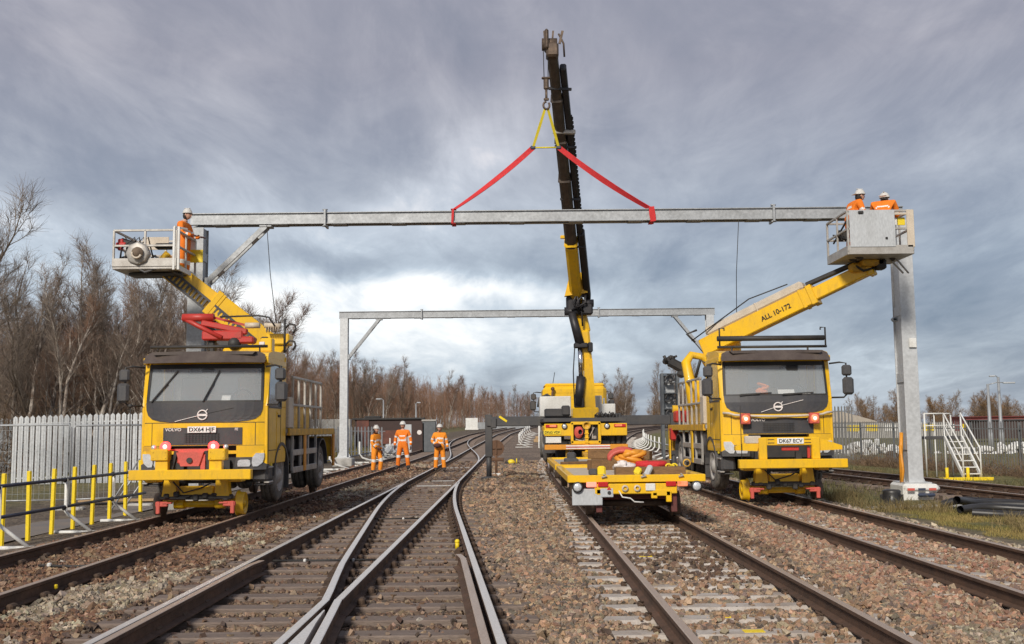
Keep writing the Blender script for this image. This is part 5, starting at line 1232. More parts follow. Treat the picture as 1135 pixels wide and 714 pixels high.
    tag(t, label, 'person')
    h = MB(); n = 20; pr = [(.155, .001), (.15, .05), (.125, .09), (.08, .112), (.04, .118)]
    for z, r in pr: pass
    h.ring(H + Vector((0, .0, .035)), (0, 0, 1), [(.0, .112), (.012, .124), (.02, .112), (.06, .106), (.10, .082), (.13, .045), (.14, .0001)], 20)
    h.prism([(-.09, -.06), (-.07, -.15), (0, -.175), (.07, -.15), (.09, -.06)], 'z', H.z + .036, H.z + .046)
    h.box(H + Vector((0, .01, .17)), (.03, .17, .012), .005); h.build('helmet', 'helmet', t)
    h = MB(); h.ball(H + Vector((0, .03, -.02)), (.083, .085, .10), 12); h.build('hair', 'hair', t)
    return t
def gp(px, y, z): return ((px - 567.5) * y / 1150, y, z)
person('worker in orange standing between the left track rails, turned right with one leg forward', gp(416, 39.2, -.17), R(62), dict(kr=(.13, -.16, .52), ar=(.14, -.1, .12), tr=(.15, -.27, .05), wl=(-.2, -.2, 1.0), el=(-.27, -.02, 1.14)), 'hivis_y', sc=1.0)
person('worker in orange standing upright with arms by the sides, middle of the three', gp(446, 41.5, -.10), R(-8), dict(kl=(-.17, 0, .5), kr=(.17, 0, .5), al=(-.2, .02, .12), ar=(.2, .02, .12), tl=(-.24, -.14, .05), tr=(.24, -.14, .05), el=(-.30, .03, 1.14), er=(.30, .03, 1.14), wl=(-.31, -.04, .9), wr=(.31, -.04, .9)), 'hivis', sc=1.05)
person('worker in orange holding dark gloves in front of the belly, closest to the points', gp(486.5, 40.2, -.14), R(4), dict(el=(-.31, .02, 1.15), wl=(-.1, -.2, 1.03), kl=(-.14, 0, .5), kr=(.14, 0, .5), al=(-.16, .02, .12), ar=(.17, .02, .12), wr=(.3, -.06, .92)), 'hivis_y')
m = MB(); c_ = gp(484, 39.95, .86); m.ball(c_, (.16, .08, .09), 12); m.box((c_[0] + .1, c_[1], c_[2] - .02), (.1, .06, .08), .02); tag(m.build('bundled_gloves', 'glove'), 'dark red gloves held at the belly of the worker by the points', 'gloves')
person('worker standing in the raised basket beside the left mast, facing the mast', (-7.46, 23.35, 4.86), R(80), dict(er=(.27, -.08, 1.16), wr=(.2, -.3, 1.14), el=(-.27, -.08, 1.16), wl=(-.2, -.3, 1.12), hd=(0, -.06, 1.56)), 'hivis', sc=.94)
bend = dict(pel=(0, .05, .92), sp=(0, -.02, 1.1), ch=(0, -.16, 1.26), nk=(0, -.27, 1.34), hd=(0, -.34, 1.37), sl=(-.2, -.18, 1.32), sr=(.2, -.18, 1.32), el=(-.28, -.3, 1.08), er=(.28, -.3, 1.08), wl=(-.16, -.5, 1.1), wr=(.16, -.5, 1.1))
person('worker leaning over the rail in the right basket, nearer the beam end, side on', (7.72, 23.15, 5.15), R(100), dict(bend, ch=(0, -.10, 1.27), nk=(0, -.16, 1.37), hd=(0, -.21, 1.41), sl=(-.2, -.1, 1.33), sr=(.2, -.1, 1.33), el=(-.26, -.16, 1.06), er=(.26, -.16, 1.06), wl=(-.12, -.38, 1.12), wr=(.12, -.38, 1.12)), 'hivis')
b2 = dict(bend); b2.update(ch=(0, -.14, 1.3), nk=(0, -.24, 1.38), hd=(0, -.33, 1.40), sl=(-.22, -.14, 1.36), sr=(.22, -.14, 1.36))
person('worker bending with back turned in the right basket, by the mast', (8.45, 23.2, 5.15), R(152), b2, 'hivis')

# ------------------------------------------------------------------ barriers along the left track
for i, y in enumerate([16.95, 17.95, 18.95, 19.95, 20.95, 21.95, 22.95, 24.0]):
    x = -8.25 - .04 * i; m = MB(); z0 = -.34 + gz(x, y)
    m.box((0, 0, .6), (.062, .062, 1.2), .008); m.box((0, 0, .6), (.085, .01, 1.16), .003)
    o = m.build('barrier_post', 'post_yellow', None, (x, y, z0)); o.rotation_euler = (random.uniform(-.02, .02), random.uniform(-.03, .03), 0)
    tag(o, '%s yellow barrier post from the camera in the row beside the left track' % ORD[i], 'post', 'yellow barrier posts')
def stand(y, x, lab, grp, s=1., tone='white', hgt=1.0):
    t = thing('barrier_stand', lab, 'barrier stand', (x, y, -.33 + gz(x, y)), 0, grp)
    m = MB(); m.tube([(0, 0, hgt), (0, 0, .42), (.05 * s, 0, .36), (.48 * s, 0, .05)], .032, 8); m.build('upright', tone, t)
    m = MB(); m.tube([(-.25 * s, 0, .035), (.75 * s, 0, .035)], .035, 8); m.build('foot', tone, t)
    return t
for i, (y, x) in enumerate(((16.6, -8.13), (19.1, -8.15), (21.5, -8.2))):
    t = stand(y, x, '%s pale grey barrier stand from the camera beside the left track' % ORD[i], 'barrier stands by the left track')
    m = MB()
    for z in (.98, .48): m.ball((-.02, -.02, z), .05, 8)
    m.build('clamp', 'black', t)
for z, lab in ((.66, 'upper dark blue barrier bar running past the yellow posts'), (.17, 'lower dark blue barrier bar running past the yellow posts')):
    m = MB(); m.tube([(-8.14, 14.6, z + .02), (-8.16, 19.1, z), (-8.22, 23.4, z - .02)], .03, 8)
    tag(m.build('barrier_bar', 'bluebar'), lab, 'barrier bar', 'bars of the left barrier')
m = MB()
V = []
for y in np.arange(8, 45, 1.): V += [(-9.75, y, -.318 + gz(-9.7, y) + .03 * math.sin(y)), (-8.5, y, -.30 + gz(-8.5, y))]
m.add(V, [(2 * i, 2 * i + 1, 2 * i + 3, 2 * i + 2) for i in range(len(V) // 2 - 1)]); tag(m.build('path', 'path'), 'grey walkway strip behind the yellow posts', kind='structure')
# temporary tube fencing behind
def tube_panel(label, a, b, h, grp=None):
    t = thing('temporary_fence', label, 'temporary fence', a, 0, grp); d = Vector(b) - Vector(a)
    m = MB(); m.tube([(0, 0, 0), (0, 0, h - .08), d * .02 + Vector((0, 0, h)), d * .98 + Vector((0, 0, h)), d + Vector((0, 0, h - .08)), d], .024, 8); m.tube([(0, 0, .25), d + Vector((0, 0, .25))], .02, 6); m.build('tube_frame', 'galv', t)
    m = MB(); L_ = d.length
    for k in range(1, int(L_ / .12)): p = d * (k * .12 / L_); m.bar(p + Vector((0, 0, .25)), p + Vector((0, 0, h)), .004)
    for z in np.arange(.4, h, .25): m.bar((0, 0, z), d + Vector((0, 0, z)), .005)
    m.build('mesh', 'galv', t)
    for q in (0, 1):
        m = MB(); m.box(d * q + Vector((0, 0, .03)), (.6, .22, .1), .03); m.build('foot_block', 'conc', t)
    return t
tube_panel('grey tubular fence panel farthest left, low in front of the palisade', (-12.9, 24.6, -.33), (-10.55, 24.9, -.33), 2.02, 'temporary fence panels')
tube_panel('grey tubular fence panel beside the left truck, in front of the palisade', (-10.5, 24.95, -.33), (-9.2, 25.9, -.33), 2.0, 'temporary fence panels')
t = thing('fence_brace', 'slanting grey brace tubes leaning against the tubular fence', 'brace', (-9.3, 24.2, -.33))
m = MB(); m.tube([(0, 0, .02), (.75, .6, 1.45)], .022, 6); m.tube([(-.2, .3, .02), (.4, .7, 1.2)], .018, 6); m.tube([(.2, .2, .02), (.7, .5, .9)], .018, 6); m.build('brace_tube', 'galv', t)
m = MB(); m.box((-9.9, 27, -.24), (2.4, .5, .05), .01, (0, 0, .1)); tag(m.build('plank', 'plank'), 'pale plank lying on the ground behind the tubular fence', 'plank')

# ------------------------------------------------------------------ fences
def palisade(label, a, b, h, matn, pitch=.155, wd=.07, post_every=2.75, open_=False, grp=None):
    a, b = Vector(a), Vector(b); d = b - a; L_ = Vector((d.x, d.y, 0)).length; ux = Vector((d.x, d.y, 0)).normalized(); rz = math.atan2(ux.y, ux.x)
    t = thing('palisade_fence', label, 'fence', a, 0, grp); n = int(L_ / pitch); m = MB(); rot = Euler((0, 0, rz)).to_matrix()
    for k in range(n):
        p = d * (k / n); hh = h + random.uniform(-.012, .012); tl = random.uniform(-.012, .012)
        pts = [(-wd / 2, .0), (wd / 2, .0), (wd / 2 + tl, hh - .07), (tl, hh), (-wd / 2 + tl, hh - .07)]
        V = [p + rot @ Vector((x, yy, z)) for yy in (-.008, .008) for x, z in pts]
        m.add(V, [(4, 3, 2, 1, 0), (5, 6, 7, 8, 9)] + [(i, (i + 1) % 5, 5 + (i + 1) % 5, 5 + i) for i in range(5)])
        m.bar(p + rot @ Vector((0, -.012, .02)), p + rot @ Vector((0, -.012, hh - .09)), .018, .012)
    m.build('pales', matn, t)
    m = MB()
    for z in (.28, h - .28): m.bar(Vector((0, 0, z)) + rot @ Vector((0, .03, 0)), d + Vector((0, 0, z)) + rot @ Vector((0, .03, 0)), .045, .045)
    m.build('rail', matn, t)
    for k in range(int(L_ / post_every) + 1):
        p = d * min(1, k * post_every / L_); m = MB(); m.bar(p + rot @ Vector((0, .08, -.1)), p + rot @ Vector((0, .08, h - .05)), .06, .1); m.build('post', matn if not open_ else 'signal', t)
    return t
M['pal_left'] = M['galv']
palisade('pale galvanised palisade fence left of the left truck', (-17.2, 36, -.33), (-12.2, 36.4, -.22), 2.42, 'galv_light', .19, .145)
palisade('dull grey palisade fence farthest left, behind the pale one', (-34, 46, -.2), (-18.2, 45, -.2), 2.35, 'steelgrey', .2, .12)
palisade('low grey palisade fence behind the worker standing between the rails', (-12.5, 60, .0), (-7.6, 62, -.1), 1.75, 'galv', .2, .09)
palisade('dull see-through palisade fence along the yard on the right', (15.2, 50, -.3), (20.5, 20, -.5), 1.95, 'steeldark', .155, .042, 2.75, True)
palisade('taller dark palisade fence seen just right of the right truck', (14.0, 54, -.3), (17.4, 53, -.3), 2.75, 'steeldark', .16, .07, 2.75, True)

# ------------------------------------------------------------------ right side: stairs, ducts, pots, lamp posts, yard
t = thing('access_stairs', 'white steel access stairs with handrails beside the siding track', 'stairs', (14.25, 33.2, -.25))
m = MB()
for x in (0, .56): m.bar((x, 0, .08), (x, 1.3, 1.3), .05, .12)
for k in range(6): m.box((.28, .1 + .22 * k, .15 + .2 * k), (.54, .2, .03), .004)
m.build('steps', 'white', t)
m = MB()
for x in (0, .56):
    m.tube([(x, -.02, .05), (x, -.02, .95), (x, 1.3, 2.08), (x, 2.1, 2.08), (x, 2.1, 0)], .026, 6); m.tube([(x, -.02, .5), (x, 1.3, 1.68), (x, 2.1, 1.68)], .022, 6); m.tube([(x, 1.3, 0), (x, 1.3, 2.08)], .026, 6)
for z in (2.08, 1.68): m.tube([(0, 2.1, z), (.56, 2.1, z)], .024, 6); m.tube([(-.62, 1.35, z), (0, 1.35, z)], .024, 6)
m.tube([(-.62, 1.35, 0), (-.62, 1.35, 2.08), (-.62, 2.1, 2.08), (-.62, 2.1, 0)], .026, 6); m.tube([(-.3, 1.35, 0), (-.3, 1.35, 1.3)], .022, 6)
m.build('handrail', 'white', t)
m = MB(); m.box((-.03, 1.72, 1.28), (1.22, .8, .1), .01); m.build('landing', 'dark', t)
m = MB()
for x in (-.56, .1): m.cyl((x, -.1, -.05), (x, -.1, .36), .05, n=10)
m.box((.05, -.1, .0), (1.6, .3, .1), .01); m.build('base_kerb', 'post_yellow', t)
m = MB(); m.ring((8.42, 23.4, -.28), (0, 0, 1), [(0, .28), (.03, .28), (.05, .24), (.25, .19), (.30, .2), (.33, .16), (.34, .0001)], 20)
for k in range(6): a = k * PI / 3; m.box((8.42 + .23 * math.cos(a), 23.4 + .23 * math.sin(a), -.16), (.06, .03, .2), .005, (0, 0, a))
tag(m.build('cable_pot', 'pipe'), 'black plastic pot standing on the ground left of the right mast', 'pot')
m = MB(); m.box((8.2, 22.6, -.30), (1.3, .5, .07), .01, (0, 0, .1)); m.box((9.5, 22.9, -.30), (1.3, .45, .08), .01, (0, 0, -.05)); tag(m.build('trough_lid', 'conc'), 'pale concrete trough lids in front of the right mast', 'slab')
for k, (P, lab) in enumerate((([(8.75, 20.75, .0), (9.5, 21.4, -.12), (10.6, 21.2, -.16), (12, 20.6, -.2), (13.5, 19.8, -.2)], 'uppermost black duct of the pile, curving away to the right'), ([(8.7, 20.5, -.17), (9.4, 20.9, -.16), (10.4, 20.5, -.2), (11.6, 19.9, -.2), (13.2, 19.0, -.22)], 'middle black duct of the pile on the grass'), ([(8.75, 20.1, -.2), (9.2, 19.9, -.22), (9.75, 19.45, -.22)], 'short black duct with open end on the grass'), ([(9.0, 22.2, -.22), (9.4, 22.2, -.12), (10.2, 22.1, -.16), (11.5, 21.6, -.2), (13.8, 20.9, -.2)], 'black duct farthest back, starting by the mast foundation'))):
    m = MB(); pts = [Vector(P[0])]
    for i in range(len(P) - 1):
        p0, p1, p2, p3 = (Vector(P[max(i - 1, 0)]), Vector(P[i]), Vector(P[i + 1]), Vector(P[min(i + 2, len(P) - 1)]))
        for q in range(1, 6):
            s_ = q / 5; pts.append(.5 * ((2 * p1) + (p2 - p0) * s_ + (2 * p0 - 5 * p1 + 4 * p2 - p3) * s_ ** 2 + (3 * p1 - 3 * p2 + p3 - p0) * s_ ** 3))
    m.tube(pts, .078, 12, cap=False); m.tube(pts, .066, 12, cap=False); tag(m.build('cable_duct', 'pipe'), lab, 'duct', 'black ducts on the grass')
m = MB(); m.tube([(9.8, 23.3, -.26), (11.4, 25.2, -.16)], .03, 8); tag(m.build('white_tube', 'white'), 'white tube lying on the stones beside the siding', 'tube')
m = MB(); m.tube([(10.4, 19.9, -.22), (12.5, 20.6, -.2), (14, 19.9, -.2)], .03, 8); tag(m.build('tan_pipe', 'cream'), 'thin cream pipe behind the black ducts', 'pipe')
def lamp(label, p, h, arm, grp, r=.07):
    t = thing('lamp_post', label, 'lamp post', p, 0, grp)
    m = MB(); m.tube([(0, 0, 0), (0, 0, 1.2), (0, 0, 1.25), (0, 0, h)], [r * 1.4, r * 1.4, r, r * .7], 10); m.build('column', 'galv', t)
    m = MB(); m.tube([(0, 0, h - .05), (arm * .5, 0, h + .1), (arm, 0, h + .08)], .035, 6); m.build('arm', 'galv', t)
    m = MB(); m.box((arm * 1.2, 0, h + .07), (abs(arm) * .5 + .2, .2, .1), .03); m.build('lantern', 'sheet', t)
lamp('lamp post right of the stairs with long arm to the right', (32.0, 70, -.4), 4.5, 1.2, 'lamp posts in the yard', .12)
lamp('taller lamp post right of the stairs with a stub lantern', (33.2, 71, -.4), 5.0, -.35, 'lamp posts in the yard', .12)
lamp('lamp post above the dark brick wall, arm curving left', (-10.7, 86, 0), 3.9, -.35, 'lamp posts by the wood')
lamp('lamp post above the brick wall end, short arm to the right', (-8.1, 87, 0), 3.6, .2, 'lamp posts by the wood')
def heap(name, label, c, r, h, matn, seed, kind=None):
    rr = random.Random(seed); m = MB()
    for k in range(90):
        a = rr.uniform(0, 2 * PI); q = rr.random() ** .6; x, y = c[0] + r[0] * q * math.cos(a), c[1] + r[1] * q * math.sin(a); s = rr.uniform(.15, .38)
        m.box((x, y, c[2] + h * (1 - q) * rr.uniform(.5, 1)), (s * 1.4, s, s), s * .2, (rr.random() * 3, rr.random() * 3, rr.random() * 3))
    return tag(m.build(name, matn), label, 'rubble', kind='stuff')
heap('rubble', 'white rubble heap behind the yard fence, left of the right mast', (21, 62, -.3), (3.2, 1.5), .9, 'white', 3)
heap('rubble', 'white and grey rubble heap behind the fence by the lamp posts', (29.5, 62, -.4), (4.5, 1.5), .8, 'white', 5)
heap('rubble', 'orange brown spoil heap behind the fence at the far right edge', (29, 50, -.4), (2.0, 1.2), 1.1, 'plank', 6)
heap('rubble', 'brown earth spoil lying against the yard fence', (17, 46, -.5), (2.2, 1.0), .8, 'bramble', 9)
t = thing('warehouse', 'low warehouse with pale pitched roof far behind the yard', 'building', (47, 150, 0))
m = MB(); m.box((0, 6, 1.0), (9, 12, 2.4)); m.build('wall', 'brickdark', t)
m = MB(); m.prism([(-5.2, 1.9), (-.3, 3.3), (.3, 3.3), (5.2, 1.9), (5.2, 1.7), (-5.2, 1.7)], 'y', -.3, 12.5); m.build('roof', 'roof', t); m = MB(); m.box((-.5, 5, 3.5), (1.6, 1, .6), .05); m.build('roof_vent', 'rust', t)
t = thing('long_shed', 'long low pale wall across the far side of the yard', 'building', (62, 132, 0)); m = MB(); m.box((0, 0, .6), (60, .5, 2.0)); m.build('wall', 'conc', t)
t = thing('red_building', 'long faded red clad building at the far right', 'building', (66, 122, 0)); m = MB(); m.box((0, 2, 1.35), (26, 4, 1.6)); m.build('wall', 'redwall', t)
m = MB(); m.box((0, 2, 2.2), (26.6, 4.6, .12)); m.build('roof', 'maroon', t)
m = MB()
for k in range(9): m.box((-11 + k * 2.7, -.03, 1.3), (1.1, .06, .8))
m.build('window', 'steelgrey', t)
for i, (x, w) in enumerate(((46.5, 5), (54, 6))):
    t = thing('dark_shed', ['dark flat roofed shed behind the lamp posts', 'dark flat roofed shed at the far right edge'][i], 'building', (x, 100, 0)); m = MB(); m.box((0, 0, .85), (w, 3, 1.7)); m.build('wall', 'brickdark', t); m = MB(); m.box((0, 0, 1.75), (w + .3, 3.3, .12)); m.build('roof', 'dark', t)
for i in range(12):
    t = thing('barrier', 'yellow and white barrier in the row far behind the yard fence', 'barrier', (36.5 + i * 1.8, 112 - i * .6, 0.55), 0, 'yellow barriers across the yard'); m = MB(); m.box((0, 0, .5), (1.3, .1, .7), .03); m.build('panel', 'post_yellow' if i % 3 < 2 else 'white', t); m = MB(); m.box((-.5, 0, .1), (.1, .4, .25)); m.box((.5, 0, .1), (.1, .4, .25)); m.build('foot', 'white', t)

# ------------------------------------------------------------------ middle distance
t = thing('signal_gantry', 'dark steel lattice signal structure beyond the right truck', 'signal', (8.15, 54, -.2))
m = MB()
for x in (-.40, .40): m.box((x, 0, 2.2), (.14, .5, 4.4), .01)
for z in (4.4, 3.4, 2.6, 1.9): m.box((0, 0, z), (.9, .4, .06), .005)
m.build('frame', 'signal', t)
m = MB()
for z in (4.15, 3.2, 2.35, 1.7):
    m.tube([(.24 * math.cos(a), -.1, z - .1 + .3 * math.sin(a)) for a in [PI * k / 10 for k in range(11)]], .05, 6); m.box((0, -.1, z - .22), (.5, .3, .06), .01); m.ball((.05, -.1, z - .1), .12, 8)
m.build('signal_head', 'dark', t)
m = MB(); m.box((-.02, .22, 3.2), (.62, .02, 2.3)); m.build('back_screen', 'sheet', t)
t = thing('ground_signal', 'small rusty ground signal with round back disc beside the outrigger leg', 'signal', (-.62, 37.6, -.24))
m = MB(); m.cyl((0, 0, 0), (0, 0, 1.0), .05, n=10); m.box((.02, 0, .62), (.5, .14, .12), .02); m.build('post', 'rust', t)
m = MB(); m.cyl((0, -.03, 1.02), (0, .08, 1.02), .29, n=24); m.bar((0, -.05, .8), (0, -.05, 1.3), .05, .04); m.bar((-.2, -.05, 1.02), (.2, -.05, 1.02), .05, .04); m.build('disc', 'rust', t)
m = MB(); m.box((0, 0, .06), (.34, .3, .14), .03); m.build('base', 'white', t)
m = MB(); m.box((.25, 35.2, -.17), (1.0, .22, .08), .02, (0, 0, .2)); m.box((.0, 34.9, -.13), (.3, .2, .1), .02, (0, 0, .7)); tag(m.build('timber_offcut', 'plank'), 'pale timber offcuts lying right of the outrigger foot', 'timber')
m = MB(); m.ball((-.1, 48, -.06), (.18, .15, .13), 10); m.ring((.12, 47.9, -.02), (1, 0, 0), [(0, .13), (.05, .13), (.05, .0001)], 12); m.box((-.3, 48, -.1), (.2, .2, .14), .03, None, 1); tag(m.build('points_motor', ['plate_y', 'black']), 'small yellow and black fitting on the ballast left of the crane truck', 'fitting')
t = thing('marker_post', 'tall white marker post with small cap left of the crane truck', 'post', (2.05, 82, .0)); m = MB(); m.box((0, 0, .7), (.16, .1, 1.9), .01); m.build('post', 'white', t); m = MB(); m.prism([(-.3, 1.66), (.3, 1.66), (.12, 2.1), (-.12, 2.1)], 'y', -.06, .06); m.build('cap', 'white', t)
t = thing('marker_post', 'shorter white marker post just right of the tall one', 'post', (2.3, 72, -.2)); m = MB(); m.box((0, 0, .55), (.14, .1, 1.3), .01); m.build('post', 'white', t)
m = MB(); m.box((0, 0, .3), (1.6, .5, .3), .03); m.box((-.4, 0, .55), (.5, .4, .25), .05); o = m.build('spoil_box', 'plank', None, (2.6, 92, .05)); tag(o, 'brown timber stack on the ballast left of the crane truck', 'timber stack')
m = MB(); m.box((0, 0, .5), (.9, .5, 1.0), .03); m.box((0, -.2, 1.05), (.7, .3, .2), .03); tag(m.build('relay_case', 'signal', None, (4.7, 74, -.1)), 'dark lineside box left of the crane truck wheels', 'lineside box')
def wstand(x, y, lab, grp, s):
    t = thing('barrier_stand', lab, 'barrier stand', (x, y, -.3 + gz(x, y)), 0, grp)
    m = MB(); m.tube([(0, 0, 1.15), (0, 0, .5), (s * .15, 0, .3), (s * .9, 0, .05)], .05, 6); m.build('upright', 'white', t)
    m = MB(); m.tube([(-.3, 0, .04), (s * 1.1, 0, .04)], .05, 6); m.build('foot', 'white', t)
for i, y in enumerate(np.linspace(50, 100, 14)): wstand(T4(y) + 2.3, y, 'white barrier stand in the row curving along the right track beyond the trucks', 'white barrier stands by the right track', -1)
for i, y in enumerate(np.linspace(84, 135, 8)): wstand(T2(y) + 2.6, y, 'white barrier stand in the row beyond the ground signal', 'white barrier stands beyond the ground signal', 1)
for i, y in enumerate(np.linspace(42, 78, 9)): wstand(T1(y) - 2.55, y, 'white barrier stand in the row along the left track behind the workers', 'white barrier stands behind the workers', 1)
for y0, y1, f, z, lab in ((50, 100, lambda y: T4(y) + 2.3, .8, 'white barrier bar curving along the right track beyond the trucks'), (84, 135, lambda y: T2(y) + 2.6, .8, 'white barrier bar beyond the ground signal'), (42, 78, lambda y: T1(y) - 2.55, .45, 'dark barrier bar along the left track behind the workers')):
    m = MB(); m.tube([(f(y), y, z - .3 + gz(f(y), y)) for y in np.linspace(y0, y1, 16)], .035, 6); tag(m.build('barrier_bar', 'white' if z > .5 else 'bluebar'), lab, 'barrier bar')
t = thing('brick_wall', 'dark brick wall with black coping behind the three workers', 'wall', (-9.3, 78, 0))
m = MB(); m.box((0, 0, 1.0), (5.0, .5, 2.4)); m.build('wall', 'brickdark', t)
m = MB(); m.box((-1.9, -.28, 1.2), (.9, .1, 1.9)); m.box((.4, -.27, .9), (2.6, .08, 1.0), 0, None, 0); m.build('brick_pier', 'brick', t); m = MB(); m.box((0, 0, 2.26), (5.4, .8, .14), .02); m.box((-1.2, -.1, 2.4), (1.2, .5, .16), .03); m.build('coping', 'black', t)
t = thing('concrete_wall', 'pale concrete block wall left of the dark brick wall', 'wall', (-14.2, 76, 0)); m = MB()
for k in range(4): m.box((-1.8 + k * 1.2, 0, 1.05), (1.17, .6, 2.4), .02)
m.build('blocks', 'conc', t)
for i, (px, w, h, lab) in enumerate(((452, .5, 1.9, 'narrow grey lineside cabinet right of the brick wall'), (463, .85, 2.0, 'dark brown lineside cabinet with a pale round sign'), (475, .9, 2.1, 'tall dark lineside cabinet with pale top behind the points worker'))):
    p = at(px, 480, 72); t = thing('lineside_cabinet', lab, 'cabinet', (p.x, 72, -.1), 0, 'lineside cabinets'); m = MB(); m.box((0, 0, h / 2), (w, .6, h), .02); m.build('case', ['sheet', 'brickdark', 'signal'][i], t)
    if i == 1: m = MB(); m.cyl((.1, -.31, 1.35), (.1, -.33, 1.35), .16, n=16); m.build('round_sign', 'rw_white', t)
    if i == 2: m = MB(); m.box((0, 0, h + .06), (w + .1, .7, .12), .02); m.build('lid', 'conc', t)
o = MB(); o.box((0, 0, .95), (2.0, 1.0, 1.7), .03); o.box((0, -.52, .95), (.03, .04, 1.6)); o.box((0, 0, 0), (2.2, 1.2, .3), .02); tag(o.build('equipment_hut', 'white', None, (-6.8, 172, 1.35)), 'white equipment hut at the edge of the wood', 'hut')
t = thing('long_shed', 'long low grey wall at the foot of the wood beyond the white hut', 'wall', (1.5, 185, 1.0)); m = MB(); m.box((-4, 0, .9), (11, .4, 1.2)); m.build('wall', 'steelgrey', t)
rr = random.Random(2); m = MB()
for k in range(60):
    y = rr.uniform(62, 76); x = -7.9 + rr.uniform(-1.1, .5) ; s = rr.uniform(.15, .4); m.box((x, y, -.1 + rr.uniform(0, .5)), (s, s, s * .8), s * .25, (rr.random(), rr.random(), rr.random()))
tag(m.build('rubble', 'sheet'), 'pale bags and rubble beside the left track behind the workers', 'rubble', kind='stuff')
m = MB(); m.tube([(-5.95, 13.2, -.14), (-5.5, 13.15, -.15), (-4.98, 13.2, -.14)], .018, 6)
for x in (-5.8, -5.2): m.box((x, 13.17, -.13), (.05, .06, .05), .012, None, 1)
tag(m.build('track_cable', ['black', 'white']), 'black bond cable with white clips across the left track', 'cable')
m = MB(); m.box((-4.79, 11.05, -.09), (.03, .05, .05), .01); tag(m.build('yellow_tag', 'post_yellow'), 'small yellow tag on the outer side of the left rail', 'tag')
m = MB(); m.ball((-.79, 14.6, -.05), .036, 10); m.cyl((-.79, 14.6, -.15), (-.79, 14.6, -.06), .03, n=8); tag(m.build('yellow_marker', 'post_yellow'), 'small yellow round marker beside the curved rail', 'marker')
# ------------------------------------------------------------------ trees
def bare_tree(seed, h, stems=1, birch=True, dense=1., spread=.34, up=.5, droop=0., start=.2):
    r = random.Random(seed); tr, cr = MB(), MB()
    def line(mb, p, d, ln, r0, r1, k, tropism, n=3):
        P = [p.copy()]; d = d.normalized(); Rr = [r0]
        for i in range(k):
            d = (d + Vector((r.gauss(0, .13), r.gauss(0, .13), r.gauss(0, .08) + tropism))).normalized()
            p = p + d * (ln / k); P.append(p.copy()); Rr.append(r0 + (r1 - r0) * (i + 1) / k)
        mb.tube(P, Rr, n, 0, False, False); return P, d
    def pick(P, t):
        q = t * (len(P) - 1); i = min(int(q), len(P) - 2); return P[i].lerp(P[i + 1], q - i), (P[i + 1] - P[i]).normalized()
    for s in range(stems):
        base = Vector((r.uniform(-.3, .3) * (stems > 1), r.uniform(-.3, .3) * (stems > 1), -.15)); hh = h * r.uniform(.85, 1.)
        lean = Vector((r.gauss(0, .07), r.gauss(0, .07), 1)) + (Vector((r.gauss(0, .16), r.gauss(0, .16), 0)) if stems > 1 else Vector())
        T, _ = line(tr, base, lean, hh, (.0105 if h > 11.2 else .0075) * h + .012, .010, 9, .05, 7)
        nl = int(26 * dense)
        for i in range(nl):
            t = start + (1 - start) * ((i + r.random()) / nl) ** .9; p, td = pick(T, min(t, .985)); a = r.uniform(0, 2 * PI)
            side = Vector((math.cos(a), math.sin(a), 0)); ln = hh * spread * (1.12 - t) * r.uniform(.6, 1.2) + .35
            Lp, _ = line(tr, p, side + td * (up + .5 * t) * r.uniform(.7, 1.3), ln, .0036 * h * (1.1 - t) + .006, .005, 5, .09 - droop, 4)
            for b in range(int(6 + ln * 2.6)):
                p2, d2 = pick(Lp, .2 + .8 * r.random()); v = Vector((r.gauss(0, 1), r.gauss(0, 1), r.gauss(.25, .8))); l2 = ln * r.uniform(.2, .42)
                Bp, _ = line(cr, p2, d2 * .9 + v.normalized() * .8, l2, .009, .004, 3, .07 - droop * 2, 3)
                for c in range(int(4 + l2 * 5.0)):
                    p3, d3 = pick(Bp, .15 + .85 * r.random()); v = Vector((r.gauss(0, 1), r.gauss(0, 1), r.gauss(.3, .8)))
                    line(cr, p3, d3 * .9 + v.normalized() * .8, r.uniform(.25, .7) * (h / 11), .005, .0026, 2, .05 - droop * 4, 3)
    return tr, cr
def tree_proto(name, trm, crm, bark, twig):
    t = thing(name, None, 'tree', (0, 0, -500)); trm.build('trunk', bark, t); crm.build('crown', twig, t); return t
PR = {'birch': [], 'wood': [], 'shrub': [], 'tan': []}
for k in range(4): PR['birch'].append(tree_proto('birch_tree', *bare_tree(20 + k, 11.5, 1 + (k % 2), True, 1.1, .29, 1.0, .0, .2), 'bark_birch' if k != 3 else 'bark', ['twig', 'twig_grey', 'twig', 'twig_grey'][k]))
PR['slim'] = [tree_proto('birch_tree', *bare_tree(90 + k, 11.3, 1, True, .8, .2, 1.2, .02, .4), 'bark_birch', 'twig_grey') for k in range(3)]
for k in range(5): PR['wood'].append(tree_proto('bare_tree', *bare_tree(40 + k, 11.0, 1, True, 1.15, .27, 1.1, 0, .22), 'bark_birch' if k in (0, 3) else 'bark', ['twig_red', 'twig_red', 'twig', 'twig_red', 'twig_grey'][k]))
for k in range(3): PR['tan'].append(tree_proto('bare_tree', *bare_tree(60 + k, 7.5, 3, False, 1.1, .42, .9, 0, .05), 'bark', ['twig_tan', 'twig', 'twig_tan'][k]))
def put(proto, x, y, s, label, group, z=None):
    o = copy_tree(proto) if proto.get('used') else proto
    proto['used'] = 1; o.location = (x, y, (gz(x, y) - .25) if z is None else z); o.rotation_euler = (0, 0, random.uniform(0, 6.28)); o.scale = (s, s, s * random.uniform(.93, 1.08))
    return tag(o, label, 'tree', group)
rt = random.Random(5)
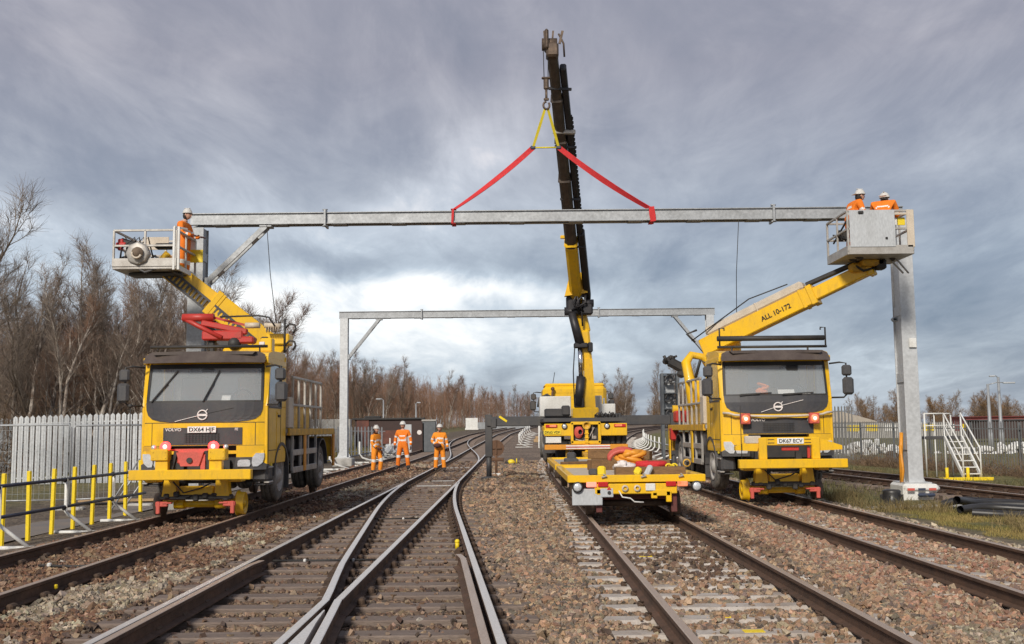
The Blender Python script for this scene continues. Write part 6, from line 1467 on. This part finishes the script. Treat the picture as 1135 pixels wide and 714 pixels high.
for i, (px, y, s, k, lab) in enumerate(((70, 50, 1.02, 0, 'tall white barked birch with purple twigs, highest above the pale palisade'), (92, 46, .98, 2, 'white stemmed birch directly behind the pale palisade fence'), (130, 52, .98, 1, 'dark twin stemmed tree right of the tallest birch'), (40, 47, .9, 2, 'birch with pale leaning stem near the left end of the pale palisade'), (8, 50, .92, 1, 'dark bare tree at the left edge of the wood'), (-30, 40, 1.1, 3, 'tree just outside the left edge of the view'), (170, 50, .9, 0, 'pale birch left of the raised boom'), (205, 54, .85, 3, 'dark tree behind the left mast'), (150, 47, .82, 2, 'slim pale birch just left of the left truck'), (20, 58, 1.0, 0, 'birch standing back at the far left'), (110, 60, 1.08, 3, 'dark tree behind the white stemmed birch'), (185, 62, 1.0, 1, 'dark twin stemmed tree behind the raised boom'))):
    put(PR['birch'][k], (px - 567.5) * y / 1150, y, s, lab, None)
for i in range(16):
    px = 6 + i * 13 + rt.uniform(-5, 5); y = rt.uniform(44, 52); put(PR['slim'][i % 3], (px - 567.5) * y / 1150, y, rt.uniform(.68, .95), 'slender pale birch in the front rank behind the palisade fence', 'slender birches behind the palisade')
# overhanging drooping branches at the far left edge come from a weeping birch beyond the frame
tw = tree_proto('weeping_birch', *bare_tree(77, 10.5, 1, True, 1., .42, .55, .16, .35), 'bark_birch', 'twig'); put(tw, -18.1, 30.5, .76, 'weeping birch leaning in from beyond the far left edge', None)
n = 0
for i in range(215):
    q = rt.random() ** 1.25; y = 62 + 270 * q; e = T1(y) - (8 + 8 * sstep(60, 100, y) - 7 * sstep(110, 240, y)); x = e - rt.random() ** 1.3 * (12 + .10 * y)
    if x / y * 1150 + 567 < -60: continue
    put(rt.choice(PR['wood']), x, y, rt.uniform(.82, 1.12), 'bare brown tree in the dense wood along the left of the line', 'trees of the left wood'); n += 1
for i in range(58):
    y = rt.uniform(44, 95); x = -12.5 - .10 * (y - 44) - rt.random() * 22
    if -17.5 < x and y < 47: y += 6
    if x / y * 1150 + 567 < -60: continue
    put(rt.choice(PR['wood'] + PR['birch'][1:2]), x, y, rt.uniform(.62, .92), 'bare brown tree in the thick near wood behind the left fences', 'trees of the near wood')
for i in range(34):
    px = rt.uniform(930, 1180); y = rt.uniform(150, 185); x = (px - 567.5) * y / 1150
    put(rt.choice(PR['tan']), x, y, rt.uniform(.7, 1.05) * (1.0 if px < 1090 else .85), 'tan and brown winter tree in the row beyond the yard on the right', 'trees beyond the yard', -.3)
for i in range(30):
    px = rt.uniform(655, 800); y = rt.uniform(215, 290); x = (px - 567.5) * y / 1150
    put(rt.choice(PR['tan'] + PR['wood'][2:3]), x, y, rt.uniform(1.0, 1.5), 'brown winter tree on the rise beyond the crane truck', 'trees beyond the crane truck', 0.5)
for i, (px, y, s) in enumerate(((672, 260, 1.25), (760, 200, 1.1), (596, 330, 1.0), (690, 230, 1.05))):
    put(PR['birch'][1 if i % 2 else 3], (px - 567.5) * y / 1150, y, s, ['bare tree rising right of the crane truck cab', 'bare tree behind the dark signal structure', 'small bare tree left of the crane truck cab', 'bare tree above the tan scrub right of the crane'][i], None, .5)
for k in PR:
    for p in PR[k]:
        if p.get('used') is None:
            for ch in list(p.children): bpy.data.objects.remove(ch)
            bpy.data.objects.remove(p)
for o in list(bpy.data.objects):
    if 'used' in o: del o['used']
# the depth of the wood behind the front trees reads as one mass
def thicket(name, label, spots, mt, seed):
    r = random.Random(seed); m = MB()
    for x, y, z, h in spots:
        p = Vector((x, y, z)); d = Vector((r.gauss(0, .06), r.gauss(0, .06), 1)); P = [p, p + d * h * .5, p + d * h + Vector((r.gauss(0, .2), 0, 0))]
        m.tube(P, [.045, .028, .008], 3, 0 if r.random() < .75 else 1, False, False)
        for q in range(15):
            t = r.uniform(.25, .98); a = P[0].lerp(P[2], t); u = Vector((r.gauss(0, 1), r.gauss(0, 1), 0)).normalized() * (.30 + .55 * (1 - t)) + Vector((0, 0, r.uniform(.5, 1.1)))
            e = a + u * r.uniform(.6, 1.5); m.tube([a, e], [.015, .006], 3, 0, False, False)
            for w in range(2): b = a.lerp(e, r.uniform(.3, .9)); m.tube([b, b + Vector((r.gauss(0, .35), r.gauss(0, .35), r.uniform(.2, .8)))], [.009, .004], 3, 0, False, False)
    return tag(m.build(name, mt), label, 'wood', kind='stuff')
sp = []
for i in range(3000):
    q = rt.random() ** 1.15; y = 64 + 280 * q; e = T1(y) - (9 + 8 * sstep(60, 100, y) - 7 * sstep(110, 240, y)); x = e - 2 - rt.random() * (14 + .12 * y)
    if x / y * 1150 + 567 < -40: continue
    sp.append((x, y, gz(x, y) - .3, rt.uniform(6.5, 10.0)))
thicket('woodland', 'dense leafless brown wood receding along the left of the line', sp, ['twig_red', 'bark_birch'], 4)
sp = []
for i in range(520):
    y = rt.uniform(50, 95); x = -14 - .12 * (y - 44) - rt.random() * 26
    if x / y * 1150 + 567 < -60: continue
    sp.append((x, y, gz(x, y) - .3, rt.uniform(4.5, 8.0)))
thicket('woodland', 'thick leafless near wood behind the pale palisade fence', sp, ['twig', 'bark_birch'], 6)
# scrub and brambles: one mass
def stems(name, label, spots, mt, seed, hmax, rad=.006, n=2, lean=.5):
    r = random.Random(seed); m = MB()
    for x, y, z, hs in spots:
        d = Vector((r.gauss(0, lean), r.gauss(0, lean), 1)).normalized(); h = hs * r.uniform(.5, 1.1) * hmax; p = Vector((x, y, z)); P = [p]
        for k in range(3):
            d = (d + Vector((r.gauss(0, .25), r.gauss(0, .25), -.12))).normalized(); p = p + d * h / 3; P.append(p)
        m.tube(P, [rad * 1.6, rad * 1.2, rad, rad * .5], 3, 0, False, False)
        for q in range(n):
            a = P[r.randint(1, 3)]; m.tube([a, a + Vector((r.gauss(0, .3), r.gauss(0, .3), r.gauss(.15, .25))) * h * .6], [rad, rad * .5], 3, 0, False, False)
    return tag(m.build(name, mt), label, 'scrub', kind='stuff')
sp = []
for i in range(5200):
    y = 44 + 150 * rt.random() ** 1.8; x = T1(y) - (7.5 + 6 * sstep(60, 110, y) - 6 * sstep(110, 240, y)) - rt.random() * (10 + .12 * y)
    if y < 48 and x > -19: y += 4
    sp.append((x, y, gz(x, y) - .3, 1))
stems('undergrowth', 'brown leafless undergrowth filling the foot of the left wood', sp, 'bramble', 3, 3.4, .012, 3)
sp = []
for i in range(2600):
    u_ = rt.random(); y = 47 - 24 * u_; x = 15.3 + 5.0 * ((50 - y) / 30) - rt.uniform(.1, .9) * (1 + u_); sp.append((x, y, -.4, .5 + .8 * rt.random() * (rt.random() < .4)))
stems('brambles', 'brown brambles along the foot of the right yard fence', sp, 'bramble', 5, 1.0, .006, 3, .7)
# grass: blades in masses
def grass(name, label, n, fn, mt, h, w=.006, seed=1):
    r = np.random.default_rng(seed); P = np.array([fn(r) for _ in range(n)]); hh = h * r.uniform(.4, 1.2, n); a = r.uniform(0, 2 * PI, n); le = r.normal(0, .45, (n, 2)) * hh[:, None]
    dx, dy = np.cos(a) * w, np.sin(a) * w
    V = np.zeros((n, 5, 3)); V[:, 0] = P + np.stack([dx, dy, 0 * dx], 1); V[:, 1] = P - np.stack([dx, dy, 0 * dx], 1)
    mid = P + np.concatenate([le * .4, hh[:, None] * .6], 1); V[:, 2] = mid - np.stack([dx, dy, 0 * dx], 1) * .7; V[:, 3] = mid + np.stack([dx, dy, 0 * dx], 1) * .7; V[:, 4] = P + np.concatenate([le, hh[:, None]], 1)
    m = MB(); m.v = [tuple(v) for v in V.reshape(-1, 3)]; m.n = len(m.v)
    for i in range(n):
        b = i * 5; m.f += [[b, b + 1, b + 2, b + 3], [b + 3, b + 2, b + 4]]
    m.m = [0] * len(m.f); m.sm = [False] * len(m.f)
    return tag(m.build(name, mt), label, 'grass', kind='stuff')
def fa(r):
    while True:
        y = r.uniform(11.5, 22); x = r.uniform(7.2, 13)
        if x < .6 * y + 1 and x > 7.3 + .5 * abs(math.sin(y * 1.7)) * (y < 20) and math.sin(x * 2.1 + y * 1.3) + math.sin(x * .9 - y * 2.2) > -.9: return (x, y, -.31)
grass('grass', 'short yellow green grass patch beside the right track', 26000, fa, 'grass', .09, .006, 4)
def fb(r):
    while True:
        y = r.uniform(22, 44); p = (T5(y) + r.uniform(1.5, 4.5), y, -.36) if r.random() < .6 else (r.uniform(7.3, T5(y) - 1.4), y, -.32)
        if abs(p[0] - 9.46) < .75 and 23.2 < y < 25.8 or (13.4 < p[0] < 15.2 and 31.5 < y < 35.5): continue
        return p
grass('weeds', 'green and straw coloured weeds between the right track, siding and fence', 5500, fb, 'weed', .28, .011, 6)
def ft(r):
    k = int(r.integers(26)); q = random.Random(k * 7 + 1); cx, cy = (q.uniform(7.3, 10.2), q.uniform(15, 26)) if k < 17 else (q.uniform(12.6, 17), q.uniform(27, 40))
    if abs(cx - 9.46) < .8 and abs(cy - 24.7) < 1.2: cx -= 1.4
    return (cx + r.normal(0, .16), cy + r.normal(0, .16), -.33)
grass('tussocks', 'dead straw tussocks scattered over the right verge', 5200, ft, 'straw', .27, .006, 15)
def fc(r):
    y = r.uniform(44, 130); return (T1(y) - r.uniform(4, 9), y, gz(-14, y) - .3)
grass('verge_grass', 'dull straw grass on the verge left of the line', 7000, fc, 'grass', .4, .02, 8)

# ------------------------------------------------------------------ sky, sun, camera
SUN_EL, SUN_AZ = R(33), R(200)        # azimuth clockwise from +y (straight away from the camera)
W = bpy.data.worlds.new('World'); S.world = W; nt, N, L = nodes(W)
out = N.new('ShaderNodeOutputWorld'); bg = N.new('ShaderNodeBackground'); L.new(bg.outputs[0], out.inputs[0]); bg.inputs['Strength'].default_value = .1
sky = N.new('ShaderNodeTexSky'); sky.sky_type = 'NISHITA'; sky.sun_disc = False; sky.sun_elevation = SUN_EL; sky.sun_rotation = SUN_AZ
tc = N.new('ShaderNodeTexCoord'); sx = N.new('ShaderNodeSeparateXYZ'); nv = N.new('ShaderNodeVectorMath'); nv.operation = 'NORMALIZE'; L.new(tc.outputs['Generated'], nv.inputs[0]); L.new(nv.outputs[0], sx.inputs[0])
def mth(op, a, b=None, c=None, clamp=False):
    n_ = N.new('ShaderNodeMath'); n_.operation = op; n_.use_clamp = clamp
    for i, q in enumerate((a, b, c)):
        if q is None: continue
        if isinstance(q, (int, float)): n_.inputs[i].default_value = q
        else: L.new(q, n_.inputs[i])
    return n_.outputs[0]
az = mth('ARCTAN2', sx.outputs[0], sx.outputs[1]); el = mth('ARCSINE', sx.outputs[2])
zc = mth('MAXIMUM', sx.outputs[2], 0.0); zc = mth('ADD', zc, .16)
cx_ = mth('DIVIDE', sx.outputs[0], zc); cy_ = mth('DIVIDE', sx.outputs[1], zc)
cv = N.new('ShaderNodeCombineXYZ'); L.new(cx_, cv.inputs[0]); L.new(cy_, cv.inputs[1])
def noise(vec, scale, detail, rough, dist=0., rot=0., st=(1, 1, 1), loc=(0, 0, 0)):
    mp = N.new('ShaderNodeMapping'); mp.inputs['Rotation'].default_value = (0, 0, rot); mp.inputs['Scale'].default_value = st; mp.inputs['Location'].default_value = loc; L.new(vec, mp.inputs[0])
    n_ = N.new('ShaderNodeTexNoise'); n_.inputs['Scale'].default_value = scale; n_.inputs['Detail'].default_value = detail; n_.inputs['Roughness'].default_value = rough; n_.inputs['Distortion'].default_value = dist
    L.new(mp.outputs[0], n_.inputs['Vector']); return n_.outputs[0]
n1 = noise(cv.outputs[0], .7, 9, .58, .5, -.75, (1.15, .6, 1), (3.1, 1.7, 0))
n2 = noise(cv.outputs[0], 1.7, 9, .62, .7, -.85, (1.3, .55, 1), (9.2, 4.4, 0))
ang = N.new('ShaderNodeCombineXYZ'); L.new(az, ang.inputs[0]); L.new(el, ang.inputs[1])
nw = noise(ang.outputs[0], 7, 6, .6, .4); nw2 = noise(ang.outputs[0], 7, 6, .6, .4, 0, (1, 1, 1), (5, 2, 0))
azw = mth('MULTIPLY_ADD', mth('SUBTRACT', nw, .5), .22, az); elw = mth('MULTIPLY_ADD', mth('SUBTRACT', nw2, .5), .10, el)
def blob(px, py, sx_, sy_, amp, rot=0.):
    a0, e0 = math.atan((px - 567.5) / 1150), math.atan((474 - py) / 1150 * math.cos(math.atan((px - 567.5) / 1150))); du = mth('SUBTRACT', azw, a0); dv = mth('SUBTRACT', elw, e0)
    c, s = math.cos(rot), math.sin(rot)
    u = mth('DIVIDE', mth('ADD', mth('MULTIPLY', du, c), mth('MULTIPLY', dv, s)), sx_ / 1150); v = mth('DIVIDE', mth('SUBTRACT', mth('MULTIPLY', dv, c), mth('MULTIPLY', du, s)), sy_ / 1150)
    return mth('MULTIPLY', mth('EXPONENT', mth('MULTIPLY', mth('ADD', mth('MULTIPLY', u, u), mth('MULTIPLY', v, v)), -1.)), amp)
BL = [(140, 300, 170, 70, .16), (540, 170, 60, 100, .12, -.4), (300, 335, 190, 45, .40), (470, 372, 150, 45, .32), (545, 320, 120, 22, .30), (250, 360, 60, 60, .15), (330, 282, 130, 20, -.34), (640, 300, 150, 16, -.16), (520, 345, 60, 14, -.12), (860, 330, 240, 60, -.09), (720, 385, 260, 30, .13), (480, 195, 190, 34, .20, .5), (300, 245, 150, 30, .10), (700, 150, 120, 30, .10, .6), (940, 200, 130, 30, .10, .4), (620, 230, 120, 30, .12), (1060, 250, 110, 130, -.16), (90, 190, 90, 60, -.10), (60, 240, 90, 30, .12), (560, 405, 120, 22, .02), (1000, 440, 160, 22, .12), (640, 420, 120, 14, .10), (370, 320, 40, 30, -.10)]
acc = None
for b_ in BL:
    v = blob(*b_[:4], b_[4], b_[5] if len(b_) > 5 else 0.); acc = v if acc is None else mth('ADD', acc, v)
base = mth('MULTIPLY_ADD', mth('SUBTRACT', n1, .5), .95, .415); base = mth('MULTIPLY_ADD', mth('SUBTRACT', n2, .5), .75, base)
n3 = noise(cv.outputs[0], 4.6, 8, .6, .8, -.85, (1.2, .6, 1), (2, 7, 0)); base = mth('MULTIPLY_ADD', mth('SUBTRACT', n3, .5), .42, base)
base = mth('SUBTRACT', base, mth('MULTIPLY', mth('MAXIMUM', mth('SUBTRACT', el, .20), 0), .75))
val = mth('ADD', base, acc)
# only the part of the sky ahead carries those cloud banks; low sky is a little brighter
r_ = ramp(N, [(0, (.175, .222, .30)), (.25, (.26, .307, .385)), (.45, (.36, .415, .49)), (.65, (.50, .57, .65)), (.85, (.76, .80, .84)), (1, (.96, .97, .97))]); L.new(val, r_.inputs[0])
# upper cloud is a warmer grey
pm = N.new('ShaderNodeMix'); pm.data_type = 'RGBA'; pm.blend_type = 'MULTIPLY'; pm.inputs['B'].default_value = (1.13, .965, .915, 1); L.new(r_.outputs[0], pm.inputs['A'])
mre = N.new('ShaderNodeMapRange'); mre.inputs['From Min'].default_value = .15; mre.inputs['From Max'].default_value = .34; L.new(el, mre.inputs[0]); L.new(mre.outputs[0], pm.inputs['Factor'])
sc_ = N.new('ShaderNodeMix'); sc_.data_type = 'RGBA'; sc_.blend_type = 'MULTIPLY'; sc_.inputs['Factor'].default_value = 1; K_ = 8.2; sc_.inputs['B'].default_value = (K_, K_, K_, 1); L.new(pm.outputs['Result'], sc_.inputs['A'])
mx = N.new('ShaderNodeMix'); mx.data_type = 'RGBA'; mx.inputs['Factor'].default_value = .93; L.new(sky.outputs[0], mx.inputs['A']); L.new(sc_.outputs['Result'], mx.inputs['B']); L.new(mx.outputs['Result'], bg.inputs['Color'])
sl = bpy.data.lights.new('sun', 'SUN'); sl.energy = 2.6; sl.angle = R(10); sl.color = (1, .93, .82); so = bpy.data.objects.new('sun', sl); COL.objects.link(so)
sdir = Vector((math.sin(SUN_AZ) * math.cos(SUN_EL), math.cos(SUN_AZ) * math.cos(SUN_EL), math.sin(SUN_EL)))
so.rotation_euler = sdir.to_track_quat('Z', 'Y').to_euler(); so.location = sdir * 60
cam = bpy.data.cameras.new('camera'); co = bpy.data.objects.new('camera', cam); COL.objects.link(co); S.camera = co
cam.sensor_width = 36; cam.lens = 36 * 1150 / 1135; cam.clip_start = .1; cam.clip_end = 5000
pitch = math.atan(117 / 1150); ro = .0105
fw = Vector((0, math.cos(pitch), math.sin(pitch))); up0 = Vector((0, -math.sin(pitch), math.cos(pitch))); rt0 = Vector((1, 0, 0))
c, s = math.cos(ro), math.sin(ro)
right = rt0 * c - up0 * s; upv = up0 * c + rt0 * s
co.matrix_world = Matrix(((right.x, upv.x, -fw.x, 0), (right.y, upv.y, -fw.y, 0), (right.z, upv.z, -fw.z, 1.513), (0, 0, 0, 1)))
v = S.view_settings; v.view_transform = 'Standard'; v.look = 'None'; v.gamma = 1; v.use_curve_mapping = False; v.exposure = .48
S.render.engine = 'CYCLES'; S.cycles.use_denoising = True; S.cycles.max_bounces = 6; S.cycles.transparent_max_bounces = 12
try: S.cycles.denoiser = 'OPENIMAGEDENOISE'
except Exception: pass
